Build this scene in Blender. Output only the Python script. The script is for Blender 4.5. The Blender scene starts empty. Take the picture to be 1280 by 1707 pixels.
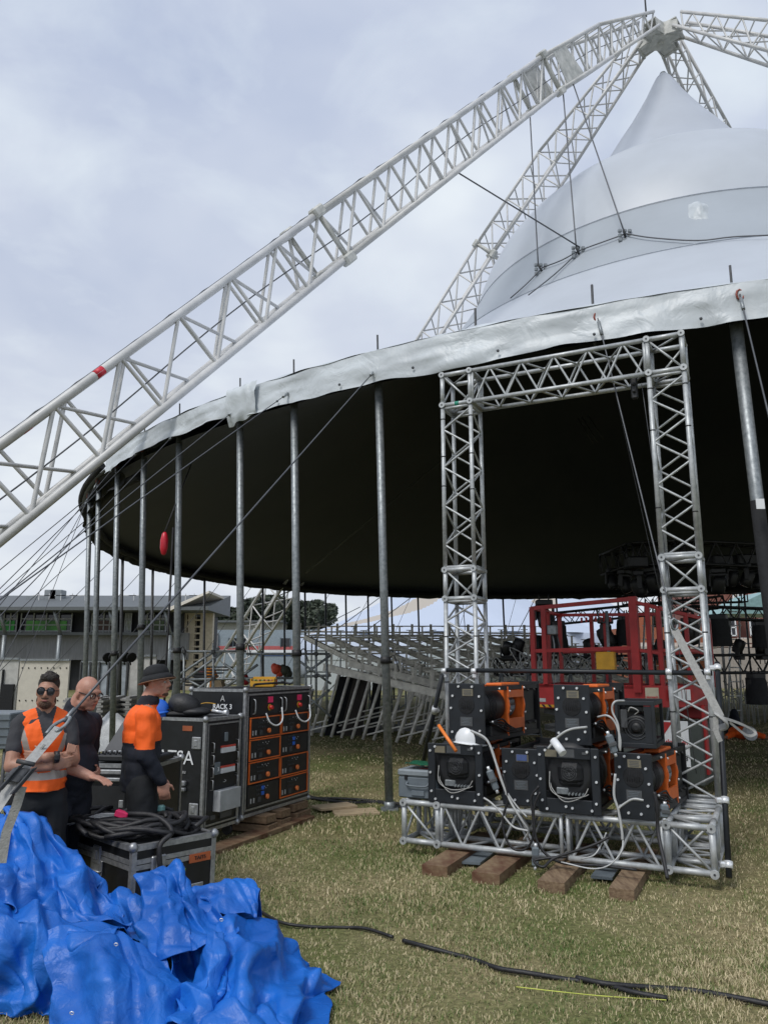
import bpy, bmesh, math, random
import numpy as np
from math import sin, cos, pi, radians, atan2, hypot, sqrt
from mathutils import Vector, Matrix, noise as mnoise
random.seed(7); rng = np.random.default_rng(7)
scene = bpy.context.scene
COL = scene.collection

# ------------------------------------------------------------------ camera
F_PX, CAM_H = 1282.0, 1.8
PITCH = math.atan(253.5 / F_PX)
cam_d = bpy.data.cameras.new('camera'); cam = bpy.data.objects.new('camera', cam_d); COL.objects.link(cam)
cam.location = (0, 0, CAM_H); cam.rotation_euler = (pi/2 + PITCH, 0, 0)
cam_d.sensor_fit = 'VERTICAL'; cam_d.sensor_height = 36.0; cam_d.lens = 36.0 * F_PX / 1707.0
cam_d.clip_start = 0.05; cam_d.clip_end = 3000
scene.camera = cam
scene.render.resolution_x = 767; scene.render.resolution_y = 1024
scene.view_settings.view_transform = 'Standard'; scene.view_settings.look = 'None'
scene.view_settings.exposure = 0.34; scene.view_settings.gamma = 1.0
scene.cycles.max_bounces = 6; scene.cycles.use_denoising = True

# ------------------------------------------------------------------ sky and sun
SUN_EL, SUN_AZ = radians(52), radians(215)      # azimuth from +Y clockwise
world = bpy.data.worlds.new('World'); scene.world = world; world.use_nodes = True
nt = world.node_tree; nt.nodes.clear()
def N(nt, t, **k):
    n = nt.nodes.new(t)
    for a, b in k.items():
        if a in n.inputs: n.inputs[a].default_value = b
        else: setattr(n, a, b)
    return n
L = nt.links.new
tc = N(nt, 'ShaderNodeTexCoord')
sky = N(nt, 'ShaderNodeTexSky', sky_type='NISHITA', sun_disc=False, sun_elevation=SUN_EL, sun_rotation=SUN_AZ, air_density=1.0, dust_density=3.0)
sep = N(nt, 'ShaderNodeSeparateXYZ'); L(tc.outputs['Generated'], sep.inputs[0])
zc = N(nt, 'ShaderNodeMath', operation='MAXIMUM'); L(sep.outputs[2], zc.inputs[0]); zc.inputs[1].default_value = 0.0
za = N(nt, 'ShaderNodeMath', operation='ADD'); L(zc.outputs[0], za.inputs[0]); za.inputs[1].default_value = 0.18
dx = N(nt, 'ShaderNodeMath', operation='DIVIDE'); L(sep.outputs[0], dx.inputs[0]); L(za.outputs[0], dx.inputs[1])
dy = N(nt, 'ShaderNodeMath', operation='DIVIDE'); L(sep.outputs[1], dy.inputs[0]); L(za.outputs[0], dy.inputs[1])
cmb = N(nt, 'ShaderNodeCombineXYZ'); L(dx.outputs[0], cmb.inputs[0]); L(dy.outputs[0], cmb.inputs[1])
n1 = N(nt, 'ShaderNodeTexNoise', Scale=1.15, Detail=5.0, Roughness=0.5, Distortion=0.25); L(cmb.outputs[0], n1.inputs['Vector'])
n2 = N(nt, 'ShaderNodeTexNoise', Scale=3.4, Detail=6.0, Roughness=0.55, Distortion=0.3); L(cmb.outputs[0], n2.inputs['Vector'])
r1 = N(nt, 'ShaderNodeValToRGB'); L(n1.outputs[0], r1.inputs[0])
e = r1.color_ramp.elements
e[0].position = 0.37; e[0].color = (0.41, 0.48, 0.65, 1)
e[1].position = 0.64; e[1].color = (0.78, 0.84, 0.90, 1)
m = r1.color_ramp.elements.new(0.52); m.color = (0.56, 0.62, 0.75, 1)
r2 = N(nt, 'ShaderNodeValToRGB'); L(n2.outputs[0], r2.inputs[0])
r2.color_ramp.elements[0].position = 0.50; r2.color_ramp.elements[0].color = (0, 0, 0, 1)
r2.color_ramp.elements[1].position = 0.72; r2.color_ramp.elements[1].color = (0.55, 0.55, 0.55, 1)
mx = N(nt, 'ShaderNodeMix', data_type='RGBA'); L(r2.outputs[0], mx.inputs[0]); L(r1.outputs[0], mx.inputs[6]); mx.inputs[7].default_value = (0.76, 0.84, 0.90, 1)
# horizon band of brighter, thinner overcast
hz = N(nt, 'ShaderNodeMapRange'); L(sep.outputs[2], hz.inputs[0]); hz.inputs[1].default_value = 0.0; hz.inputs[2].default_value = 0.62; hz.inputs[3].default_value = 0.75; hz.inputs[4].default_value = 0.0
mh = N(nt, 'ShaderNodeMix', data_type='RGBA'); L(hz.outputs[0], mh.inputs[0]); L(mx.outputs[2], mh.inputs[6]); mh.inputs[7].default_value = (0.74, 0.775, 0.82, 1)
bg_sky = N(nt, 'ShaderNodeBackground', Strength=0.05); L(sky.outputs[0], bg_sky.inputs[0])
bg_cl = N(nt, 'ShaderNodeBackground', Strength=0.88); L(mh.outputs[2], bg_cl.inputs[0])
msh = N(nt, 'ShaderNodeMixShader', Fac=0.93); L(bg_sky.outputs[0], msh.inputs[1]); L(bg_cl.outputs[0], msh.inputs[2])
wo = N(nt, 'ShaderNodeOutputWorld'); L(msh.outputs[0], wo.inputs[0])
sd = bpy.data.lights.new('sun', 'SUN'); sd.energy = 1.7; sd.angle = radians(18); sd.color = (1.0, 0.97, 0.92)
sun = bpy.data.objects.new('sun', sd); COL.objects.link(sun)
to_sun = Vector((sin(SUN_AZ)*cos(SUN_EL), cos(SUN_AZ)*cos(SUN_EL), sin(SUN_EL)))
sun.rotation_euler = to_sun.to_track_quat('Z', 'Y').to_euler(); sun.location = to_sun * 60

# ------------------------------------------------------------------ measuring helpers (photo pixel -> point of the place)
def ray(u, v):
    x = (u - 640) / F_PX; y = (853.5 - v) / F_PX
    return Vector((x, cos(PITCH) - y*sin(PITCH), sin(PITCH) + y*cos(PITCH)))
def AZ(u, v, z=0.0):
    d = ray(u, v); t = (z - CAM_H) / d.z; return Vector((d.x*t, d.y*t, z))
def AY(u, v, Y):
    d = ray(u, v); t = Y / d.y; return Vector((d.x*t, Y, CAM_H + d.z*t))
def V(*a): return Vector(a)

# ------------------------------------------------------------------ materials
MATS = {}
def mat(name, col, rough=0.6, metal=0.0, var=0.12, scale=6.0, bump=0.0, bscale=40.0, col2=None, stretch=None, fac=(0.35, 0.65), alpha=None, trans=0.0, spec=None, emit=None):
    if name in MATS: return MATS[name]
    m = bpy.data.materials.new(name); m.use_nodes = True; MATS[name] = m
    t = m.node_tree; b = t.nodes['Principled BSDF']; l = t.links.new
    b.inputs['Roughness'].default_value = rough; b.inputs['Metallic'].default_value = metal
    if spec is not None: b.inputs['Specular IOR Level'].default_value = spec
    tcn = N(t, 'ShaderNodeTexCoord'); mp = N(t, 'ShaderNodeMapping'); l(tcn.outputs['Object'], mp.inputs[0])
    if stretch: mp.inputs['Scale'].default_value = stretch
    nz = N(t, 'ShaderNodeTexNoise', Scale=scale, Detail=4.0, Roughness=0.6); l(mp.outputs[0], nz.inputs['Vector'])
    cr = N(t, 'ShaderNodeValToRGB'); l(nz.outputs[0], cr.inputs[0])
    c2 = col2 or tuple(min(1, c*(1+var)) for c in col); c1 = col if col2 else tuple(c*(1-var) for c in col)
    cr.color_ramp.elements[0].position = fac[0]; cr.color_ramp.elements[0].color = (*c1, 1)
    cr.color_ramp.elements[1].position = fac[1]; cr.color_ramp.elements[1].color = (*c2, 1)
    l(cr.outputs[0], b.inputs['Base Color'])
    if bump:
        n_ = N(t, 'ShaderNodeTexNoise', Scale=bscale, Detail=5.0); l(tcn.outputs['Object'], n_.inputs['Vector'])
        bp = N(t, 'ShaderNodeBump', Strength=bump, Distance=0.02); l(n_.outputs[0], bp.inputs['Height']); l(bp.outputs[0], b.inputs['Normal'])
    if emit:
        b.inputs['Emission Color'].default_value = (*emit[0], 1); b.inputs['Emission Strength'].default_value = emit[1]
    if trans: b.inputs['Transmission Weight'].default_value = trans
    return m
def roughvar(m, lo, hi, scale=5):
    t = m.node_tree; b = t.nodes['Principled BSDF']; tcn = N(t, 'ShaderNodeTexCoord')
    nz = N(t, 'ShaderNodeTexNoise', Scale=scale, Detail=3.0); t.links.new(tcn.outputs['Object'], nz.inputs['Vector'])
    mr = N(t, 'ShaderNodeMapRange'); mr.inputs[3].default_value = lo; mr.inputs[4].default_value = hi
    t.links.new(nz.outputs[0], mr.inputs[0]); t.links.new(mr.outputs[0], b.inputs['Roughness']); return m

def crease(m, s=1.0):
    t = m.node_tree; b = t.nodes['Principled BSDF']; l = t.links.new; tcn = N(t, 'ShaderNodeTexCoord'); a = N(t, 'ShaderNodeTexNoise', Scale=2.6*s, Detail=4.0, Distortion=.5); l(tcn.outputs['Object'], a.inputs['Vector'])
    v = N(t, 'ShaderNodeTexVoronoi', Scale=1.7*s); v.feature = 'DISTANCE_TO_EDGE'; mm = N(t, 'ShaderNodeMix', data_type='RGBA'); mm.inputs[0].default_value = .45; l(tcn.outputs['Object'], mm.inputs[6]); l(a.outputs[1], mm.inputs[7]); l(mm.outputs[2], v.inputs['Vector'])
    mr = N(t, 'ShaderNodeMapRange'); mr.inputs[2].default_value = .25; l(v.outputs[0], mr.inputs[0]); b1 = N(t, 'ShaderNodeBump', Strength=.30, Distance=.03); l(mr.outputs[0], b1.inputs['Height'])
    b2 = N(t, 'ShaderNodeBump', Strength=.5, Distance=.07); l(a.outputs[0], b2.inputs['Height']); l(b1.outputs[0], b2.inputs['Normal']); l(b2.outputs[0], b.inputs['Normal']); return m
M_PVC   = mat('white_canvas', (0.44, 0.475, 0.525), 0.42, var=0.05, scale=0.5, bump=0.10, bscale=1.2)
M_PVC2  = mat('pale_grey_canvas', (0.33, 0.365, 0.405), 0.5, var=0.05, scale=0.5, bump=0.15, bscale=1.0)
M_CONE  = mat('cone_canvas', (0.43, 0.465, 0.525), 0.4, var=0.04, scale=0.6, bump=0.08, bscale=1.0)
M_VAL   = crease(mat('valance_canvas', (0.49, 0.53, 0.56), 0.45, var=0.10, scale=1.5))
M_DARK  = mat('black_liner', (0.025, 0.031, 0.047), 0.62, col2=(0.038, 0.043, 0.058), scale=0.25, bump=0.3, bscale=0.8)
M_SEAM  = mat('seam_tape', (0.37, 0.41, 0.47), 0.5)
M_WHT   = roughvar(mat('white_painted_steel', (0.47, 0.475, 0.475), 0.42, col2=(0.60, 0.60, 0.595), scale=2.5, bump=0.05), 0.3, 0.5)
M_WHTD  = mat('weathered_white_steel', (0.36, 0.37, 0.35), 0.5, col2=(0.60, 0.60, 0.57), scale=4)
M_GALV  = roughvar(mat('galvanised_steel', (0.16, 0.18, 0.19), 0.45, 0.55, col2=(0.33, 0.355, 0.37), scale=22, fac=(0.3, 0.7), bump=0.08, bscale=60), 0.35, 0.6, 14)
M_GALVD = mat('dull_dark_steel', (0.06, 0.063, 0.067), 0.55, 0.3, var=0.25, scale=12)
M_ALU   = roughvar(mat('mill_aluminium', (0.34, 0.36, 0.37), 0.45, 0.3, col2=(0.50, 0.52, 0.53), scale=14, bump=0.04, bscale=80), 0.34, 0.55, 9)
M_CABLE = mat('steel_wire_rope', (0.10, 0.105, 0.115), 0.5, 0.5)
M_BLK   = roughvar(mat('black_powder_coat', (0.010, 0.011, 0.013), 0.45, var=0.35, scale=9, bump=0.03), 0.4, 0.6)
M_BLK2  = mat('slate_black_steel', (0.009, 0.012, 0.016), 0.5, var=0.3, scale=7)
M_RUB   = mat('black_rubber', (0.014, 0.014, 0.016), 0.55, var=0.3, scale=20, bump=0.2)
M_CLOTH = mat('black_cloth', (0.008, 0.009, 0.011), 0.85, var=0.3, scale=20, bump=0.4, bscale=25)
M_ORG   = roughvar(mat('orange_paint', (0.62, 0.115, 0.018), 0.4, col2=(0.72, 0.16, 0.03), scale=8), 0.3, 0.55)
M_RED   = roughvar(mat('lift_red_paint', (0.30, 0.016, 0.018), 0.4, col2=(0.42, 0.026, 0.026), scale=4), 0.35, 0.6)
M_YEL   = mat('yellow_plastic', (0.55, 0.29, 0.02), 0.5)
M_GRYP  = mat('grey_plastic', (0.13, 0.155, 0.175), 0.45)
M_WHTP  = mat('white_plastic', (0.72, 0.74, 0.76), 0.35, var=0.05)
M_BOLT  = mat('bright_bolt', (0.72, 0.74, 0.76), 0.3, 0.4)
M_WOOD  = mat('weathered_timber', (0.115, 0.070, 0.040), 0.8, col2=(0.235, 0.165, 0.10), scale=5, stretch=(6, 1, 8), bump=0.4, bscale=30)
M_WOOD2 = mat('stained_timber', (0.10, 0.042, 0.022), 0.75, col2=(0.22, 0.155, 0.09), scale=4, stretch=(2, 1, 2), bump=0.4, bscale=30)
M_WOODP = mat('pale_board', (0.36, 0.28, 0.18), 0.8, var=0.2, scale=6, stretch=(1, 5, 1))
M_LBL   = mat('brass_label', (0.20, 0.18, 0.13), 0.4, 0.3)
M_LBLB  = mat('faded_black_label', (0.07, 0.075, 0.08), 0.5)
M_PINK  = mat('pink_tape', (0.80, 0.03, 0.14), 0.6, var=0.05)
M_STRAP = mat('grey_webbing', (0.34, 0.34, 0.33), 0.75, var=0.12, scale=40, bump=0.3, bscale=120)
M_CASE  = mat('black_laminate', (0.006, 0.007, 0.009), 0.42, var=0.4, scale=10)
M_CASEA = roughvar(mat('case_aluminium', (0.26, 0.27, 0.28), 0.4, 0.7, col2=(0.42, 0.43, 0.44), scale=25), 0.3, 0.55, 20)
M_GLASS = mat('dark_glass', (0.02, 0.022, 0.028), 0.08, var=0.1)
M_BLUEH = mat('blue_plastic', (0.02, 0.12, 0.55), 0.4)

# ------------------------------------------------------------------ object helpers
CHK = {}
def MW(o): return CHK.get(o.name, Matrix.Identity(4))
def thing(name, label, cat, loc=(0, 0, 0), rz=0.0, group=None, kind=None):
    o = bpy.data.objects.new(name, None); COL.objects.link(o); o.empty_display_size = 0.2
    o.location = loc; o.rotation_euler = (0, 0, rz)
    o['label'] = label; o['category'] = cat
    if group: o['group'] = group
    if kind: o['kind'] = kind
    CHK[o.name] = Matrix.Translation(Vector(loc)) @ Matrix.Rotation(rz, 4, 'Z')
    return o
def tag(o, label, cat, group=None, kind=None):
    o['label'] = label; o['category'] = cat
    if group: o['group'] = group
    if kind: o['kind'] = kind
    return o
class MB:
    def __init__(s): s.v = []; s.f = []; s.sm = []; s.mi = []; s.cur = 0; s.X = None; s.st = []
    def add(s, vs, fs, smooth=False):
        o = len(s.v); s.st.append((o, len(s.f)))
        if s.X is not None: vs = [s.X @ Vector(p) for p in vs]
        s.v.extend([tuple(p) for p in vs]); s.f.extend([tuple(i + o for i in f) for f in fs])
        s.sm.extend([smooth]*len(fs) if isinstance(smooth, bool) else smooth); s.mi.extend([s.cur]*len(fs)); return s
    def box(s, c, size, R=None, bev=0.0):
        hx, hy, hz = size[0]/2, size[1]/2, size[2]/2; c = Vector(c)
        if bev <= 0:
            vs = [Vector((x, y, z)) for z in (-hz, hz) for y in (-hy, hy) for x in (-hx, hx)]
            fs = [(0, 2, 3, 1), (4, 5, 7, 6), (0, 1, 5, 4), (2, 6, 7, 3), (0, 4, 6, 2), (1, 3, 7, 5)]
        else:
            b = min(bev, hx*.9, hy*.9, hz*.9)
            vs = []; idx = {}
            for sx in (-1, 1):
                for sy in (-1, 1):
                    for sz in (-1, 1):
                        for ax in range(3):
                            p = [sx*(hx-b), sy*(hy-b), sz*(hz-b)]
                            p[ax] = (sx*hx, sy*hy, sz*hz)[ax]; idx[(sx, sy, sz, ax)] = len(vs); vs.append(Vector(p))
            I = lambda sx, sy, sz, ax: idx[(sx, sy, sz, ax)]
            fs = []
            for ax in range(3):
                for sg in (-1, 1):
                    q = []
                    for a, b_ in ((-1, -1), (1, -1), (1, 1), (-1, 1)):
                        t = [a, b_]; t.insert(ax, sg); q.append(I(*t, ax))
                    flip = (sg > 0) if ax != 1 else (sg < 0)
                    fs.append(tuple(q) if flip else tuple(reversed(q)))
            for sx in (-1, 1):
                for sy in (-1, 1):
                    for sz in (-1, 1):
                        q = (I(sx, sy, sz, 0), I(sx, sy, sz, 1), I(sx, sy, sz, 2)); fs.append(q if sx*sy*sz > 0 else q[::-1])
            for a in (-1, 1):
                for b_ in (-1, 1):
                    fs.append((I(-1, a, b_, 1), I(1, a, b_, 1), I(1, a, b_, 2), I(-1, a, b_, 2))[::(1 if a*b_ < 0 else -1)][::-1])
                    fs.append((I(a, -1, b_, 0), I(a, 1, b_, 0), I(a, 1, b_, 2), I(a, -1, b_, 2))[::(1 if a*b_ > 0 else -1)][::-1])
                    fs.append((I(a, b_, -1, 0), I(a, b_, 1, 0), I(a, b_, 1, 1), I(a, b_, -1, 1))[::(1 if a*b_ < 0 else -1)][::-1])
        if R is not None: vs = [R @ p for p in vs]
        return s.add([p + c for p in vs], fs)
    def tube(s, a, b, r, seg=8, r2=None, cap=True):
        a = Vector(a); b = Vector(b); r2 = r if r2 is None else r2
        d = b - a
        if d.length < 1e-6: return s
        d.normalize(); u = d.orthogonal().normalized(); w = d.cross(u)
        vs = []
        for p, q in ((a, r), (b, r2)):
            for i in range(seg):
                t = 2*pi*i/seg; vs.append(p + u*(q*cos(t)) + w*(q*sin(t)))
        fs = [(i, (i+1) % seg, seg+(i+1) % seg, seg+i) for i in range(seg)]; sm = [True]*seg
        if cap: fs += [tuple(reversed(range(seg))), tuple(range(seg, 2*seg))]; sm += [False, False]
        return s.add(vs, fs, sm)
    def path(s, pts, r, seg=6, smooth=True, closed=False, flat=None):
        pts = [Vector(p) for p in pts]; n = len(pts); vs = []; u = None
        for i, p in enumerate(pts):
            d = (pts[min(i+1, n-1)] - pts[max(i-1, 0)])
            if d.length < 1e-9: d = Vector((0, 0, 1))
            d.normalize()
            if u is None: u = d.orthogonal().normalized() if abs(d.z) > .95 else d.cross(Vector((0, 0, 1))).normalized()
            else:
                u = u - d*u.dot(d); u = u.normalized() if u.length > 1e-6 else d.orthogonal().normalized()
            w = d.cross(u); rr = r[i] if isinstance(r, (list, tuple)) else r
            for k in range(seg):
                t = 2*pi*k/seg; vs.append(p + u*(rr*cos(t)) + w*((flat if flat else rr)*sin(t)))
        fs = [(i*seg+k, i*seg+(k+1) % seg, (i+1)*seg+(k+1) % seg, (i+1)*seg+k) for i in range(n-1) for k in range(seg)]
        sm = [smooth]*len(fs); fs += [tuple(reversed(range(seg))), tuple(range((n-1)*seg, n*seg))]; sm += [False, False]
        return s.add(vs, fs, sm)
    def lathe(s, prof, c=(0, 0, 0), axis=(0, 0, 1), seg=16, smooth=True):
        c = Vector(c); d = Vector(axis).normalized(); u = d.orthogonal().normalized(); w = d.cross(u); vs = []
        for r, h in prof:
            for k in range(seg):
                t = 2*pi*k/seg; vs.append(c + d*h + u*(r*cos(t)) + w*(r*sin(t)))
        n = len(prof)
        fs = [(i*seg+k, i*seg+(k+1) % seg, (i+1)*seg+(k+1) % seg, (i+1)*seg+k) for i in range(n-1) for k in range(seg)]
        sm = [smooth]*len(fs); fs += [tuple(reversed(range(seg))), tuple(range((n-1)*seg, n*seg))]; sm += [False, False]
        return s.add(vs, fs, sm)
    def ball(s, c, r, seg=10, rings=6, R=None):
        if not isinstance(r, (tuple, list)): r = (r, r, r)
        c = Vector(c); vs = [Vector((0, 0, -r[2]))]
        for i in range(1, rings):
            a = -pi/2 + pi*i/rings
            for k in range(seg): t = 2*pi*k/seg; vs.append(Vector((r[0]*cos(a)*cos(t), r[1]*cos(a)*sin(t), r[2]*sin(a))))
        vs.append(Vector((0, 0, r[2])))
        fs = [(0, 1+(k+1) % seg, 1+k) for k in range(seg)]
        for i in range(rings-2):
            b = 1+i*seg
            fs += [(b+k, b+(k+1) % seg, b+seg+(k+1) % seg, b+seg+k) for k in range(seg)]
        b = 1+(rings-2)*seg; fs += [(b+k, b+(k+1) % seg, len(vs)-1) for k in range(seg)]
        if R is not None: vs = [R @ p for p in vs]
        return s.add([p+c for p in vs], fs, True)
    def prism(s, poly, a, b):
        """poly: list of 3D points (planar); extruded by vector b-a"""
        e = Vector(b) - Vector(a); p = [Vector(q) for q in poly]; n = len(p)
        vs = p + [q + e for q in p]
        fs = [tuple(reversed(range(n))), tuple(range(n, 2*n))] + [(i, (i+1) % n, n+(i+1) % n, n+i) for i in range(n)]
        return s.add(vs, fs)
    def grid(s, P, nu, nv, smooth=True, wrap=False):
        """P list row-major nv rows of nu"""
        fs = []
        for j in range(nv-1):
            for i in range(nu if wrap else nu-1):
                fs.append((j*nu+i, j*nu+(i+1) % nu, (j+1)*nu+(i+1) % nu, (j+1)*nu+i))
        return s.add(P, fs, smooth)
    def build(s, name, mats, parent=None, world=True, base=None, label=None):
        me = bpy.data.meshes.new(name)
        vs = s.v
        if parent is not None and world:
            Mi = MW(parent).inverted(); vs = [Mi @ Vector(p) for p in vs]
        elif base is not None:
            b = Vector(base); vs = [Vector(p) - b for p in vs]
        me.from_pydata([tuple(p) for p in vs], [], s.f); 
        if not isinstance(mats, (list, tuple)): mats = [mats]
        for m_ in mats: me.materials.append(m_)
        me.polygons.foreach_set('use_smooth', s.sm); me.polygons.foreach_set('material_index', s.mi)
        me.update()
        o = bpy.data.objects.new(name, me); COL.objects.link(o)
        if parent is not None:
            o.parent = parent
            CHK[o.name] = MW(parent)
        elif base is not None: o.location = base
        if label: o['label'] = label
        return o
# parts that come several to a thing: each piece becomes an object of its own (the number is how many shapes make one piece)
PIECES = dict(bolt=1, air_hose=1, label_strip=1, notice_label=1, socket=1, grey_post=1, side_bolt=1, sloping_prop=1, joint_block=3, support_post=1, motor_box=1, eyelet=1, corner_cap=1, doorway=1, fixing=1, eye=1, iris=1, eyebrow=1, lens=1, tyre=1, castor=2,
    column=2, top_fixing=1, tube_coupler=1, stair_tread=1, red_band=1, orange_dial=1, latch_clip=1, roof_unit=1, frame_post=1, rear_light=1, label_tag=1, rim_post=1)
def part(parent, name, m, fn, world=True, label=None):
    b = MB(); fn(b); k = PIECES.get(name)
    if not k or len(b.st) <= k: return b.build(name, m, parent, world, label=label)
    st = b.st + [(len(b.v), len(b.f))]; first = None
    for i in range(0, len(b.st), k):
        (v0, f0), (v1, f1) = st[i], st[min(i+k, len(b.st))]; c = MB(); c.v = b.v[v0:v1]; c.f = [tuple(q-v0 for q in f) for f in b.f[f0:f1]]; c.sm = b.sm[f0:f1]; c.mi = b.mi[f0:f1]
        o = c.build(name, m, parent, world, label=label); first = first or o
    return first
def copy_tree(o, parent=None, label=None, group=None, loc=None, rz=None):
    c = o.copy(); COL.objects.link(c)
    if parent is not None: c.parent = parent
    if label: c['label'] = label
    if group: c['group'] = group
    if loc is not None: c.location = loc
    if rz is not None: c.rotation_euler = (0, 0, rz)
    for ch in list(o.children): copy_tree(ch, c)
    return c
def spline(pts, n=8):
    P = [Vector(p) for p in pts]; P = [P[0]*2-P[1]] + P + [P[-1]*2-P[-2]]; out = []
    for i in range(1, len(P)-2):
        a, b, c, d = P[i-1:i+3]
        for k in range(n):
            t = k/n; out.append(0.5*((2*b) + (c-a)*t + (2*a-5*b+4*c-d)*t*t + (3*b-a-3*c+d)*t**3))
    out.append(P[-2]); return out
def text_mesh(txt, size, m, parent, X, name='lettering', ext=0.002, bold=0.0, align='CENTER'):
    """X: 4x4 world matrix, text in its XY plane"""
    cu = bpy.data.curves.new('t', 'FONT'); cu.body = txt; cu.size = size; cu.extrude = ext; cu.offset = bold
    cu.align_x = align; cu.align_y = 'CENTER'; cu.resolution_u = 3
    o = bpy.data.objects.new('t', cu); COL.objects.link(o)
    dg = bpy.context.evaluated_depsgraph_get(); me = bpy.data.meshes.new_from_object(o.evaluated_get(dg))
    bpy.data.objects.remove(o); bpy.data.curves.remove(cu)
    me.transform((MW(parent).inverted() if parent is not None else Matrix.Identity(4)) @ X); me.materials.clear(); me.materials.append(m); me.name = name
    t = bpy.data.objects.new(name, me); COL.objects.link(t)
    if parent is not None: t.parent = parent
    return t
def frame(origin, xdir, up=(0, 0, 1)):
    """matrix whose XY plane faces the viewer of a wall: X along xdir, Y up, Z out"""
    x = Vector(xdir).normalized(); y = Vector(up).normalized(); z = x.cross(y)
    return Matrix(((x.x, y.x, z.x, origin[0]), (x.y, y.y, z.y, origin[1]), (x.z, y.z, z.z, origin[2]), (0, 0, 0, 1)))
def lattice(mb, p0, p1, lat, w0, h0, rc, rb, bay, w1=None, h1=None, upv=(0, 0, 1), cross=True, ladder=True, seg=8, faces='tblr', pratt=False):
    """box lattice between p0 and p1. lat: lateral unit vector; returns four chord end pairs"""
    p0 = Vector(p0); p1 = Vector(p1); ax = (p1-p0).normalized(); lat = Vector(lat); lat = (lat - ax*lat.dot(ax)).normalized(); up = lat.cross(ax).normalized()
    if up.dot(Vector(upv)) < 0: up = -up
    w1 = w0 if w1 is None else w1; h1 = h0 if h1 is None else h1
    Ln = (p1-p0).length; nb = max(1, round(Ln/bay))
    def c(t, i, j): return p0.lerp(p1, t) + lat*(i*0.5*(w0+(w1-w0)*t)) + up*(j*0.5*(h0+(h1-h0)*t))
    for i in (-1, 1):
        for j in (-1, 1): mb.tube(c(0, i, j), c(1, i, j), rc, seg)
    for k in range(nb):
        t0, t1, tm = k/nb, (k+1)/nb, (k+.5)/nb
        if pratt:
            for i in (-1, 1):
                tt = t0+(t1-t0)*(.5 if i < 0 else 0); tn = min(1, tt+(t1-t0)); mb.tube(c(tt, i, -1), c(tt, i, 1), rb, 6, cap=False); mb.tube(c(tt, i, -1), c(tn, i, 1), rb, 6, cap=False)
            mb.tube(c(t0, 1, 1), c(min(1, t0+(t1-t0)*1.0), -1, -1), rb*.9, 6, cap=False); mb.tube(c(t0, -1, 1), c(tm, 1, 1), rb*.8, 6, cap=False); mb.tube(c(t0, 1, -1), c(tm, -1, -1), rb*.8, 6, cap=False); mb.tube(c(tm, -1, -1), c(t1, 1, -1), rb*.8, 6, cap=False)
            continue
        if 'l' in faces: mb.tube(c(t0, -1, -1), c(tm, -1, 1), rb, 6, cap=False); mb.tube(c(tm, -1, 1), c(t1, -1, -1), rb, 6, cap=False)
        if 'r' in faces: mb.tube(c(t0, 1, 1), c(tm, 1, -1), rb, 6, cap=False); mb.tube(c(tm, 1, -1), c(t1, 1, 1), rb, 6, cap=False)
        if 't' in faces: mb.tube(c(t0, -1, 1), c(tm, 1, 1), rb, 6, cap=False); mb.tube(c(tm, 1, 1), c(t1, -1, 1), rb, 6, cap=False)
        if 'b' in faces: mb.tube(c(t0, 1, -1), c(tm, -1, -1), rb, 6, cap=False); mb.tube(c(tm, -1, -1), c(t1, 1, -1), rb, 6, cap=False)
        if cross: mb.tube(c(t0, 1, 1), c(t0, -1, -1), rb, 6, cap=False)
    if ladder:
        for t in (0, 1):
            for i in (-1, 1): mb.tube(c(t, i, -1), c(t, i, 1), rc*.8, 6)
            for j in (-1, 1): mb.tube(c(t, -1, j), c(t, 1, j), rc*.8, 6)
    return c
# ------------------------------------------------------------------ ground
def ground_mat():
    m = bpy.data.materials.new('worn_grass_ground'); m.use_nodes = True; t = m.node_tree; b = t.nodes['Principled BSDF']; l = t.links.new
    b.inputs['Roughness'].default_value = 0.95; b.inputs['Specular IOR Level'].default_value = 0.15
    tc_ = N(t, 'ShaderNodeTexCoord')
    def nz(s, d=5.0): n = N(t, 'ShaderNodeTexNoise', Scale=s, Detail=d, Roughness=0.6); l(tc_.outputs['Object'], n.inputs['Vector']); return n
    a, c = nz(0.55), nz(26.0, 6.0)
    r_a = N(t, 'ShaderNodeValToRGB'); l(a.outputs[0], r_a.inputs[0])
    r_a.color_ramp.elements[0].position = 0.38; r_a.color_ramp.elements[0].color = (0.135, 0.155, 0.058, 1)
    r_a.color_ramp.elements[1].position = 0.62; r_a.color_ramp.elements[1].color = (0.27, 0.235, 0.135, 1)
    r_c = N(t, 'ShaderNodeValToRGB'); l(c.outputs[0], r_c.inputs[0])
    r_c.color_ramp.elements[0].position = 0.3; r_c.color_ramp.elements[0].color = (0.45, 0.45, 0.42, 1)
    r_c.color_ramp.elements[1].position = 0.7; r_c.color_ramp.elements[1].color = (1.25, 1.22, 1.15, 1)
    mx_ = N(t, 'ShaderNodeMix', data_type='RGBA', blend_type='MULTIPLY'); mx_.inputs[0].default_value = 1.0
    l(r_a.outputs[0], mx_.inputs[6]); l(r_c.outputs[0], mx_.inputs[7]); l(mx_.outputs[2], b.inputs['Base Color'])
    bp = N(t, 'ShaderNodeBump', Strength=0.8, Distance=0.03); l(c.outputs[0], bp.inputs['Height']); l(bp.outputs[0], b.inputs['Normal'])
    return m
M_GROUND = ground_mat()
b = MB(); S = 900
P = []; xs = [-S, -200, -60, -20, -8, 0, 8, 20, 60, 200, S]; ys = [-60, -20, -5, 5, 15, 30, 50, 90, 200, 500, 1500]
for y in ys:
    for x in xs: P.append((x, y, 0))
b.grid(P, len(xs), len(ys), smooth=False)
ground = b.build('ground', M_GROUND); ground['kind'] = 'structure'

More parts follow.
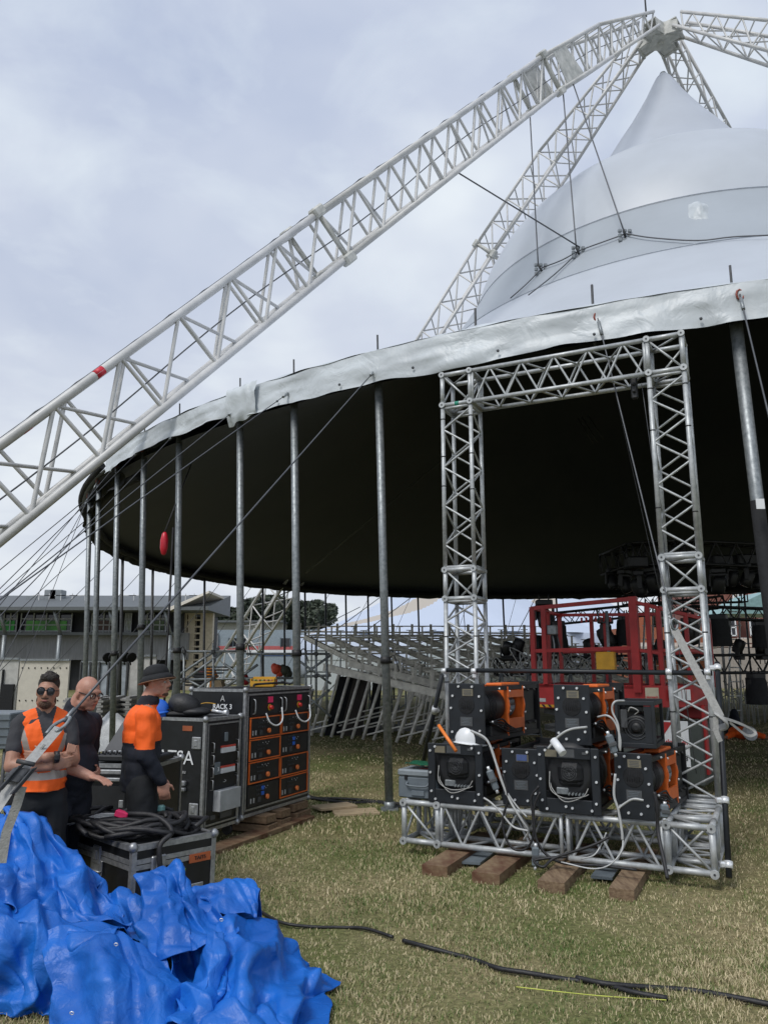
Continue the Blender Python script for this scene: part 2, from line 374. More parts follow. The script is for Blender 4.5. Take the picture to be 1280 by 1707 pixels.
# ------------------------------------------------------------------ big top
C0 = V(10.4, 25.0, 0); EZ = 5.7
def Re(t):
    k = (18.038, -1.065, -0.366, 0.637, -0.67, 0.346, 0.099)
    return k[0]+k[1]*cos(t)+k[2]*sin(t)+k[3]*cos(2*t)+k[4]*sin(2*t)+k[5]*cos(3*t)+k[6]*sin(3*t)
PROF = [(18.04, 5.78), (16.2, 6.6), (14.0, 7.75), (12.0, 9.0), (10.2, 10.3), (8.62, 11.69), (8.0, 12.55), (7.5, 13.3), (7.14, 13.90),
        (6.98, 14.5), (6.72, 15.15), (6.3, 15.9), (5.75, 16.58), (5.1, 17.2), (4.4, 17.72), (3.6, 18.25), (2.95, 18.75)]
CONE = [(3.0, 18.68), (2.85, 18.9), (2.6, 19.25), (2.3, 19.72), (1.85, 20.45), (1.36, 21.2), (0.98, 21.85), (0.70, 22.35), (0.46, 22.85), (0.28, 23.2), (0.13, 23.38)]
def rp(r, z, t, off=0.0):
    rel = max(0, min(1, (r-8.62)/(18.04-8.62))); f_ = 1 + (Re(t)/18.04-1)*rel
    return C0 + V((r*f_+off*.0)*cos(t), (r*f_)*sin(t), z+off)
tent = thing('big_top_tent', 'huge round white big top tent with a pointed peak and a black lining', 'tent', tuple(C0))
NT = 144
def ringgrid(b, prof, off=0.0, nt_=NT, flip=False, sm=True):
    P = []
    for (r, z) in prof:
        for i in range(nt_):
            P.append(rp(r, z, 2*pi*i/nt_, off))
    if flip: P = P[::-1]
    b.grid(P, nt_, len(prof), smooth=sm, wrap=True)
def densify(prof, k=3):
    o = []
    for a, c in zip(prof[:-1], prof[1:]):
        for i in range(k): o.append((a[0]+(c[0]-a[0])*i/k, a[1]+(c[1]-a[1])*i/k))
    return o + [prof[-1]]
part(tent, 'lower_roof', M_PVC, lambda b: ringgrid(b, PROF[:6]))
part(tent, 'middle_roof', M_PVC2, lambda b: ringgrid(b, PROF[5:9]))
part(tent, 'upper_roof', M_PVC, lambda b: ringgrid(b, PROF[8:]))
part(tent, 'peak_cone', M_CONE, lambda b: ringgrid(b, CONE))
part(tent, 'peak_cap', M_GALV, lambda b: b.lathe([(.13, 23.3), (.15, 23.36), (.1, 23.46), (.03, 23.5)], (C0.x, C0.y, 0)))
# black lining under the roof, one skin of its own 12 cm lower
LIN = [(18.0, 5.55), (16.2, 6.45), (14.0, 7.6), (12.0, 8.85), (10.2, 10.1), (8.5, 11.5), (6.9, 13.7), (5.6, 16.0), (4.2, 17.2), (2.7, 18.3), (1.9, 19.6), (1.1, 20.9), (0.1, 22.6)]
part(tent, 'black_lining', M_DARK, lambda b: ringgrid(b, LIN, flip=True))
def seams(b):
    for r, z in ((8.62, 11.69), (7.14, 13.90)):
        b.path([rp(r+.02, z+.01, 2*pi*i/NT) for i in range(NT+1)], .012, 5)
part(tent, 'ring_seam', M_SEAM, seams)
M_LSEAM = mat('liner_seam', (0.055, 0.055, 0.058), 0.6)
def lin_pt(q, t): 
    r, z = LIN[0]
    for (ra, za_), (rb, zb_) in zip(LIN[:-1], LIN[1:]):
        if ra >= q >= rb: r, z = q, za_+(zb_-za_)*(ra-q)/(ra-rb)
    return rp(r, z-.03, t)
def lseam(b):
    for q in (16.6, 14.9, 13.1, 11.2, 9.2): b.path([lin_pt(q, radians(a)) for a in range(60, 300, 3)], .012, 4)
# white valance hanging round the edge: bunched and creased on the near side, blown over the roof at the left
def val_mesh(t0, t1, n, zt, zb, amp, seed, m, name, outw=0.05, flipback=None):
    b = MB(); rows = 9; P = []
    for j in range(rows):
        q = j/(rows-1)
        for i in range(n+1):
            t = t0 + (t1-t0)*i/n; R_ = Re(t)
            w1_ = mnoise.noise(V(t*22, q*1.2, seed)); w2_ = mnoise.noise(V(t*60, q*2.5+3, seed)); w3_ = mnoise.noise(V(t*9, 7, seed))
            fold = mnoise.noise(V(t*26+q*5, q*4, seed+9))
            rr = R_ + outw + q*0.05 + amp*(0.35+q)*(w1_*.9+w2_*.5) + .035*fold
            low = zb + .05*w3_ + .04*mnoise.noise(V(t*30, 1, seed)) 
            # scalloped between the poles
            z = zt + (low-zt)*q
            P.append(C0 + V(rr*cos(t), rr*sin(t), z))
    b.grid(P, n+1, rows)
    return b.build(name, m, tent)
TL = radians(214)   # where the flap has blown over
val_mesh(radians(228), radians(330), 520, 5.98, 5.50, .05, 3.1, M_VAL, 'valance')
val_mesh(radians(211.5), radians(227.4), 110, 5.98, 5.60, .05, 5.1, M_VAL, 'valance')
def topcover(b):      # the sheet laid over the eave rope, behind the valance
    P = []; n = 360
    for q, (dr, z) in enumerate(((-.55, 5.98), (-.30, 6.03), (-.05, 6.04), (.06, 5.98))):
        for i in range(n+1):
            t = radians(211) + (radians(330)-radians(211))*i/n
            P.append(C0 + V((Re(t)+dr)*cos(t), (Re(t)+dr)*sin(t), z + .03*mnoise.noise(V(t*40, q, 2))))
    b.grid(P, n+1, 4)
part(tent, 'eave_cover', M_VAL, topcover)
def fold_flap(b):
    P = []; t0, t1 = radians(226.6), radians(228.6); n = 22; rows = 12
    for j in range(rows):
        q = j/(rows-1)
        for i in range(n+1):
            a = i/n; t = t0+(t1-t0)*a
            rr = Re(t)+.12+.07*sin(q*pi*1.1)*(1-a*.4)+.03*mnoise.noise(V(a*5, q*4, 1)); z = 6.02-.52*q+.10*(1-a)*sin(q*5)+.05*mnoise.noise(V(a*4, q*3, 8))
            P.append(C0+V(rr*cos(t), rr*sin(t), z))
    b.grid(P, n+1, rows)
part(tent, 'folded_flap', M_VAL, fold_flap)
# rolled black wall packed under the eave on the far side
def fringe(b):
    n = 420; rows = 7; P = []
    for j in range(rows):
        q = j/(rows-1)
        for i in range(n+1):
            t = radians(30) + (radians(212)-radians(30))*i/n
            rr = Re(t)-.08-.22*sin(q*pi)+.06*mnoise.noise(V(t*30, q*3, 4)); z = 5.78-.50*q-.07*mnoise.noise(V(t*26, 2, 1))+.03*mnoise.noise(V(t*90, q, 1))
            P.append(C0+V(rr*cos(t), rr*sin(t), z))
    b.grid(P, n+1, rows)
    b.path([C0+V((Re(t)-.38)*cos(t), (Re(t)-.38)*sin(t), 5.46+.05*mnoise.noise(V(t*20, 0, 5))) for t in [radians(40+i*1.2) for i in range(146)]], .09, 6)
part(tent, 'rolled_black_wall', M_CLOTH, fringe)
part(tent, 'edge_rope', M_CLOTH, lambda b: b.path([C0+V((Re(t)+.02)*cos(t), (Re(t)+.02)*sin(t), 5.86+.03*mnoise.noise(V(t*20, 0, 5))) for t in [radians(i*2) for i in range(15, 106)]], .07, 6))
# eyelets along the valance hem
def eyelets(b):
    for i in range(26):
        t = radians(230+i*3.6); b.ball(C0+V((Re(t)+.13)*cos(t), (Re(t)+.13)*sin(t), 5.58), .02, 6, 4)
part(tent, 'eyelet', M_CABLE, eyelets)
def z_roof(p):
    """height of the roof skin over plan point p"""
    dx_, dy_ = p.x-C0.x, p.y-C0.y; r = hypot(dx_, dy_); t = atan2(dy_, dx_)
    pr = PROF + CONE; zs = None
    for (ra, za_), (rb, zb_) in zip(pr[:-1], pr[1:]):
        def fr(q): rel = max(0, min(1, (q-8.62)/(18.04-8.62))); return q*(1+(Re(t)/18.04-1)*rel)
        A_, B_ = fr(ra), fr(rb)
        if B_ <= r <= A_: return za_+(zb_-za_)*(A_-r)/(A_-B_+1e-9)
    return -1
def roof_hit(u, v):
    d = ray(u, v); t = 6.0
    while t < 40:
        p = V(0, 0, CAM_H)+d*t
        if p.z < z_roof(p): return p
        t += .03
    return V(0, 0, CAM_H)+d*24
def vent(b):
    p = roof_hit(1160, 350); q = roof_hit(1172, 366)
    P = []
    for j in range(9):
        for i in range(13):
            a, c = i/12, j/8; w = roof_hit(1146+34*a, 340+26*c); nrm = (w-C0).normalized(); h = .30*sin(pi*a)*sin(pi*c)**.7*(1+.5*mnoise.noise(V(a*5, c*5, 2)))
            P.append(w + V(nrm.x, nrm.y, .5)*h*.9)
    b.grid(P, 13, 9)
part(tent, 'vent_flap', M_VAL, vent)
part(tent, 'lining_cable', M_CABLE, lambda b: b.tube(AY(510, 955, 30), AY(740, 765, 24), .04, 6))
part(tent, 'lining_light_strip', M_GALVD, lambda b: [b.tube(AY(u, v, 17), AY(u+26, v+42, 16.2), .012, 5) for u, v in ((963, 698), (970, 696), (980, 692))])

# ------------------------------------------------------------------ side poles
def eave_t(p): return atan2(p.y-C0.y, p.x-C0.x)
POLE_PX = [(1225, 510), (992, 560), (793, 590), (630, 625), (492, 662), (380, 683), (293, 725), (231, 752), (183, 778), (152, 805), (137, 826)]
pole_pts = []
ORD = ['first', 'second', 'third', 'fourth', 'fifth', 'sixth', 'seventh', 'eighth', 'ninth', 'tenth', 'eleventh', 'twelfth', 'thirteenth', 'fourteenth', 'fifteenth', 'sixteenth', 'seventeenth', 'eighteenth', 'nineteenth', 'twentieth']
def side_pole(t, label, group, r=.055, dark=False, ties=(), taped=None, pin=True, mm=None):
    top = C0 + V((Re(t)-.12)*cos(t), (Re(t)-.12)*sin(t), 5.82); ft = C0 + V((Re(t)-.38)*cos(t), (Re(t)-.38)*sin(t), 0)
    if taped: ft.x += .17
    o = thing('tent_pole', label, 'pole', tuple(ft), 0, group)
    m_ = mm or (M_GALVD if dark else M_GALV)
    part(o, 'shaft', m_, lambda b: b.tube(ft, top, r, 12))
    part(o, 'base_plate', m_, lambda b: (b.box(ft+V(0, 0, .012), (.22, .22, .02)), b.tube(ft, ft+V(0, 0, .10), r*1.25, 12)))
    if pin: part(o, 'top_pin', M_GALVD, lambda b: b.tube(top, top+V(cos(t)*.02, sin(t)*.02, .46), .014, 6))
    for z in ties:
        c = ft.lerp(top, z/5.82)
        def tie(b, c=c):
            b.tube(c-V(0, 0, .045), c+V(0, 0, .045), r*1.28, 12); b.path(spline([c+V(r, 0, .03), c+V(r+.05, -.02, .06), c+V(r+.09, -.02, -.04), c+V(r+.12, -.02, -.14)], 5), .008, 5)
        part(o, 'tie_strap', M_RUB, tie)
    if taped:
        a, c = ft.lerp(top, 0.0), ft.lerp(top, taped/5.82)
        part(o, 'black_wrap', M_CLOTH, lambda b: b.tube(a, c, r*1.06, 12))
    return o, top
POLES = []
near = []
for k, (u, v) in enumerate(POLE_PX):
    p = AZ(u, v, EZ); near.append(eave_t(p))
near_lab = ['tall steel tent pole at the right edge, its lower half wrapped in black', None, None,
 'tall galvanised tent pole standing by itself on the grass left of the truss arch', 'galvanised tent pole rising behind the double rack with pink tape',
 'galvanised tent pole rising behind the narrow rack case with the black bag', 'galvanised tent pole behind the man in the bucket hat, beside the red float',
 'galvanised tent pole between the bald man and the man in the hat', 'slim galvanised tent pole just right of the bald man in glasses',
 'second tent pole of the bunch at the far left corner of the tent', 'outermost tent pole at the far left corner of the tent']
ties = {3: (1.85,), 4: (1.95,), 5: (2.05,), 6: (2.02,), 7: (2.45,), 8: (2.0,)}
pin_tops = {}
for k, t in enumerate(near):
    if k in (1, 2):
        top = C0+V((Re(t)-.12)*cos(t), (Re(t)-.12)*sin(t), 5.82); pin_tops[k] = top
        o = thing('eave_pin', ['', 'short steel pin above the eave, over the middle of the truss arch', 'short steel pin above the eave where the back mast leg disappears'][k], 'pin', tuple(top), 0, 'pins along the eave')
        part(o, 'pin', M_GALVD, lambda b: b.tube(top+V(0, 0, -.3), top+V(0, -.02, .5), .016, 6))
        continue
    o, top = side_pole(t, near_lab[k], 'galvanised poles round the near side of the tent', ties=ties.get(k, ()), taped=3.55 if k == 0 else None, r=.07 if k == 0 else .055)
    pin_tops[k] = top
    if k == 0: part(o, 'white_sticker', M_WHTP, lambda b: b.box(AY(1259, 843, top.y-.02)+V(0, -.10, 0), (.09, .005, .11)))
FAR_U = [142, 195, 248, 337, 402, 437, 473, 508, 543, 578, 615, 655, 700, 845, 935, 1040, 1110, 1150, 1255]
for k, u in enumerate(FAR_U):
    # walk the eave for the far pole standing at this picture column
    best = min((abs((640+F_PX*(q.x/(q.y*cos(PITCH)-1.8*sin(PITCH))))-u), tt) for tt, q in [(radians(a), C0+V((Re(radians(a))-.3)*cos(radians(a)), (Re(radians(a))-.3)*sin(radians(a)), 0)) for a in [40+i*.1 for i in range(1560 if u > 160 else 1640)] if a < 186])
    t = best[1]
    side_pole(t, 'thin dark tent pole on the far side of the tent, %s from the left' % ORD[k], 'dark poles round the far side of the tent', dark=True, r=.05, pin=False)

# shackles and guy ropes from the pins
def rope_thing(name, label, cat, a, b_, r, group=None, sag=.0, m=None, shackle=True):
    a = Vector(a); b_ = Vector(b_); o = thing(name, label, cat, tuple(b_), 0, group)
    n = 10; pts = [a.lerp(b_, i/n) - V(0, 0, sag*4*(i/n)*(1-i/n)) for i in range(n+1)]
    part(o, 'wire', m or M_CABLE, lambda b: b.path(pts, r, 5))
    if shackle:
        d = (b_-a).normalized()
        part(o, 'shackle', mat('red_brown_shackle', (.25, .06, .04), .5), lambda b: (b.path([a+d*.02+V(.05*cos(q), 0, .05*sin(q)) for q in [i*pi/4 for i in range(9)]], .014, 5), b.path([a+d*.12+V(.04*cos(q), 0, .06*sin(q)) for q in [i*pi/4 for i in range(9)]], .012, 5)))
        part(o, 'turnbuckle', M_GALV, lambda b: b.tube(a+d*.2, a+d*.42, .02, 6))
    return o
G = 'guy wires from the near eave pins'
g1_end = AY(40, 1298, 3.9)
strap_top = AY(108, 1203, 4.45)
rope_thing('guy_wire', 'guy wire from the lone pole down to the ratchet strap near the vested man', 'guy wire', pin_tops[3], strap_top, .008, G)
rope_thing('guy_wire', 'guy wire crossing the poles down from above the double rack', 'guy wire', pin_tops[4], AY(-160, 1115, 5.4), .007, G)
rope_thing('guy_wire', 'guy wire from the folded valance corner down to the left edge', 'guy wire', pin_tops[5], AY(-200, 1160, 6.4), .007, G)
rope_thing('guy_wire', 'guy wire behind the mast leg, fourth from the right of the left bundle', 'guy wire', pin_tops[6], AY(-160, 1195, 8), .007, G)
rope_thing('guy_wire', 'guy wire behind the mast leg, third from the right of the left bundle', 'guy wire', pin_tops[7], AY(-170, 1150, 9), .007, G)
rope_thing('guy_wire', 'guy wire behind the mast leg, second from the left of the bundle', 'guy wire', pin_tops[8], AY(-100, 1130, 10.5), .007, G)
rope_thing('guy_wire', 'guy wire behind the mast leg, lowest of the bundle at the left', 'guy wire', pin_tops[9], AY(-20, 1150, 12), .007, G)
rope_thing('guy_wire', 'short guy wire from the outermost left pole to the ground', 'guy wire', pin_tops[10], AY(20, 1165, 17), .007, G)
a_ = AZ(990, 475, 6.0); a_ = pin_tops[1]+V(0, -.12, .12)
rope_thing('guy_wire', 'long guy wire hanging down in front of the truss arch to the grey strap', 'guy wire', a_, AY(1124, 1050, 6.9), .008, G)
rope_thing('guy_wire', 'guy wire at the right edge beside the black wrapped pole', 'guy wire', pin_tops[0]+V(0, -.15, .1), AY(1330, 900, 6.0), .009, G)
rope_thing('guy_wire', 'thin guy wire running down from the right end of the arch beam', 'guy wire', AY(1069, 640, 7.9), AY(1160, 1290, 7.9), .004, 'thin wires at the arch', shackle=False)
rope_thing('guy_wire', 'thin black wire hanging inside the tent left of the arch wire', 'guy wire', AY(1004, 560, 9.5), AY(1102, 1000, 9.5), .004, 'thin wires at the arch', m=M_GALVD, shackle=False)
for k, (ta, du) in enumerate([(200, 0), (192, 0), (184, 0), (176, 0), (168, 0), (160, 0), (152, 0), (146, 0), (139, 0), (132, 0), (125, 0), (118, 0), (108, 0), (100, 0)]):
    t = radians(ta); a = C0+V(Re(t)*cos(t), Re(t)*sin(t), 5.7); e_ = C0+V((Re(t)+5.5)*cos(t), (Re(t)+5.5)*sin(t), 0)
    rope_thing('guy_wire', 'faint far guy wire sloping to the ground behind the tent, %s from the left' % ORD[k], 'guy wire', a, e_, .012, 'guy wires round the far side of the tent', shackle=False)

# ------------------------------------------------------------------ mast: four lattice legs meeting over the peak
mast = thing('lattice_mast', 'white steel lattice mast with four long legs meeting above the tent peak', 'mast', tuple(C0))
LEGP = [(0.75, 25.15), (4.6, 21.75), (7.6, 18.86), (15.4, 10.62), (24.7, 0.55)]
for nm, (lx, ly) in (('left_leg', (-18.2, -15.2)), ('back_leg', (-18.2, 15.2)), ('right_leg', (18.2, -15.2)), ('rear_leg', (18.2, 15.2))):
    dr = V(lx, ly, 0).normalized(); lat = V(-dr.y, dr.x, 0)
    pt = [C0 + dr*s_ + V(0, 0, z_) for s_, z_ in LEGP]
    H_, W_ = 1.06, 1.10
    def leg(b):
        lattice(b, pt[1], pt[0], lat, W_, H_, .062, .032, 1.0, w1=.62, h1=.50, ladder=False, pratt=True)
        lattice(b, pt[2], pt[1], lat, W_, H_, .064, .034, 1.0, ladder=False, pratt=True)
        lattice(b, pt[3], pt[2], lat, W_, H_, .068, .037, 1.42, pratt=True)
        lattice(b, pt[4]+ (pt[3]-pt[4])*.06, pt[3], lat, W_, H_, .072, .038, 1.42, pratt=True)
    lg = part(mast, 'mast_leg', M_WHT, leg)
    def joint(b):
        for q, ax in ((pt[3], (pt[3]-pt[4]).normalized()), (pt[2], (pt[2]-pt[3]).normalized())):
            up = lat.cross(ax); up = up if up.z > 0 else -up
            R = Matrix((ax, lat, up)).transposed()
            for i in (-1, 1):
                b.tube(q+lat*(i*W_/2)-up*(H_/2), q+lat*(i*W_/2)+up*(H_/2), .075, 4)
                for j in (-1, 1): b.box(q+lat*(i*W_/2)+up*(j*(H_/2+.03)), (.34, .24, .22), R, bev=.04)
    part(mast, 'joint_block', M_WHTD, joint)
    ft = pt[4]
    def foot(b):
        b.box(ft+V(0, 0, -.35), (1.1, 1.1, .12), Matrix.Rotation(atan2(ly, lx), 3, 'Z'))
        for i in (-1, 1):
            b.tube(ft+lat*(i*.5)+V(0, 0, -.3), ft+lat*(i*.5)+(pt[3]-ft).normalized()*.9, .09, 8); b.tube(ft+lat*(i*.9)+V(0, 0, -.5), ft+lat*(i*.45)+V(0, 0, .7), .06, 8)
    part(mast, 'foot_base', M_WHTD, foot)
drL = V(-18.2, -15.2, 0).normalized(); latL = V(-drL.y, drL.x, 0)
pL = [C0 + drL*s_ + V(0, 0, z_) for s_, z_ in LEGP]
def legpt(s_, lat_=0.0, up_=0.0):
    for (sa, za_), (sb, zb_) in zip(LEGP[:-1], LEGP[1:]):
        if sa <= s_ <= sb:
            z = za_+(zb_-za_)*(s_-sa)/(sb-sa); ax = (drL*(sb-sa)+V(0, 0, zb_-za_)).normalized(); up = latL.cross(ax); up = up if up.z > 0 else -up
            return C0+drL*s_+V(0, 0, z)+latL*lat_+up*up_
def gusset(b):
    for sgn in (1, -1):
        q = [legpt(7.15, sgn*.56, .5), legpt(7.2, sgn*.56, -.5), legpt(6.3, sgn*.56, -.5), legpt(6.55, sgn*.56, .5)]
        b.prism(q, (0, 0, 0), tuple(latL*.02))
part(mast, 'gusset_plate', M_WHTD, gusset)
part(mast, 'cable_run', M_CABLE, lambda b: (b.path([legpt(s_, .05*sin(s_*3), -.05-.06*sin(s_)) for s_ in [1.2+i*.45 for i in range(52)]], .014, 5), b.path([legpt(s_, .3+.05*sin(s_*5), .6+.02*sin(s_*9)) for s_ in [9+i*.3 for i in range(52)]], .016, 5), b.path([legpt(s_, .1+.06*sin(s_*4), .61) for s_ in [14+i*.3 for i in range(35)]], .014, 5)))
part(mast, 'red_band', mat('red_tape', (.55, .02, .04), .5), lambda b: [b.tube(legpt(s_, l_, .53), legpt(s_+.12, l_, .53), .075, 10) for s_, l_ in ((19.55, .55), (20.3, -.55))])
def hub(b):
    h = C0+V(0, 0, 25.05)
    for k in range(4):
        a = atan2(15.2, 18.2) if k in (0, 2) else -atan2(15.2, 18.2); a += pi if k in (2, 3) else 0
        d = V(cos(a), sin(a), 0); l_ = V(-d.y, d.x, 0)
        for z in (-.25, .25): b.box(h+d*.36+V(0, 0, z-.0), (.7, .50, .05), Matrix.Rotation(a, 3, 'Z'))
        for i in (-1, 1):
            b.prism([h+d*.25+l_*i*.27+V(0, 0, -.25), h+d*.75+l_*i*.27+V(0, 0, -.36), h+d*.75+l_*i*.27+V(0, 0, .14), h+d*.25+l_*i*.27+V(0, 0, .25)], (0, 0, 0), tuple(l_*.04))
        b.tube(h+d*.75+l_*-.36+V(0, 0, -.28), h+d*.75+l_*.36+V(0, 0, -.28), .06, 8)
    b.tube(h+V(0, 0, -.45), h+V(0, 0, .3), .10, 12); b.box(h+V(0, 0, -.27), (.75, .75, .05)); b.box(h+V(0, 0, .27), (.75, .75, .05))
part(mast, 'hub', M_WHTD, hub)
part(mast, 'antenna', M_GALVD, lambda b: b.tube(legpt(1.3, .3, .2), legpt(1.3, .3, .2)+V(0, 0, 1.7), .03, 6))
# suspension wires from the left leg to the pads on the roof
pads = [(1042, 396), (965, 424), (903, 452)]
att = [(952, 160, 6.85), (934, 176, 7.35), (921, 185, 7.7)]
pad_p = []
for k, ((pu, pv), (au, av, s_)) in enumerate(zip(pads, att)):
    q = roof_hit(pu, pv); pad_p.append(q); nr = (q-C0); nr.z = 6; nr.normalize()
    o = thing('roof_pad', ['steel lifting pad on the white roof, highest and rightmost of three', 'steel lifting pad on the white roof, middle of three', 'steel lifting pad on the white roof, lowest and leftmost of three'][k], 'pad', tuple(q), 0, 'lifting pads on the tent roof')
    part(o, 'plate', M_GALV, lambda b: [b.box(q+nr*.06+V(i*.13, 0, j*.13), (.10, .07, .10), bev=.02) for i in (-1, 0, 1) for j in (-1, 0, 1) if (i or j)])
    part(o, 'eye', M_GALVD, lambda b: b.tube(q, q+nr*.22, .03, 6))
    a = legpt(s_, .5 if k != 2 else -.5, -.5)
    rope_thing('suspension_wire', 'steel suspension wire from the white mast leg down to the %s roof pad' % ['highest', 'middle', 'lowest'][k], 'suspension wire', a, q+nr*.2, .02, 'suspension wires over the roof', shackle=False)
rope_thing('suspension_wire', 'long diagonal wire from the mast leg to the middle roof pad', 'suspension wire', legpt(12.0, .5, -.53), pad_p[1]+V(0, -.1, .15), .02, 'suspension wires over the roof', shackle=False)
def roofpath(px, lift=.08): return [roof_hit(u, v)+V(0, -.05, lift) for u, v in px]
o = MB(); o.path(spline(roofpath([(903, 452), (935, 440), (965, 424), (1003, 410), (1042, 396)]), 3), .018, 5); o.path(spline(roofpath([(1042, 396), (1085, 403), (1160, 408), (1220, 402), (1290, 399)]), 4), .018, 5)
o.path(spline(roofpath([(903, 452), (878, 478), (850, 503)]), 3), .018, 5); o.path(spline(roofpath([(965, 424), (925, 462), (880, 498)]), 3), .018, 5)
tag(o.build('roof_rope', M_CABLE, base=tuple(pad_p[1])), 'dark rope lying across the roof and linking the steel lifting pads', 'rope')
o = thing('marker_float', 'red oblong float hanging beside a tent pole', 'float', tuple(AY(274, 890, 12.5)))
fp = AY(274, 906, 12.5)
part(o, 'body', mat('float_red', (.50, .012, .03), .35), lambda b: b.lathe([(.02, -.19), (.04, -.17), (.062, -.08), (.064, .05), (.042, .16), (.02, .19)], tuple(fp)))
part(o, 'rope', M_RUB, lambda b: (b.tube(fp+V(0, 0, .19), fp+V(.12, 1, 1.6), .012, 5), b.tube(fp+V(0.08, .2, .3), fp+V(.09, .2, -3.6), .02, 5)))
# ------------------------------------------------------------------ truss arch on its base
R0 = AZ(1191, 1457, .13); PD = V(-.8963, .4434, 0); PN = V(.4434, .8963, 0); TW = .35
def PT(s_, o_, z): return V(R0.x, R0.y, z) + PD*s_ + PN*o_
arch = thing('truss_arch', 'silver box truss arch standing on a truss base that carries the black winches', 'truss arch', tuple(PT(1.4, .6, .0)))
RT, RBc = .0255, .0125
def seg_truss(b, p0, p1, side, up, bay=.43, phase=0):
    """p0,p1: corner chord line; side/up: vectors to the other chords"""
    p0 = Vector(p0); p1 = Vector(p1); side = Vector(side); up = Vector(up); n = max(1, round((p1-p0).length/bay)); e = (p1-p0).normalized()*.03
    a0, a1 = p0+e, p1-e
    for o_ in (V(0, 0, 0), side, up, side+up): b.tube(p0+o_, p1+o_, RT, 10)
    for o_, w_ in ((V(0, 0, 0), up), (side, up), (V(0, 0, 0), side), (up, side)):
        for k in range(n):
            q0, qm, q1 = a0.lerp(a1, k/n), a0.lerp(a1, (k+.5)/n), a0.lerp(a1, (k+1)/n)
            x, y = (o_, o_+w_) if (phase + (o_ == V(0, 0, 0))) % 2 else (o_+w_, o_)
            b.tube(q0+x, qm+y, RBc, 6, cap=False); b.tube(qm+y, q1+x, RBc, 6, cap=False)
    for p in (p0, p1):
        for u_, w_ in ((V(0, 0, 0), side), (up, side), (V(0, 0, 0), up), (side, up)): b.tube(p+u_, p+u_+w_, .018, 6)
def corner_box(b, s0, o0, z0, hs=TW, ho=TW, hz=TW, X='s'):
    for a in (0, 1):
        for c in (0, 1):
            b.tube(PT(s0, o0+a*ho, z0+c*hz), PT(s0+hs, o0+a*ho, z0+c*hz), RT*1.05, 10)
            b.tube(PT(s0+a*hs, o0, z0+c*hz), PT(s0+a*hs, o0+ho, z0+c*hz), RT*1.05, 10)
            b.tube(PT(s0+a*hs, o0+c*ho, z0), PT(s0+a*hs, o0+c*ho, z0+hz), RT*1.05, 10)
    for a in (0, 1):
        b.tube(PT(s0, o0+a*ho, z0+(a)*hz), PT(s0+hs, o0+a*ho, z0+(1-a)*hz), RBc, 6)
        b.tube(PT(s0+a*hs, o0, z0), PT(s0+a*hs, o0+ho, z0+hz), RBc, 6)
        b.tube(PT(s0, o0, z0+a*hz), PT(s0+hs, o0+ho, z0+a*hz), RBc, 6)
    for a in (0, 1):
        for c in (0, 1):
            for e_ in (0, 1):
                b.ball(PT(s0+a*hs, o0+c*ho, z0+e_*hz), .033, 8, 6)
            b.tube(PT(s0+a*hs, o0, z0+c*hz), PT(s0+a*hs, o0-.036, z0+c*hz), .036, 12)
def discs(b, pts):
    for p in pts: b.tube(Vector(p)-PN*.036, Vector(p)-PN*.040, .010, 8)
zb, zt = .13, .48; LS = 2.77; LO = 1.02; LL = 2.36
part(arch, 'corner_block', M_ALU, lambda b: corner_box(b, 0, 0, zb))
part(arch, 'corner_block', M_ALU, lambda b: corner_box(b, LS-TW, 0, zb))
part(arch, 'corner_block', M_ALU, lambda b: corner_box(b, 0, LO, zb))
part(arch, 'corner_block', M_ALU, lambda b: corner_box(b, LL, LO, zb))
part(arch, 'base_truss', M_ALU, lambda b: (seg_truss(b, PT(TW+.04, 0, zb), PT(1.18, 0, zb), PN*TW, (0, 0, TW), .42), seg_truss(b, PT(1.24, 0, zb), PT(LS-TW-.04, 0, zb), PN*TW, (0, 0, TW), .42, 1)))
part(arch, 'base_truss', M_ALU, lambda b: seg_truss(b, PT(TW+.04, LO, zb), PT(LL-.04, LO, zb), PN*TW, (0, 0, TW), .45))
part(arch, 'side_truss', M_ALU, lambda b: seg_truss(b, PT(0, TW+.03, zb), PT(0, LO-.03, zb), PD*TW, (0, 0, TW), .30))
part(arch, 'side_truss', M_ALU, lambda b: seg_truss(b, PT(LL, TW+.03, zb), PT(LL, LO-.03, zb), PD*TW, (0, 0, TW), .30))
LZ0, LZ1, LZ2, LZ3, LZ4 = .52, 2.50, 2.86, 4.83, 5.22
for s0, nm in ((0, 'right'), (LL, 'left')):
    part(arch, 'upright_truss', M_ALU, lambda b: seg_truss(b, PT(s0, LO, LZ0), PT(s0, LO, LZ1), PD*TW, PN*TW, .43))
    part(arch, 'corner_block', M_ALU, lambda b: corner_box(b, s0, LO, LZ1+.03, hz=LZ2-LZ1-.03))
    part(arch, 'upright_truss', M_ALU, lambda b: seg_truss(b, PT(s0, LO, LZ2+.03), PT(s0, LO, LZ3-.03), PD*TW, PN*TW, .43))
    part(arch, 'corner_block', M_ALU, lambda b: corner_box(b, s0, LO, LZ3+.01, hz=LZ4-LZ3-.01))
part(arch, 'top_truss', M_ALU, lambda b: seg_truss(b, PT(TW+.03, LO, LZ3+.01), PT(LL-.03, LO, LZ3+.01), PN*TW, (0, 0, LZ4-LZ3-.01), .42))
part(arch, 'socket', M_GALVD, lambda b: discs(b, [PT(s_, LO, z) for s_ in (0, TW, LL, LL+TW) for z in (LZ1+.03, LZ2, LZ3+.01, LZ4)] + [PT(s_, 0, z) for s_ in (0, TW, LS, LS-TW) for z in (zb, zt)]))
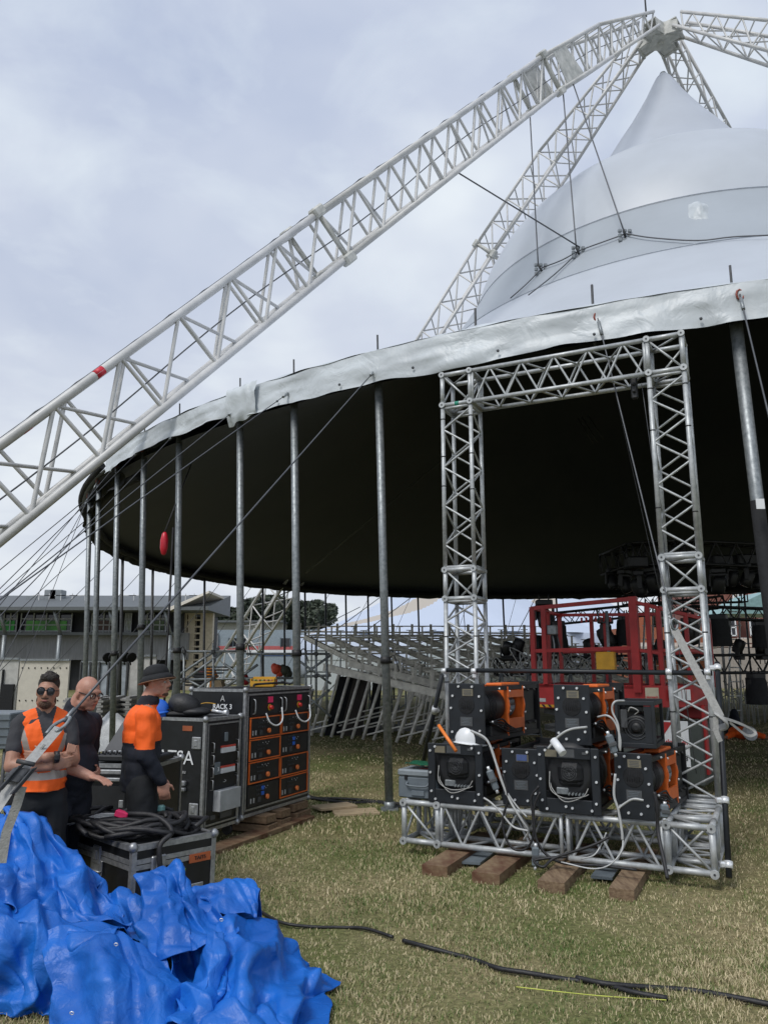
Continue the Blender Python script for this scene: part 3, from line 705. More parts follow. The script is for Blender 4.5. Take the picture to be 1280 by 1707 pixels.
part(arch, 'green_mark', mat('green_tape', (.02, .25, .17), .5), lambda b: (b.tube(PT(LL+.14, LO, LZ3+.01), PT(LL+.19, LO, LZ3+.01), RT*1.12, 10), b.tube(PT(0.05, LO-.002, LZ2+.032), PT(.30, LO-.002, LZ2+.032), .012, 6)))
def marks(b):
    for s_ in (0, TW, LL, LL+TW):
        for z in (1.3+.11*s_, 2.1, 3.3+.2*s_, 4.2, 4.66): b.tube(PT(s_, LO, z), PT(s_, LO, z+.012), RT*1.08, 10)
part(arch, 'black_mark', M_RUB, marks)
part(arch, 'pulley_block', M_BLK, lambda b: (b.box(PT(.52, LO+.1, LZ3-.1), (.07, .05, .24), Matrix.Rotation(-.46, 3, 'Z'), bev=.015), b.ball(PT(.52, LO+.06, LZ3-.06), .018), b.ball(PT(.52, LO+.06, LZ3-.14), .018)))
# black scaffold pipes clamped to the arch
pz = 1.735
pipe = thing('brace_pipe', 'long black scaffold pipe clamped level across the front of both arch uprights', 'pipe', tuple(PT(1.3, LO-.09, pz)), 0, 'black pipes clamped to the arch')
part(pipe, 'tube', M_BLK2, lambda b: b.tube(PT(-.04, LO-.075, pz-.02), PT(LL+TW+.03, LO-.075, pz+.0), .0242, 12))
def clampf(b, c):
    b.tube(Vector(c)-PD*.028, Vector(c)+PD*.028, .034, 10); b.box(Vector(c)+PN*.045+V(0, 0, 0), (.05, .05, .055), bev=.01); b.box(Vector(c)+V(0, 0, -.05), (.045, .03, .05), bev=.008)
for s_ in (0, TW, LL, LL+TW): part(pipe, 'clamp', M_BOLT, lambda b: clampf(b, PT(s_, LO-.075, pz-.01)))
p1 = PT(LL+TW+.0, LO-.14, pz-.05); p2 = AZ(700, 1296, .50)
pipe = thing('brace_pipe', 'black scaffold pipe sloping down from the left upright to the grey toolbox', 'pipe', tuple(p2), 0, 'black pipes clamped to the arch')
part(pipe, 'tube', M_BLK2, lambda b: b.tube(p1, p2, .0242, 12))
part(pipe, 'clamp', M_BOLT, lambda b: (b.box(p1.lerp(p2, .33)+PN*.03, (.08, .06, .07), bev=.015), b.tube(p1.lerp(p2, .30), p1.lerp(p2, .36), .034, 10)))
p3 = PT(-.09, LO-.05, pz+.08); p4 = PT(-.10, .06, .10)
pipe = thing('brace_pipe', 'black scaffold pipe leaning beside the right upright of the arch', 'pipe', tuple(p4), 0, 'black pipes clamped to the arch')
part(pipe, 'tube', M_BLK2, lambda b: b.tube(p3, p4, .0242, 12))
for f_ in (.03, .68, .95): part(pipe, 'clamp', M_BOLT, lambda b: (b.tube(p3.lerp(p4, f_-.015), p3.lerp(p4, f_+.015), .036, 10), b.box(p3.lerp(p4, f_)+PD*.045, (.06, .06, .05), bev=.012)))
# grey webbing strap in front of the right upright, with its loose tail
def ribbon(b, pts, w, nrm, th=.003):
    pts = [Vector(p) for p in pts]; nrm = Vector(nrm).normalized(); P = []
    for i, p in enumerate(pts):
        d = (pts[min(i+1, len(pts)-1)]-pts[max(i-1, 0)]).normalized(); s_ = d.cross(nrm).normalized()*(w/2)
        P.append((p-s_, p+s_))
    for off in (0, 1):
        rows = [q[0]+nrm*th*off for q in P]; rows2 = [q[1]+nrm*th*off for q in P]
        n = len(rows); vs = rows+rows2; fs = [(i, i+1, n+i+1, n+i) if off else (i, n+i, n+i+1, i+1) for i in range(n-1)]
        b.add(vs, fs, True)
    n = len(P)
    for k in (0, 1):
        a_ = [q[k] for q in P]; vs = a_+[q+nrm*th for q in a_]; b.add(vs, [(i, i+1, n+i+1, n+i) for i in range(n-1)])
sa, sb = AY(1124, 1050, 6.9), AY(1200, 1195, 6.72)
st = thing('ratchet_strap', 'grey webbing strap running across the right upright with its tail hanging behind', 'strap', tuple(sb), 0, 'grey webbing straps on the guy wires')
part(st, 'webbing', M_STRAP, lambda b: ribbon(b, [sa, sa.lerp(sb, .3), sa.lerp(sb, .6)+V(.004, 0, 0), sb], .068, (-.1, -1, 0)))
part(st, 'knot', M_STRAP, lambda b: (b.path(spline([sb+V(-.04, 0, .03), sb+V(.01, -.05, -.02), sb+V(.05, 0, -.07), sb+V(0, .05, -.1), sb+V(-.05, 0, -.13)], 4), .035, 6, flat=.012), ribbon(b, [sb+V(-.05, -.02, 0), sb+V(-.06, -.03, -.12), sb+V(-.03, -.03, -.2)], .045, (0, -1, .2))))
part(st, 'tail', M_STRAP, lambda b: ribbon(b, spline([sb, AY(1232, 1206, 7.0), AY(1252, 1216, 7.2), AY(1258, 1223, 7.2), AY(1244, 1226, 7.1), AY(1215, 1204, 6.9)], 5), .026, (.1, -1, .3)))
part(st, 'hook', M_GALV, lambda b: b.path([sa+V(.03*cos(q), 0, .05+.05*sin(q)) for q in [i*pi/4 for i in range(9)]], .010, 6))

# ------------------------------------------------------------------ winch units: front plate at y=0, depth along +y
PRZ = atan2(-PD.y, -PD.x)
def s_for(u, z, o_=0.0):
    lo, hi = -1, 6
    for _ in range(40):
        m_ = (lo+hi)/2; p = PT(m_, o_, z)-V(0, 0, CAM_H); w = 640+F_PX*p.x/(p.y*cos(PITCH)+p.z*sin(PITCH))
        if w > u: lo = m_
        else: hi = m_
    return m_
def bolts(b, pts, r=.0115):
    for x, z in pts: b.tube((x, -.012, z), (x, -.026, z), r, 8)
def winch(label, u0, u1, z0, h, depth, style, o_=0.0, org=1):
    s1, s0 = s_for(u0, z0+h*.5, o_), s_for(u1, z0+h*.5, o_); w = s1-s0
    loc = PT(s1, o_-.02, z0)
    t = thing('winch_unit', label, 'winch', tuple(loc), PRZ-radians(8 if (style == 'plate' and org) else 0), 'black framed winches stacked on the truss base')
    loc_ = lambda name, m_, fn, label=None: part(t, name, m_, fn, world=False, label=label)
    if style == 'plate':
        loc_('front_plate', M_BLK2, lambda b: b.box((w/2, 0, h/2), (w, .022, h), bev=.006))
        loc_('bolt', M_BOLT, lambda b: bolts(b, [(.05, h-.12), (w-.05, h-.12), (.03, h*.58), (w-.03, h*.55), (.04, .10), (w-.05, .12), (w*.33, .05), (w*.66, .05), (w*.3, h-.03), (w*.68, h-.03)]))
        loc_('port_ring', M_CLOTH, lambda b: (b.lathe([(.088, 0), (.088, .003), (.084, .004), (.02, .004)], (w*.5, -.011, h*.64), (0, -1, 0), 24), [b.tube((w*.5-.05+i*.02, -.017, h*.64-.04), (w*.5-.05+i*.02, -.017, h*.64+.04), .003, 4) for i in range(6)]))
        loc_('rating_plate', M_LBL, lambda b: b.box((w*.55, -.014, h-.085), (.115, .006, .065)))
        loc_('rating_lettering', M_LBLB, lambda b: [b.box((w*.55, -.0185, h-.067-.013*i), (.085-.01*(i % 2), .002, .005)) for i in range(4)])
        loc_('notice_label', M_LBLB, lambda b: b.box((w*.5, -.014, h*.36), (.13, .005, .085)))
        loc_('notice_lettering', M_GRYP, lambda b: [b.box((w*.5, -.018, h*.36+.03-.014*i), (.10-.02*(i % 3), .002, .004)) for i in range(5)])
    else:
        def fr(b):
            e_ = .075
            b.box((e_/2, 0, h/2), (e_, .022, h), bev=.006); b.box((w-e_/2, 0, h/2), (e_, .022, h), bev=.006)
            b.box((w/2, .0, h-.05), (w-2*e_, .02, .10), bev=.005); b.box((w/2, 0, .06), (w-2*e_, .02, .12), bev=.005)
        loc_('front_frame', M_BLK2, fr)
        loc_('bolt', M_BOLT, lambda b: bolts(b, [(.03, h-.07), (w-.03, h-.07), (.08, h-.03), (w-.10, h-.03), (.03, h*.5), (w-.03, h*.5), (.04, .10), (w-.04, .10), (.08, .03), (w-.08, .04), (w*.45, .06), (w*.55, .05)]))
        loc_('rating_plate', M_LBL, lambda b: b.box((.13, -.014, h-.055), (.105, .006, .06)))
        loc_('notice_label', M_LBLB, lambda b: (b.box((.27, -.013, h-.05), (.14, .004, .07)), b.box((w-.12, -.013, h-.045), (.05, .004, .02))))
        loc_('motor_housing', M_BLK, lambda b: (b.box((w*.52, .12, h*.56), (w*.50, .22, h*.44), bev=.06), b.box((w*.52, .03, h*.60), (w*.40, .10, h*.34), bev=.07)))
        def grille(b):
            for i in range(9):
                a_ = i*2*pi/9; b.tube((w*.52, -.022, h*.62), (w*.52+.07*cos(a_), -.022, h*.62+.07*sin(a_)), .0025, 4)
            for r_ in (.03, .05, .07): b.path([(w*.52+r_*cos(q), -.023, h*.62+r_*sin(q)) for q in [k*pi/8 for k in range(17)]], .0025, 4)
        loc_('motor_grille', M_GALVD, grille)
        loc_('control_wires', M_STRAP, lambda b: [b.path(spline([(w*.2, .0+.01*i, h*.62-.1*i), (w*.22+.02*i, -.03, h*.35), (w*.45, -.05, h*.24-.03*i), (w*.72, -.02, h*.27), (w*.8, .02, h*.3+.05*i)], 5), .0042, 5) for i in range(2)])
        loc_('gland_box', M_GALV, lambda b: (b.box((w*.38, .06, h*.32), (.11, .06, .06), bev=.008), [b.tube((w*.5+.03*i, .04, h*.3), (w*.5+.03*i, -.01, h*.29), .01, 6) for i in range(5)]))
    D = depth
    def body(b):
        b.box((w/2, D, h/2), (w, .02, h), bev=.005)
        for x in (.03, w-.03):
            for z in (.04, h-.05): b.box((x, D/2, z), (.04, D-.03, .04))
        b.box((w/2, D*.55, .10), (w*.9, D*.85, .12), bev=.01)
    loc_('frame_rails', M_BLK, body)
    loc_('motor', M_BLK, lambda b: (b.lathe([(w*.30, .04), (w*.47, .06), (w*.49, D*.20), (w*.49, D*.30), (w*.44, D*.36), (w*.44, D*.38)], (w*.5, 0, h*.60), (0, 1, 0), 20), [b.lathe([(w*.5, D*.10+.03*i), (w*.5, D*.10+.03*i+.012)], (w*.5, 0, h*.60), (0, 1, 0), 20) for i in range(5)]))
    def oplates(b):
        for y in (D*.40, D*.68):
            n = 22; cx, cz, r = w*.5, h*.58, min(w*.53, h*.40)
            poly = [(cx+r*cos(q), y, cz+r*sin(q)) for q in [2*pi*i/n for i in range(n)]]
            b.prism(poly[::-1], (0, 0, 0), (0, .02, 0)); b.box((cx, y+.011, .13), (w*.96, .024, .18))
            b.box((w-.03, y+.012, h*.52), (.05, .03, h*.82), bev=.004)
        b.box((w*.62, D*.55, h-.02), (w*.45, D*.34, .03), bev=.008); b.box((w*.30, D*.25, h-.035), (.08, D*.45, .02))
        for x in (w-.01,): b.box((x, D*.54, h*.80), (.022, D*.27, .07)); b.box((x, D*.54, h*.28), (.022, D*.27, .10))
    if org: loc_('orange_side_plate', M_ORG, oplates)
    loc_('cable_drum', M_GALV, lambda b: (b.lathe([(.11, D*.42), (.11, D*.67)], (w*.5, 0, h*.58), (0, 1, 0), 18), [b.path([(w*.5+.125*cos(q), D*.44+.016*k, h*.58+.125*sin(q)) for q in [j*pi/8 for j in range(17)]], .008, 4) for k in range(int(D*.2/.016))]))
    loc_('gearbox', M_BLK, lambda b: (b.box((w*.5, D*.84, h*.55), (w*.8, D*.26, h*.7), bev=.03), [b.tube((w-.01, D*y, h*z), (w+.008, D*y, h*z), .014, 8) for y, z in ((.78, .25), (.9, .25), (.78, .85), (.9, .85))]))
    loc_('side_bolt', M_BOLT, lambda b: [b.ball((w-.0, D*y, h*z), .012, 6, 4) for y, z in ((.43, .85), (.43, .5), (.44, .2), (.70, .9), (.71, .45), (.70, .15), (.3, .25), (.2, .3), (.25, .9), (.12, .35))])
    loc_('side_wiring', M_RUB, lambda b: [b.path(spline([(w-.02, D*.1+.02*i, h*.35), (w+.02, D*.25, h*.22+.03*i), (w+.01, D*.38, h*.15+.02*i), (w-.01, D*.6, h*.12)], 5), .009, 5) for i in range(4)])
    return t
ZB = .51
W1 = winch('black winch with orange side plates, upper left of the stack above the white helmet', 750, 813, ZB+.545, .56, 1.3, 'plate', .10)
W2 = winch('black open-fronted winch at the lower left, beside the grey toolbox', 715, 806, ZB, .54, 1.25, 'frame')
W3 = winch('narrow black winch with a blue rating plate, low between the two open-fronted ones', 838, 902, ZB, .51, 1.2, 'plate', .16, org=0)
W4 = winch('black open-fronted winch at the lower centre, draped with white flex', 897, 1001, ZB, .56, 1.25, 'frame', -.03)
W5 = winch('black winch with an orange drum frame, upper centre of the stack', 925, 987, ZB+.575, .53, 1.0, 'plate', .08)
W6 = winch('black winch with orange side plates at the lower right, next to the right upright', 1026, 1091, ZB, .54, 1.15, 'plate', -.02)
part(W3, 'blue_rating_plate', mat('blue_label', (.06, .09, .22), .4), lambda b: b.box((.20, -.022, .43), (.10, .004, .055)), world=False)
# compact motor cage on top at the right
s1, s0 = s_for(1029, 1.25, .1), s_for(1090, 1.25, .1); w = s1-s0; h = .36; D = .55
t = thing('motor_cage', 'boxy black cage with a round motor inside, on top of the lower right winch', 'motor', tuple(PT(s1, .08, 1.10)), PRZ)
def cage(b):
    for x in (0, w):
        for y in (0, D): b.box((x, y, h/2), (.03, .03, h-.02), bev=.004)
    for z in (.0, h):
        for y in (0, D): b.box((w/2, y, z), (w+.03, .03, .04), bev=.004)
        for x in (0, w): b.box((x, D/2, z), (.03, D, .04), bev=.004)
    b.box((w/2, D/2, h+.012), (w, D, .008)); b.box((w/2, D*.5, .03), (w*.96, D*.96, .03)); b.box((w-.045, .0, h/2), (.06, .01, h-.05)); b.box((w/2, .02, .07), (w-.05, .02, .05))
part(t, 'cage_frame', M_BLK2, cage, world=False)
part(t, 'motor', M_BLK, lambda b: (b.lathe([(.04, -.005), (.10, 0), (.115, .02), (.12, .2), (.11, .4)], (w*.52, .02, h*.42), (0, 1, 0), 12), b.lathe([(.02, -.01), (.035, 0), (.05, .004)], (w*.52, .0, h*.42), (0, 1, 0), 16)), world=False)
part(t, 'motor_face_ring', M_GALVD, lambda b: [b.path([(w*.52+r_*cos(q), .006, h*.42+r_*sin(q)) for q in [k*pi/8 for k in range(17)]], .004, 4) for r_ in (.045, .075, .1)], world=False)
part(t, 'relay_box', M_GALVD, lambda b: (b.box((.06, .03, h*.62), (.06, .05, .16), bev=.006), b.box((w*.45, .1, h*.86), (.16, .1, .05), bev=.01)), world=False)
part(t, 'flex', M_STRAP, lambda b: b.path(spline([(.10, .0, h*.8), (.13, -.02, h*.9), (.19, -.01, h*.82), (.15, .02, h*.72)], 4), .006, 5), world=False)
# white hard hat, orange handle, toolbox
hp = PT(s_for(783, 1.1, .12), .12, 1.05)
hh = thing('hard_hat', 'white hard hat lying on the lower left winch', 'helmet', tuple(hp))
R_ = Matrix.Rotation(.5, 3, 'Y')
part(hh, 'shell', M_WHTP, lambda b: b.ball(hp+V(0, 0, .03), (.145, .125, .155), 20, 12, R_))
part(hh, 'brim', M_WHTP, lambda b: b.lathe([(.13, 0), (.165, -.006), (.168, -.002), (.13, .012)], tuple(hp+V(0, 0, .0)), (0.1, 0, 1), 24))
part(hh, 'chin_strap', M_LBLB, lambda b: b.path(spline([hp+V(.03, -.13, .10), hp+V(.06, -.128, .13), hp+V(.10, -.105, .16)], 4), .003, 4))
b = MB(); b.tube(AY(731, 1209, 7.55), AY(760, 1252, 7.35), .017, 8); tag(b.build('pry_bar', mat('orange_grip', (.75, .20, .03), .45), base=tuple(AY(745, 1230, 7.5))), 'orange bar leaning behind the lower left winch', 'bar')
s1, s0 = s_for(668, .6, .12), s_for(716, .6, .12)
tb = thing('toolbox', 'grey plastic toolbox with a carry handle on the left end of the truss base', 'toolbox', tuple(PT(s1, .06, .51)), PRZ); w = s1-s0+.12
part(tb, 'body', M_GRYP, lambda b: (b.box((w/2, .15, .10), (w, .30, .20), bev=.012), b.box((w/2, -.004, .05), (w*.32, .02, .05), bev=.005)), world=False)
part(tb, 'lid', mat('light_grey_plastic', (.22, .25, .27), .4), lambda b: (b.box((w/2, .15, .235), (w*1.03, .32, .065), bev=.015)), world=False)
part(tb, 'handle', M_GRYP, lambda b: b.path(spline([(w*.24, -.005, .15), (w*.25, -.03, .125), (w*.5, -.035, .118), (w*.74, -.03, .125), (w*.75, -.005, .15)], 4), .009, 6), world=False)
part(tb, 'latch', M_BLK, lambda b: [b.box((w*x, -.004, .195), (.03, .014, .05), bev=.003) for x in (.2, .8)], world=False)
part(tb, 'red_sticker', mat('red_sticker', (.45, .06, .06), .5), lambda b: b.box((w*.55, .12, .270), (.12, .03, .003)), world=False)
gp = PT(s1-.24, .2, .80)
gc = MB(); PP = []
for j in range(9):
    for i in range(13):
        a_, c_ = i/12, j/8; PP.append(gp+PD*(.18-.42*a_)+PN*(-.12+.26*c_)+V(0, 0, .02+.05*abs(mnoise.noise(V(a_*5, c_*5, 3)))))
gc.grid(PP, 13, 9); tag(gc.build('green_bag', mat('green_nylon', (.01, .10, .05), .5, bump=.6), base=tuple(gp)), 'green nylon bag lying flat on the grey toolbox', 'bag')
# timbers and flat plates under the base
def sleeper(u0, v0, u1, v1, label, m_, L_=1.5, h=.085, name='timber_sleeper', cat='timber', group='timbers under the truss base', z=.10):
    a = AZ(u0, v0, z); c = AZ(u1, v1, z); d = (c-a); w = d.length; d.normalize(); n = V(-d.y, d.x, 0); n = (PN*.86+n*.14).normalized()
    b = MB(); q = [a-V(0, 0, z), c-V(0, 0, z), c-V(0, 0, z)+n*L_, a-V(0, 0, z)+n*L_]
    b.prism([Vector(p) for p in q], (0, 0, z-h), (0, 0, z)) if h >= z-.02 else b.prism([Vector(p)+V(0, 0, z-h) for p in q], (0, 0, 0), (0, 0, h))
    o = b.build(name, m_, base=tuple((a+c)/2-V(0, 0, z))); tag(o, label, cat, group); o.rotation_euler = (0, 0, 0); return o
sleeper(703, 1438, 745, 1442, 'timber sleeper under the truss base, leftmost, with red brown stains', M_WOOD2)
sleeper(786, 1450, 832, 1455, 'timber sleeper under the truss base, second from the left', M_WOOD2)
sleeper(895, 1464, 940, 1469, 'weathered timber sleeper under the middle of the truss base', M_WOOD)
sleeper(1014, 1476, 1056, 1481, 'timber sleeper under the truss base, rightmost', M_WOOD)
sleeper(767, 1436, 800, 1438, 'dark flat plate between the two left timbers', M_GRYP, .5, .02, 'packing_plate', 'plate', 'flat plates under the truss base', .05)
sleeper(984, 1460, 1020, 1463, 'dark flat plate between the two right timbers', M_GRYP, .5, .02, 'packing_plate', 'plate', 'flat plates under the truss base', .05)
# ------------------------------------------------------------------ loose cables and connectors on the winches
def cable(label, pts, r, m_, name='cable', cat='cable', group='cables draped over the winches', n=7, flat=None):
    b = MB(); P = spline(pts, n); b.path(P, r, 7, flat=flat); return tag(b.build(name, m_, base=tuple(P[-1])), label, cat, group)
Yf = lambda u: 6.69 + (R0.x - (u-640)/F_PX*6.9)*.47 - .13
def cp(*l): return [AY(u, v, Yf(u)+(t_[0] if t_ else 0)) for u, v, *t_ in l]
M_FLEX = mat('pale_flex', (.42, .43, .43), .5)
cable('thick pale flex looping from the upper left winch down across the base truss', cp((785, 1218, .05), (810, 1232), (823, 1262), (835, 1300), (850, 1335), (868, 1365), (880, 1385, .05), (873, 1400, .1)), .011, M_FLEX)
cable('second pale flex beside the thick one, down to the base truss', cp((787, 1220, .06), (814, 1238), (828, 1275), (842, 1315), (862, 1345), (878, 1362)), .008, M_FLEX)
cable('pale flex arching over the open-fronted centre winch', cp((978, 1212, .1), (950, 1216), (930, 1228), (913, 1248)), .011, M_FLEX)
cable('pale flex from the upper centre winch to the grey connector', cp((996, 1195, .1), (1012, 1193), (1025, 1205), (1033, 1230), (1033, 1252)), .009, M_FLEX)
cable('white flex hanging from the motor cage down the front', cp((1040, 1168, .1), (1024, 1170), (1020, 1185), (1030, 1210), (1032, 1250)), .009, M_FLEX)
cable('pair of pale flexes hanging between the centre and right winches', cp((1025, 1290), (1023, 1325), (1030, 1350), (1036, 1385), (1037, 1400)), .011, M_FLEX)
cable('pale flex loop on the right winch front', cp((1072, 1334, -.01), (1055, 1332, -.02), (1040, 1340), (1030, 1348)), .009, M_FLEX)
cable('pale flex under the lower left winch', cp((806, 1330), (818, 1338), (835, 1355), (855, 1378), (880, 1385)), .009, M_FLEX)
cable('black rubber cable loop hanging left of the grey connector on the base', cp((838, 1290), (846, 1330), (838, 1365), (842, 1395), (856, 1415), (876, 1415), (888, 1395), (888, 1360), (885, 1330), (898, 1310)), .011, M_RUB)
cable('black rubber cable hanging to the ground at the centre connector', cp((900, 1320), (890, 1345), (890, 1375), (896, 1405), (915, 1428), (945, 1440, -.05), (1000, 1443, -.08), (1060, 1450, -.1)), .012, M_RUB)
cable('black cable running along the bottom chord of the base', cp((945, 1428, -.08), (915, 1430, -.1), (890, 1435, -.15), (905, 1445, -.2), (925, 1430, -.1), (985, 1410, -.05), (1015, 1395)), .012, M_RUB)
cable('bundle of black cables dropping at the right corner of the base', cp((1090, 1320), (1095, 1350), (1096, 1385), (1105, 1430, -.1), (1112, 1465, -.2)), .015, M_RUB)
cable('thin pale flex across the bottom chord, right of centre', cp((935, 1437, -.1), (985, 1448, -.12), (1015, 1442, -.1), (1035, 1420, -.05), (1038, 1400)), .006, M_FLEX)
cable('thin pale flex in a low loop under the centre winch', cp((968, 1432, -.05), (990, 1425, -.05), (1003, 1405), (1010, 1388)), .006, M_FLEX)
def connector(label, u, v, ang, L_=.13, m_=None):
    c = AY(u, v, Yf(u)-.05); t = thing('connector', label, 'connector', tuple(c), 0, 'grey plug connectors on the cables'); R = Matrix.Rotation(ang, 3, 'Y')
    part(t, 'shell', m_ or M_GRYP, lambda b: (b.box(c+R@V(0, 0, L_*.28), (.062, .05, L_*.5), R, bev=.012), b.box(c-R@V(0, 0, L_*.28), (.058, .046, L_*.5), R, bev=.012)))
    part(t, 'latch', M_LBLB, lambda b: b.box(c+R@V(0, -.028, 0), (.07, .012, .03), R, bev=.003))
    part(t, 'gland', M_BOLT, lambda b: [b.tube(c+R@V(0, 0, s_*L_*.5), c+R@V(0, 0, s_*L_*.72), .014, 8) for s_ in (-1, 1)])
connector('grey plug connector hanging by the side of the lower left winch', 821, 1300, -.35, .17)
connector('grey plug connector on the base truss between the left and centre winches', 892, 1428, .06, .15)
connector('grey plug connector on top between the centre and right winches', 1019, 1240, -.3, .15)
connector('small grey plug connector at the right end beside the corner block', 1107, 1352, .1, .10)
pr = thing('tape_roll', 'white cardboard roll lying on the centre winch', 'roll', tuple(AY(930, 1247, 6.75)))
part(pr, 'roll', M_WHTP, lambda b: b.tube(AY(922, 1234, 6.8), AY(938, 1256, 6.7), .034, 14))
part(pr, 'bore', M_LBLB, lambda b: b.tube(AY(921.6, 1233.4, 6.8), AY(923, 1235, 6.795), .018, 10))
# ------------------------------------------------------------------ flight cases
def edge_case(t, w, d, h, nm='body', m=None, rail=.032, lidz=None, front_open=False, balls=True):
    """local: front-left-bottom corner at origin, front faces -y"""
    part(t, nm, m or M_CASE, lambda b: b.box((w/2, d/2, h/2), (w-.006, d-.006, h-.006)), world=False)
    def rails(b):
        e = rail
        for x in (0, w):
            for y in (0, d): b.box((x+(e/2-.003)*(1 if x == 0 else -1), y+(e/2-.003)*(1 if y == 0 else -1), h/2), (e, e, h-2*e))
        for z in [0, h]:
            zz = z+(e/2-.003)*(1 if z == 0 else -1)
            for y in (0, d): b.box((w/2, y+(e/2-.003)*(1 if y == 0 else -1), zz), (w, e, e))
            for x in (0, w): b.box((x+(e/2-.003)*(1 if x == 0 else -1), d/2, zz), (e, d-2*e, e))
        if lidz:
            for dz in (-.018, .018):
                for y in (0, d): b.box((w/2, y+(.006 if y == 0 else -.006), lidz+dz), (w, .02, .03))
                for x in (0, w): b.box((x+(.006 if x == 0 else -.006), d/2, lidz+dz), (.02, d-.04, .03))
    part(t, 'edge_rails', M_CASEA, rails, world=False)
    if balls:
        part(t, 'corner_cap', M_CASEA, lambda b: [b.ball((x, y, z), .034, 8, 6) for x in (0.008, w-.008) for y in (.008, d-.008) for z in (.008, h-.008)], world=False)
def latch(t, x, z, y=-.006, side=False):
    def f(b):
        if side: b.box((y, x, z), (.02, .11, .12), bev=.008); b.box((y-.012, x, z), (.012, .04, .06), bev=.004)
        else: b.box((x, y, z), (.11, .02, .12), bev=.008); b.box((x, y-.012, z), (.04, .012, .06), bev=.004)
    part(t, 'latch', M_CASEA, f, world=False)
def chandle(t, x, z, side=False, w=.15, y=-.004):
    def f(b):
        P = [(x-w/2, y, z), (x-w/2, y-.02, z), (x+w/2, y-.02, z), (x+w/2, y, z)]
        if side: P = [(p[1], p[0], p[2]) for p in P]
        b.path(P, .008, 6)
        if side: b.box((y, x, z+.02), (.012, w*1.1, .10), bev=.004)
        else: b.box((x, y, z+.02), (w*1.1, .012, .10), bev=.004)
    part(t, 'handle', M_CASEA, f, world=False)
# --- double rack with pink tape
A = AZ(403, 1365, .2); Bp = AZ(515, 1330, .2); dR = (Bp-A); w = dR.length; rz = atan2(dR.y, dR.x); h = 1.33; d = .74
rk = thing('amplifier_rack', 'wide black double rack case with orange frames and pink tape, lettered RACK 3', 'rack case', tuple(A), rz, 'rack cases on timbers')
edge_case(rk, w, d, h)
loc_ = lambda n, m_, f, label=None: part(rk, n, m_, f, world=False, label=label)
loc_('inner_trim', M_CASEA, lambda b: [b.box(c, s_) for c, s_ in (((w/2, -.006, .07), (w-.08, .008, .018)), ((w/2, -.006, h-.06), (w-.08, .008, .018)), ((.045, -.006, h/2), (.018, .008, h-.12)), ((w-.045, -.006, h/2), (.018, .008, h-.12)))])
cw = (w-.14)/2; rows = 4; top = h-.30; rh = (top-.09)/rows
loc_('breaker_panel', M_BLK, lambda b: [b.box((.07+cw*(i+.5), -.010, h-.185), (cw-.03, .014, .20), bev=.004) for i in (0, 1)])
M_SW = mat('orange_dial', (.85, .22, .06), .4)
for c in (0, 1):
    x0 = .07+cw*c
    loc_('pink_tape', M_PINK, lambda b: b.box((x0+cw*.62, -.022, h-.125), (.10, .004, .065)))
    loc_('emergency_knob', mat('knob_red', (.6, .03, .03), .4), lambda b: b.tube((x0+cw*.60, -.018, h-.21), (x0+cw*.60, -.06, h-.21), .022, 12))
    loc_('knob_ring', M_YEL, lambda b: b.tube((x0+cw*.60, -.016, h-.21), (x0+cw*.60, -.024, h-.21), .036, 14))
    loc_('panel_handle', M_CASEA, lambda b: [b.path(spline([(x, -.016, h-.11), (x, -.05, h-.13), (x, -.05, h-.25), (x, -.016, h-.27)], 3), .007, 6) for x in (x0+.05, x0+cw-.04)])
    loc_('white_jumper_lead', M_WHTP, lambda b: b.path(spline([(x0+cw*.46, -.03, h-.27), (x0+cw*.50, -.07, h-.37), (x0+cw*.68, -.09, h-.41), (x0+cw*.88, -.08, h-.36), (x0+cw*.93, -.05, h-.22)], 5), .0095, 7))
    for r in range(rows):
        z0 = .09+rh*r; blank = (c == 0 and r == 0) or (c == 1 and r == 2)
        mod = loc_('drive_module', M_BLK, lambda b: b.box((x0+cw*.5, -.008, z0+rh*.5), (cw-.02, .012, rh-.02), bev=.003))
        if not blank:
            def frm(b):
                for z in (z0+.012, z0+rh-.010): b.box((x0+cw*.5, -.018, z), (cw-.015, .014, .012))
                for x in (x0+.014, x0+cw-.014):
                    b.box((x, -.018, z0+rh*.5), (.012, .014, rh-.04))
            loc_('orange_frame', M_ORG, frm)
        loc_('dial', M_SW, lambda b: b.tube((x0+cw*.58, -.015, z0+.075), (x0+cw*.58, -.04, z0+.075), .026, 12))
        def sock(b):
            for i in range(4):
                for j in range(3): b.tube((x0+cw*.28+.038*i, -.014, z0+.12+.045*j), (x0+cw*.28+.038*i, -.022, z0+.12+.045*j), .010, 6)
            b.box((x0+cw*.36, -.017, z0+.06), (.06, .012, .055), bev=.004)
        loc_('socket', M_GALVD, sock)
        loc_('label_strip', M_FLEX, lambda b: [b.box((x0+cw*x, -.018, z0+z), (.018, .006, .05)) for x, z in ((.10, .065), (.19, .065))] + [b.box((x0+cw*.42+.03*i, -.018, z0+rh-.05-.02*(i % 2)), (.012, .004, .01)) for i in range(5)])
        if blank: loc_('blue_socket', M_BLUEH, lambda b: [b.box((x0+cw*.45, -.02, z0+rh-.06-.055*i), (.05, .02, .04), bev=.005) for i in range(2)])
Xs = frame(MW(rk) @ V(-.006, d*.40, h-.19), MW(rk).to_3x3() @ V(0, -1, 0))
text_mesh('RACK 3', .075, M_WHTP, rk, Xs, bold=.001)
text_mesh('A', .09, M_FLEX, rk, Xs @ Matrix.Translation((0, .085, 0)))
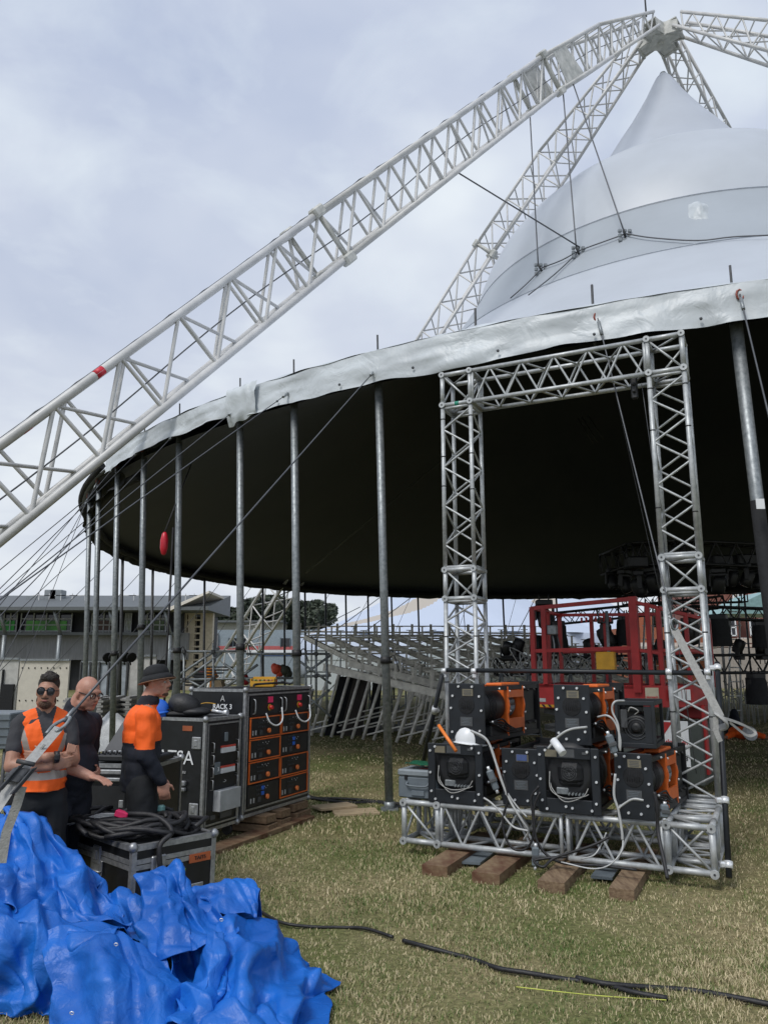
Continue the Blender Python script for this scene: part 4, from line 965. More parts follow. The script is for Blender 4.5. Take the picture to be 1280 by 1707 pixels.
# --- single rack, lettered
B2 = A+V(-.035, -.02, -.03); w2 = .62; rz2 = rz; A2 = B2-dR.normalized()*w2; h2 = 1.09; d2 = .80
r2_ = thing('rack_case', 'narrow black rack case with rows of breakers and a grey panel', 'rack case', tuple(A2), rz2, 'rack cases on timbers')
edge_case(r2_, w2, d2, h2)
loc2 = lambda n, m_, f, label=None: part(r2_, n, m_, f, world=False, label=label)
loc2('inner_trim', M_CASEA, lambda b: [b.box(c, s_) for c, s_ in (((w2/2, -.006, .06), (w2-.07, .008, .016)), ((w2/2, -.006, h2-.06), (w2-.07, .008, .016)), ((.045, -.006, h2/2), (.014, .008, h2-.12)), ((w2-.045, -.006, h2/2), (.014, .008, h2-.12)))])
loc2('rack_panel', M_BLK, lambda b: b.box((w2/2, -.006, h2/2+.02), (w2-.12, .010, h2-.20)))
for sd_ in (.10, w2-.10):
    loc2('panel_handle', M_CASEA, lambda b: [b.path([(sd_, -.01, z-.05), (sd_, -.045, z-.045), (sd_, -.045, z+.045), (sd_, -.01, z+.05)], .006, 5) for z in (.80, .68, .56, .44)])
for z in (.76, .56):
    loc2('breaker_row', M_WHTP, lambda b: [b.box((.26+.020*i, -.022, z), (.013, .022, .05)) for i in range(12)])
    loc2('red_breaker_strip', mat('breaker_red', (.55, .07, .05), .4), lambda b: b.box((.37, -.020, z+.036), (.25, .016, .018)))
loc2('meter', M_GRYP, lambda b: (b.box((.20, -.016, .59), (.09, .014, .12), bev=.004), b.box((.33, -.018, .89), (.05, .02, .09), bev=.004)))
loc2('grey_panel', mat('pale_grey_panel', (.36, .38, .40), .4), lambda b: b.box((.34, -.05, .28), (.36, .09, .20), bev=.004))
loc2('lower_label', M_LBLB, lambda b: (b.box((.38, -.014, .125), (.20, .005, .055)), b.box((.16, -.014, .125), (.08, .005, .04))))
text_mesh('3', .06, M_WHTP, r2_, frame(MW(r2_) @ V(.205, -.026, .58), MW(r2_).to_3x3() @ V(1, 0, 0)))
text_mesh('->', .06, M_FLEX, r2_, frame(MW(r2_) @ V(.34, -.014, .45), MW(r2_).to_3x3() @ V(1, 0, 0)))
Xa = frame(MW(r2_) @ V(-.006, d2*.44, h2*.64), MW(r2_).to_3x3() @ V(0, -1, 0))
text_mesh('ATSA', .19, M_WHTP, r2_, Xa)
text_mesh('atsa.com.au', .05, M_FLEX, r2_, Xa @ Matrix.Translation((.02, -.13, 0)))
latch(r2_, .10, h2*.78, side=True); latch(r2_, .10, h2*.2, side=True)
loc2('orange_badge', mat('dull_orange_badge', (.30, .08, .03), .5), lambda b: b.box((-.004, .22, h2-.10), (.006, .12, .05)))
loc2('side_lid_rail', M_CASEA, lambda b: (b.box((-.02, .45, .46), (.05, .5, .05), bev=.01), b.box((-.02, .45, .40), (.05, .5, .04), bev=.01)))
loc2('castor', M_RUB, lambda b: [(b.tube((x-.02, y, -.06), (x+.02, y, -.06), .055, 14), b.box((x, y, -.015), (.07, .07, .03))) for x in (.07, w2-.07) for y in (.08, d2-.08)])
# --- things lying on the racks
tp = MW(r2_) @ V(.22, .42, h2+.0)
bag = thing('tool_bag', 'black padded bag lying on top of the narrow rack case', 'bag', tuple(tp))
part(bag, 'body', M_RUB, lambda b: (b.ball(tp+V(-.02, 0, .115), (.18, .14, .12), 18, 12, Matrix.Rotation(.25, 3, 'Y')), b.ball(tp+V(.10, -.02, .05), (.17, .13, .05), 14, 8), b.box(tp+V(-.05, 0, .03), (.3, .22, .05), bev=.02)))
part(bag, 'strap', M_CLOTH, lambda b: b.path(spline([tp+V(-.15, -.1, .08), tp+V(-.24, -.02, .04), tp+V(-.33, .02, -.06), tp+V(-.36, .0, -.26)], 5), .022, 6, flat=.006))
hp2 = MW(r2_) @ V(.06, .66, h2+.0)
hh2 = thing('hard_hat', 'blue hard hat half hidden behind the black bag on the narrow rack', 'helmet', tuple(hp2))
part(hh2, 'shell', M_BLUEH, lambda b: b.ball(hp2+V(0, 0, .06), (.12, .11, .12), 16, 10))
part(hh2, 'brim', M_BLUEH, lambda b: b.lathe([(.11, 0.03), (.135, .02), (.14, .03), (.11, .05)], tuple(hp2), (-.2, 0, 1), 20))
part(hh2, 'blue_strap', mat('blue_web', (.03, .10, .35), .6), lambda b: b.path(spline([hp2+V(-.02, -.12, .05), hp2+V(-.06, -.16, -.1), hp2+V(-.12, -.17, -.2)], 4), .022, 6, flat=.005))
tc2 = MW(r2_) @ V(.52, .15, h2+.03)
to_ = thing('torch', 'small silver torch with a yellow lanyard on the narrow rack', 'torch', tuple(tc2))
part(to_, 'barrel', M_BOLT, lambda b: (b.tube(tc2+V(-.14, .02, .02), tc2+V(-.02, 0, .0), .017, 10), b.lathe([(.017, 0), (.03, .03), (.032, .06)], tuple(tc2+V(-.02, 0, 0)), (1, -.3, 0), 12)))
part(to_, 'lanyard', M_YEL, lambda b: b.path(spline([tc2+V(-.14, .02, .02), tc2+V(-.26, .0, .04), tc2+V(-.28, 0, .08), tc2+V(-.2, 0, .10), tc2+V(-.1, 0, .09)], 5), .005, 5))
yp = MW(rk) @ V(.80, .30, h+.0)
yt = thing('organiser_tray', 'open yellow parts tray on top of the double rack', 'tray', tuple(yp))
part(yt, 'tray', M_YEL, lambda b: (b.box(yp+V(0, 0, .02), (.28, .2, .03), bev=.006), [b.box(yp+V(x, 0, .06), (.012, .2, .08)) for x in (-.135, .135)], b.box(yp+V(0, .095, .07), (.27, .012, .10)), b.box(yp+V(0, -.095, .045), (.27, .012, .05))))
part(yt, 'contents', mat('mixed_contents', (.10, .25, .06), .6, col2=(.45, .08, .05), scale=30), lambda b: [b.box(yp+V(-.10+.05*i, 0, .065), (.035, .14, .05), bev=.006) for i in range(5)])
b = MB(); q = MW(rk) @ V(0, 0, h+.02); b.path(spline([MW(rk) @ V(*p) for p in ((.3, .1, h+.03), (.5, .2, h+.04), (.7, .1, h+.05), (.95, .1, h+.05), (1.05, .2, h+.06), (1.1, .1, h+.03))], 5), .014, 6)
tag(b.build('cable', M_RUB, base=tuple(q)), 'black cable lying on top of the double rack', 'cable')
# --- timbers under the racks
def block(c, size, rz_, label, m_=M_WOOD):
    b = MB(); b.box((0, 0, size[2]/2), size, bev=.004); o = b.build('timber_block', m_); o.location = c; o.rotation_euler = (0, 0, rz_); tag(o, label, 'timber', 'timber blocks under the rack cases'); return o
bl = [((.36, -.14, -.09), 'short timber block under the double rack, nearest and top of its stack', 0), ((.36, -.16, -.185), 'short timber block under the double rack, nearest and bottom of its stack', 0.05),
      ((.70, -.12, -.09), 'short timber block under the double rack, middle stack, top', 0), ((.70, -.13, -.185), 'short timber block under the double rack, middle stack, bottom', -.04),
      ((1.15, -.05, -.09), 'timber block under the far end of the double rack, top', 0), ((1.15, -.09, -.185), 'timber block under the far end of the double rack, bottom', .03)]
for (x, y, z), lb, rr in bl: block(tuple(MW(rk) @ V(x, y+.3, z)), (.20, .6, .08) if x < 1 else (.34, .6, .08), rz+rr, lb)
block(tuple((MW(rk) @ V(.25, -.1, 0)).xy.to_3d()), (1.9, .22, .05), rz, 'long reddish plank on the grass along the front of the racks', M_WOOD2)
block((-.35, 10.0, 0), (.55, .35, .03), .2, 'pale flat board on the grass beside the lone tent pole', M_WOODP)
block((-.62, 10.2, 0.03), (.5, .3, .03), .5, 'pale flat board leaning over another near the racks', M_WOODP)
# --- front case with coil
Q = AZ(222, 1412, .62); Rr = AZ(360, 1387, .62); dq = (Rr-Q); w3 = dq.length*1.0; rz3 = atan2(dq.y, dq.x); h3 = .52
d3 = .95
fc = thing('flight_case', 'low black flight case carrying a coil of thick black cable', 'flight case', (Q.x, Q.y, .10), rz3)
edge_case(fc, w3, d3, h3, lidz=h3-.12, rail=.036)
chandle(fc, w3*.72, .14, w=.16); chandle(fc, w3*.12, .10, w=.14); chandle(fc, d3*.5, .3, side=True); latch(fc, d3*.5, h3-.12, side=True); latch(fc, w3*.3, h3-.14)
part(fc, 'yellow_label', mat('fluoro_label', (.55, .80, .03), .6), lambda b: b.box((w3*.52, -.008, h3*.56), (.13, .006, .065)), world=False)
text_mesh('RCK', .05, M_RUB, fc, frame(MW(fc) @ V(w3*.52, -.013, h3*.56), MW(fc).to_3x3() @ V(1, 0, 0)))
part(fc, 'orange_badge', mat('badge_orange', (.42, .10, .03), .5), lambda b: b.box((w3*.80, -.008, h3*.72), (.17, .006, .055)), world=False)
text_mesh('TAITS', .035, M_RUB, fc, frame(MW(fc) @ V(w3*.80, -.013, h3*.72), MW(fc).to_3x3() @ V(1, 0, 0)))
part(fc, 'castor', M_RUB, lambda b: [(b.tube((x-.02, y, -.05), (x+.02, y, -.05), .05, 14), b.box((x, y, -.01), (.07, .07, .02))) for x in (.08, w3-.08) for y in (.08, d3-.08)], world=False)
cc = MW(fc) @ V(w3*.42, d3*.42, h3)
coil = thing('cable_coil', 'big loose coil of thick black cable piled on the low flight case', 'cable coil', tuple(cc))
def coilf(b):
    rnd = random.Random(4)
    for k in range(20):
        ra, rb = rnd.uniform(.17, .31), rnd.uniform(.13, .25); ox, oy = rnd.uniform(-.10, .08), rnd.uniform(-.05, .07); z0 = .016+.0038*k+rnd.uniform(0, .010); ph = rnd.uniform(0, 6); tl = rnd.uniform(-.08, .08)
        P = [cc+V(ox+ra*1.35*cos(q+ph), oy+rb*1.4*sin(q+ph), z0+.02*sin(q*3+ph)+tl*cos(q)*.4+.012*sin(q*5)) for q in [j*2*pi/28 for j in range(27)]]
        b.path(P, .0165, 8)
part(coil, 'cable_loops', M_RUB, coilf)
part(coil, 'cable_tail', M_RUB, lambda b: (b.path(spline([cc+V(-.1, -.1, .14), cc+V(.15, -.18, .14), cc+V(.3, -.28, .06), MW(fc) @ V(w3*.28, -.03, h3-.02), MW(fc) @ V(w3*.30, -.05, h3-.22)], 6), .018, 8), b.path(spline([cc+V(.1, .1, .08), cc+V(.25, .12, .05), cc+V(.36, .10, .03), cc+V(.40, .2, .03)], 5), .017, 8)))
part(coil, 'pink_tape', M_PINK, lambda b: b.box(cc+V(-.10, -.12, .14), (.09, .05, .045), Matrix.Rotation(.3, 3, 'Y'), bev=.006))
part(coil, 'pale_flex', M_FLEX, lambda b: [b.path(spline([cc+V(-.08, -.12, .14), cc+V(-.25, -.12, .12+.01*i), cc+V(-.42, -.1+.03*i, .08), cc+V(-.6, -.05+.03*i, .05-.02*i)], 5), .006, 5) for i in range(3)])
part(coil, 'green_tag', mat('dull_teal_plastic', (.10, .22, .22), .5), lambda b: b.box(cc+V(.03, .22, .12), (.16, .05, .05), bev=.012))
# --- control desk case in front of the bald man
dk0 = AY(133, 1272, 6.75); dk0.z = 0
dk = thing('control_desk', 'black case desk with a grey angled lid under the bald man\'s hand', 'control desk', (dk0.x, dk0.y, .12), radians(-8))
edge_case(dk, .66, .60, .86)
loc3 = lambda n, m_, f: part(dk, n, m_, f, world=False)
loc3('open_lid', mat('slate_lid', (.05, .053, .060), .45), lambda b: b.prism([(.02, .34, .90), (.46, .34, .90), (.50, .46, 1.20), (.16, .46, 1.20)], (0, 0, 0), (0, .03, .01)))
loc3('mixer_panel', M_BLK, lambda b: (b.box((.38, .20, .90), (.60, .32, .05), bev=.01), [b.tube((.12+.05*i, .1+.06*j, .92), (.12+.05*i, .1+.06*j, .945), .010, 6) for i in range(11) for j in range(3)]))
loc3('fader_strip', M_WHTP, lambda b: [b.box((.12+.045*i, .28, .93), (.025, .05, .01)) for i in range(11)])
loc3('drawer_rail', M_CASEA, lambda b: (b.box((.33, -.015, .80), (.66, .03, .035), bev=.006), b.box((.33, -.02, .74), (.66, .035, .03), bev=.006)))
loc3('rack_front', M_BLK, lambda b: b.box((.33, -.01, .38), (.58, .02, .62)))
loc3('paper_label', M_LBL, lambda b: b.box((.47, -.023, .26), (.13, .004, .05)))
latch(dk, .40, .55); chandle(dk, .16, .12); loc3('castor', M_RUB, lambda b: [(b.tube((x-.02, y, -.06), (x+.02, y, -.06), .055, 12), b.box((x, y, -.01), (.07, .07, .02))) for x in (.07, .59) for y in (.08, .52)])
# --- grey bin at far left
gb = AZ(-30, 1280, 0)
b = MB(); gq = AY(0, 1165, 8.2)
gt = thing('storage_bin', 'slatted grey plastic bin cut off by the left edge', 'bin', (gq.x, gq.y, 0))
part(gt, 'body', M_GRYP, lambda b: b.box((gq.x-.12, gq.y+.3, 1.12), (.5, .6, .36), bev=.012))
part(gt, 'rib', M_GRYP, lambda b: [b.box((gq.x-.12, gq.y-.005, 1.0+.08*i), (.51, .014, .012)) for i in range(4)])
part(gt, 'stand', M_GALVD, lambda b: [b.tube((gq.x-.12+sx*.2, gq.y+.3+sy*.25, 0), (gq.x-.12+sx*.2, gq.y+.3+sy*.25, .95), .02, 8) for sx in (-1, 1) for sy in (-1, 1)])
# --- ratchet strap in front of the man in the vest
sA, sB, sC = strap_top, AY(33, 1290, 4.05), AY(-30, 1385, 3.75)
st = thing('ratchet_strap', 'pale webbing strap with a black ratchet, in front of the vested man', 'strap', tuple(sC), 0, 'grey webbing straps on the guy wires')
part(st, 'webbing', M_STRAP, lambda b: (ribbon(b, [sA+(sB-sA)*.12, sA.lerp(sB, .5), sB], .052, (.1, -1, .1)), ribbon(b, [sB, sB.lerp(sC, .5), sC], .056, (.1, -1, .1)), b.box(sA.lerp(sB, .55), (.06, .012, .01), Matrix.Rotation(-.9, 3, 'Y')), ribbon(b, [sB+V(.02, 0, -.06), sB+V(0, 0, -.15), sB+V(-.04, 0, -.28), sB+V(-.05, 0, -.42)], .045, (.4, -1, .1))))
dS = (sB-sA).normalized(); RS = Matrix((dS.cross(V(0, 1, 0)).normalized(), V(0, 1, 0), dS)).transposed()
part(st, 'ratchet', M_GALVD, lambda b: (b.box(sB+V(0, -.02, 0), (.075, .05, .10), RS, bev=.008), [b.box(sB+V(.03, -.03, .01)+RS@V(sx*.034, -.0, .05), (.008, .06, .20), RS, bev=.003) for sx in (-1, 1)], b.tube(sB+RS@V(-.05, -.02, .02), sB+RS@V(.05, -.02, .02), .014, 8), b.tube(sB+RS@V(-.045, -.05, -.10)+V(0, 0, .0), sB+RS@V(.045, -.05, -.10), .012, 8)))
part(st, 'hook', M_GALV, lambda b: (b.path(spline([sA+dS*-.04+V(.0, 0, 0), sA+V(.03, 0, .02), sA+dS*.05+V(.03, 0, .01), sA+dS*.10], 4), .010, 6), b.path(spline([sA+dS*-.04, sA+dS*.03-V(.04, 0, 0), sA+dS*.10-V(.05, 0, .01)], 4), .010, 6), b.tube(sA-dS*.12, sA-dS*.03, .016, 8)))
# ------------------------------------------------------------------ cables lying in the grass
def gcable(label, px, r, m_, group='cables lying in the grass'):
    P = [AZ(u, v, .018+.012*math.sin(i*1.7)) for i, (u, v) in enumerate(px)]; b = MB(); b.path(spline(P, 7), r, 7); return tag(b.build('ground_cable', m_, base=tuple(P[0])), label, 'cable', group)
gcable('thick black cable lying in the grass at the lower right', [(672, 1568), (705, 1577), (742, 1587), (790, 1600), (830, 1614), (880, 1622), (940, 1632), (1000, 1640), (1060, 1655), (1112, 1664)], .014, M_RUB)
gcable('second thick black cable leaving the picture at the lower right corner', [(960, 1630), (1010, 1640), (1080, 1646), (1150, 1651), (1220, 1662), (1320, 1682)], .015, M_RUB)
gcable('short stretch of black cable in the grass just right of the blue tarp', [(432, 1518), (470, 1538), (520, 1545), (570, 1546), (610, 1548), (655, 1562)], .011, M_RUB)
gcable('thin yellow string in the grass below the thick black cable', [(860, 1645), (930, 1653), (1000, 1660), (1060, 1664), (1110, 1667)], .0025, mat('yellow_string', (.50, .55, .10), .6))
gcable('black cable along the grass from the racks towards the arch', [(512, 1328), (545, 1334), (585, 1338), (630, 1338), (672, 1346)], .022, M_RUB)
gcable('black cable across the grass behind the lone pole', [(515, 1331), (560, 1331), (610, 1334), (668, 1340)], .018, M_RUB)
gcable('faint white line across the grass at the left edge', [(-20, 1242), (10, 1242), (32, 1242)], .012, M_WHTP)

# ------------------------------------------------------------------ red scissor lift
la = AY(888, 1140, 12.2); lb = AY(1066, 1150, 11.3)
dL_ = (lb-la); dL_.z = 0; wl = dL_.length; rzl = atan2(dL_.y, dL_.x)
lift = thing('scissor_lift', 'red scissor lift with a yellow box on its guard rail, behind the winches', 'scissor lift', (la.x, la.y, 0), rzl)
lp = lambda n, m_, f, label=None: part(lift, n, m_, f, world=False, label=label)
dp = 1.25; zd = 1.5; zr = 2.74; wl2 = wl
def sq(b, a, c, s_=.05): 
    a = Vector(a); c = Vector(c); m_ = (a+c)/2; d = c-a; q = d.to_track_quat('Z', 'X').to_matrix(); b.box(m_, (s_, s_, d.length), q)
lp('platform_tray', M_RED, lambda b: (b.box((wl/2, .02, zd-.18), (wl, .04, .36), bev=.008), b.box((wl/2, dp/2, zd-.03), (wl, dp, .04)), b.box((wl/2, dp, zd-.15), (wl, .04, .3)), b.box((0, dp/2, zd-.15), (.04, dp, .3)), b.box((wl+.02, dp/2, zd-.15), (.04, dp, .3))))
def railf(b):
    for x in (.03, .22): sq(b, (x, 0, zd), (x, 0, zr-.06), .07)
    sq(b, (wl-.02, 0, zd-.1), (wl-.02, 0, zr+.03), .11)
    sq(b, (.03, 0, zr-.08), (wl, 0, zr), .06); sq(b, (.03, 0, zd+.5), (wl, 0, zd+.53), .055)
railsp = lp('front_rail', M_RED, railf)
def rails2(b):
    for x in (.0, .55, .78, 1.15, wl): sq(b, (x, dp, zd), (x, dp, zr-.14), .055)
    sq(b, (0, dp, zr-.12), (wl, dp, zr-.16), .05); sq(b, (0, dp, zd+.5), (wl, dp, zd+.5), .045)
    sq(b, (.05, 0, zr-.08), (.0, dp, zr-.12), .05); sq(b, (.05, .6, zd), (.05, .6, zr-.1), .05)
    for i in range(7): b.box((.42+.08*i, dp-.1, zr-.22), (.03, .02, .08))
lp('rear_rail', M_RED, rails2)
EX = 1.02
def rails3(b):   # lower extension deck on the right, turning away
    p = [(wl, 0), (wl+.30, .12), (wl+.60, .45), (wl+.78, .95), (wl+.7, dp+.3), (wl, dp+.1)]
    for (x, y), (x2, y2) in zip(p[:-1], p[1:]):
        sq(b, (x, y, zr-.05-(x-wl)*.3), (x2, y2, zr-.05-(x2-wl)*.3), .05); sq(b, (x, y, zd+.5), (x2, y2, zd+.45), .045); sq(b, (x2, y2, zd-.05), (x2, y2, zr-.05-(x2-wl)*.3), .055)
    sq(b, (wl+.16, .06, zd), (wl+.16, .06, zr-.06), .06)
lp('extension_rail', M_RED, rails3)
lp('extension_tray', M_RED, lambda b: (b.prism([(wl, -.01, zd-.30), (wl+.32, .08, zd-.30), (wl+.64, .4, zd-.30), (wl+.82, .95, zd-.30), (wl+.7, dp+.3, zd-.30), (wl, dp, zd-.30)], (0, 0, 0), (0, 0, .30)), b.box((wl+.5, .9, zd-.38), (.4, .5, .2), bev=.02)))
lp('chassis', mat('dark_green_grey', (.05, .06, .055), .5), lambda b: (b.box((wl*.55, .55, .42), (wl*.95, .9, .36), bev=.03), b.box((wl+.42, .62, .55), (.62, .75, .86), bev=.04)))
lp('scissor_arms', M_GALVD, lambda b: [sq(b, (x0, y, .6+.25*k), (x1, y, .85+.25*k), .08) for y in (.2, .9) for k in range(2) for x0, x1 in ((.1, wl-.1), (wl-.1, .1))])
lp('tyre', M_RUB, lambda b: [b.tube((x, y, .22), (x, y+.16, .22), .22, 18) for x in (.15, wl+.3) for y in (-.05, .95)])
lp('tower_box', M_RED, lambda b: b.box((wl+.74, .5, .75), (.05, .14, .95), bev=.01))
lp('control_box', M_YEL, lambda b: (b.box((wl*.73, -.08, zd+.34), (.27, .12, .27), bev=.012),))
lp('junction_box', M_GALV, lambda b: (b.box((.33, .05, zr-.42), (.15, .10, .15), bev=.012), b.path(spline([(.33, .05, zr-.5), (.36, .03, zr-.7), (.30, .05, zd+.2), (.32, .05, zd)], 4), .012, 5)))
lp('air_hose', M_GALVD, lambda b: (b.path(spline([(.40, .06, zr-.5), (.48, .04, zr-.8), (.62, .02, zr-.9), (.80, .04, zd+.15), (.82, .05, zd)], 5), .012, 5), b.path(spline([(.86, .6, zr-.1), (.9, .62, zr-.25), (.97, .64, zr-.3), (1.0, .65, zr-.15)], 5), .014, 5)))
lp('grey_post', M_GALV, lambda b: (b.tube((1.0, .66, zd), (1.0, .66, zr-.12), .025, 8), b.tube((wl+.10, .2, zd), (wl+.10, .2, zd+.5), .06, 8)))
lp('white_label', M_WHTP, lambda b: (b.box((.60, -.004, zd-.075), (.46, .006, .14)), b.box((wl+.0, 0, 0), (.001, .001, .001))))
lp('red_logo_patch', M_RED, lambda b: b.lathe([(.07, 0), (.07, .002)], (.58, -.008, zd-.10), (0, -1, 0), 18))
lp('small_label', M_FLEX, lambda b: b.box((.12, -.004, zd-.24), (.16, .004, .055)))
lp('hazard_tape', M_YEL, lambda b: b.box((.25, -.004, zd-.325), (.44, .004, .04)))
lp('hazard_stripe', M_RUB, lambda b: [b.prism([(.06+.1*i, -.007, zd-.345), (.10+.1*i, -.007, zd-.345), (.07+.1*i, -.007, zd-.305), (.03+.1*i, -.007, zd-.305)], (0, 0, 0), (0, -.001, 0)) for i in range(4)])
Ml = MW(lift); xl = Ml.to_3x3() @ V(1, 0, 0)
text_mesh('SJ3258RD', .105, M_WHTP, lift, frame(Ml @ V(wl*.80, -.006, zd-.26), xl), bold=.002)
text_mesh('skyreach', .04, M_WHTP, lift, frame(Ml @ V(.13, -.008, zd-.24), xl))
q1 = Ml @ V(wl+.16, .02, zd-.13); e1 = (Ml.to_3x3() @ V(.32, .09, 0)).normalized()
part(lift, 'extension_label', M_LBLB if 0 else mat('cream_label', (.50, .45, .34), .5), lambda b: b.prism([frame(q1, e1) @ V(x, y, .012) for x, y in ((-.09, -.1), (.09, -.1), (.09, .1), (-.09, .1))], (0, 0, 0), (0, -.003, 0)))
text_mesh('skyreach', .045, mat('sign_red', (.5, .02, .03), .5), lift, frame(q1, e1) @ Matrix.Translation((0, -.03, .020)), bold=.001)
q2 = Ml @ V(wl+.48, .22, zd-.13); e2 = (Ml.to_3x3() @ V(.32, .32, 0)).normalized()
part(lift, 'lettered_panel', M_WHTP, lambda b: [b.prism([frame(q2, e2) @ V(x+dx_, y, .02) for x, y in ((-.03, -.075), (.03, -.075), (.03, .075), (-.03, .075))], (0, 0, 0), (0, -.003, 0)) for dx_ in (-.14, -.07, 0, .07, .14)])
q3 = Ml @ V(wl+.40, .235, .70)
part(lift, 'hire_sign', M_WHTP, lambda b: b.box((wl+.40, .235, .70), (.34, .01, .62), bev=.002), world=False)
text_mesh('skyreach', .085, mat('sign_red', (.5, .02, .03), .5), lift, frame(Ml @ V(wl+.40, .226, .72), xl), bold=.002)
text_mesh('13 3738', .085, M_RUB, lift, frame(Ml @ V(wl+.40, .226, .50), xl), bold=.001)
part(lift, 'sign_corner', M_RED, lambda b: b.prism([(wl+.24, .227, .99), (wl+.24, .227, .82), (wl+.36, .227, .99)], (0, 0, 0), (0, -.002, 0)), world=False)

M_STEEL2 = mat('pale_frame_steel', (.40, .40, .38), .5, .2)
# ------------------------------------------------------------------ stage rig: black trusses and moving lights
def rig(label, a, c, w_, h_, name='lighting_truss', group='black lighting trusses', rc=.025, rb=.012, bay=.5, m=M_BLK, extra=None):
    a, c = Vector(a), Vector(c); o = thing(name, label, 'truss', tuple((a+c)/2), 0, group); d = (c-a).normalized()
    part(o, 'chords', m, lambda b: lattice(b, a, c, d.cross(V(0, 0, 1)), w_, h_, rc, rb, bay, cross=False))
    if extra: part(o, extra[0], m, extra[1])
    return o
def moving_light(label, c, s=1.0, pan=0.0, covered=False, hang=True):
    o = thing('moving_light', label, 'stage light', tuple(c), pan, 'black stage lights on the rig')
    sg = 1 if hang else -1
    def lpp(n, m_, f): return part(o, n, m_, f, world=False)
    lpp('base', M_BLK, lambda b: (b.box((0, 0, -.06*s*sg), (.34*s, .24*s, .12*s), bev=.02*s), [b.tube((x*s, 0, 0), (x*s, 0, .12*s*sg), .015*s, 6) for x in (-.1, .1)]))
    lpp('yoke', M_BLK, lambda b: (b.box((0, 0, -.15*s*sg), (.40*s, .10*s, .06*s), bev=.01*s), [b.box((x*s, 0, -.29*s*sg), (.045*s, .12*s, .30*s), bev=.01*s) for x in (-.19, .19)]))
    lpp('head', M_CLOTH if covered else M_BLK, lambda b: (b.lathe([(.06*s, -.20*s), (.12*s, -.19*s), (.155*s, -.10*s), (.16*s, .08*s), (.15*s, .20*s), (.13*s, .21*s)], (0, 0, -.38*s*sg), (.15, -.45, -1*sg), 14)))
    if not covered: lpp('lens', M_GLASS, lambda b: b.lathe([(.11*s, 0), (.08*s, .015*s), (.02*s, .02*s)], tuple(V(0, 0, -.38*s*sg)+V(.15, -.45, -1*sg).normalized()*.212*s), (.15, -.45, -1*sg), 14))
    else: lpp('cover', M_CLOTH, lambda b: b.grid([V(cos(q), sin(q), 0)*((.20+.05*j/6+.03*mnoise.noise(V(cos(q)*2, sin(q)*2, j)))*s)+V(0, 0, (-.10-.095*j)*s) for j in range(7) for q in [2*pi*i/20 for i in range(20)]], 20, 7, wrap=True))
    return o
rt = [AY(u, v, Y) for u, v, Y in ((1015, 942, 17), (1060, 925, 15.5), (1130, 922, 15), (1300, 930, 15.5))]
o = thing('lighting_truss', 'curved black lighting truss hanging in the dark under the tent roof, crowded with lights', 'truss', tuple(rt[2]), 0, 'black lighting trusses')
part(o, 'chords', M_BLK, lambda b: [lattice(b, p, q, V(0, 0, 1).cross(q-p), .4, .45, .028, .014, .5, cross=False) for p, q in zip(rt[:-1], rt[1:])])
part(o, 'motor_box', M_BLK, lambda b: [b.box(AY(u, v, 15.3), (.4, .35, .22), bev=.03) for u, v in ((1060, 938), (1125, 938), (1200, 936), (1240, 934))])
moves = [(1020, 948, 16.5, .75), (1040, 950, 16, .8), (1062, 952, 15.5, .85), (1085, 946, 15.3, .8), (1195, 948, 15, .8), (1218, 942, 15.2, .7), (1243, 940, 15.2, .75), (1262, 945, 15.4, .8)]
for k, (u, v, Y, s_) in enumerate(moves): moving_light('black stage light hanging from the curved truss under the roof, %s from the left' % ORD[k], AY(u, v, Y), s_, k*.7)
rig('thin black truss rising to the right behind the red lift', AY(900, 1034, 17), AY(1200, 1004, 17), .35, .25, rc=.022, rb=.01, bay=.4)
rig('thin black truss across the brick building at the right', AY(1150, 1020, 16), AY(1310, 1026, 16), .3, .24, rc=.022, rb=.011, bay=.35)
rig('thin black truss high behind the lift at the upper right', AY(1040, 1000, 21), AY(1240, 996, 21), .35, .25, rc=.02, rb=.01, bay=.4)
for k, (u, v, Y, s_, cov, lb_) in enumerate([(906, 1000, 15, .9, False, 'black stage light above the left end of the red lift'), (925, 1035, 15, .95, True, 'black covered stage light inside the red lift rails at the left'),
    (1008, 1030, 15, .95, False, 'black stage light behind the middle of the red lift rails'), (1042, 1026, 15, .85, True, 'black covered stage light just left of the corner post of the red lift'),
    (1148, 1030, 14, .8, False, 'black stage light seen through the right upright of the arch'), (1196, 1024, 14, .85, True, 'large black covered light hanging right of the arch in front of the brick building'),
    (1266, 1036, 14, .7, True, 'black covered light hanging at the right edge beside the wrapped pole'), (1258, 1122, 13, .75, True, 'black covered light hanging low above the far worker')]):
    moving_light(lb_, AY(u, v, Y), s_, k*.5, cov)
sb_ = [AY(1190, 968, 15.2), AY(1238, 972, 15.2)]
rig('long black truss on trestles behind the winches, left half', AY(826, 1112, 15.5), AY(1080, 1106, 15.5), .4, .32, rc=.025, rb=.012, bay=.35)
rig('long black truss on trestles at the right behind the arch', AY(1085, 1108, 14.5), AY(1310, 1106, 14.5), .4, .32, rc=.025, rb=.012, bay=.35)
for k, u in enumerate((835, 880, 950, 1010, 1120)):
        p = AY(u, 1118, 15); g = V(p.x, p.y, 0); b = MB()
        b.box(g+V(0, 0, 0.01), (.6, .05, .02)); b.tube(g+V(-.3, 0, 0), p, .02, 6); b.tube(g+V(.3, .1, 0), p, .02, 6); b.tube(g+V(-.2, 0, .5), g+V(.2, 0.05, .5), .015, 6)
        tag(b.build('trestle', M_GALV, base=tuple(g)), 'grey trestle under the long black trusses, %s from the left' % ORD[k], 'trestle', 'trestles under the long trusses')

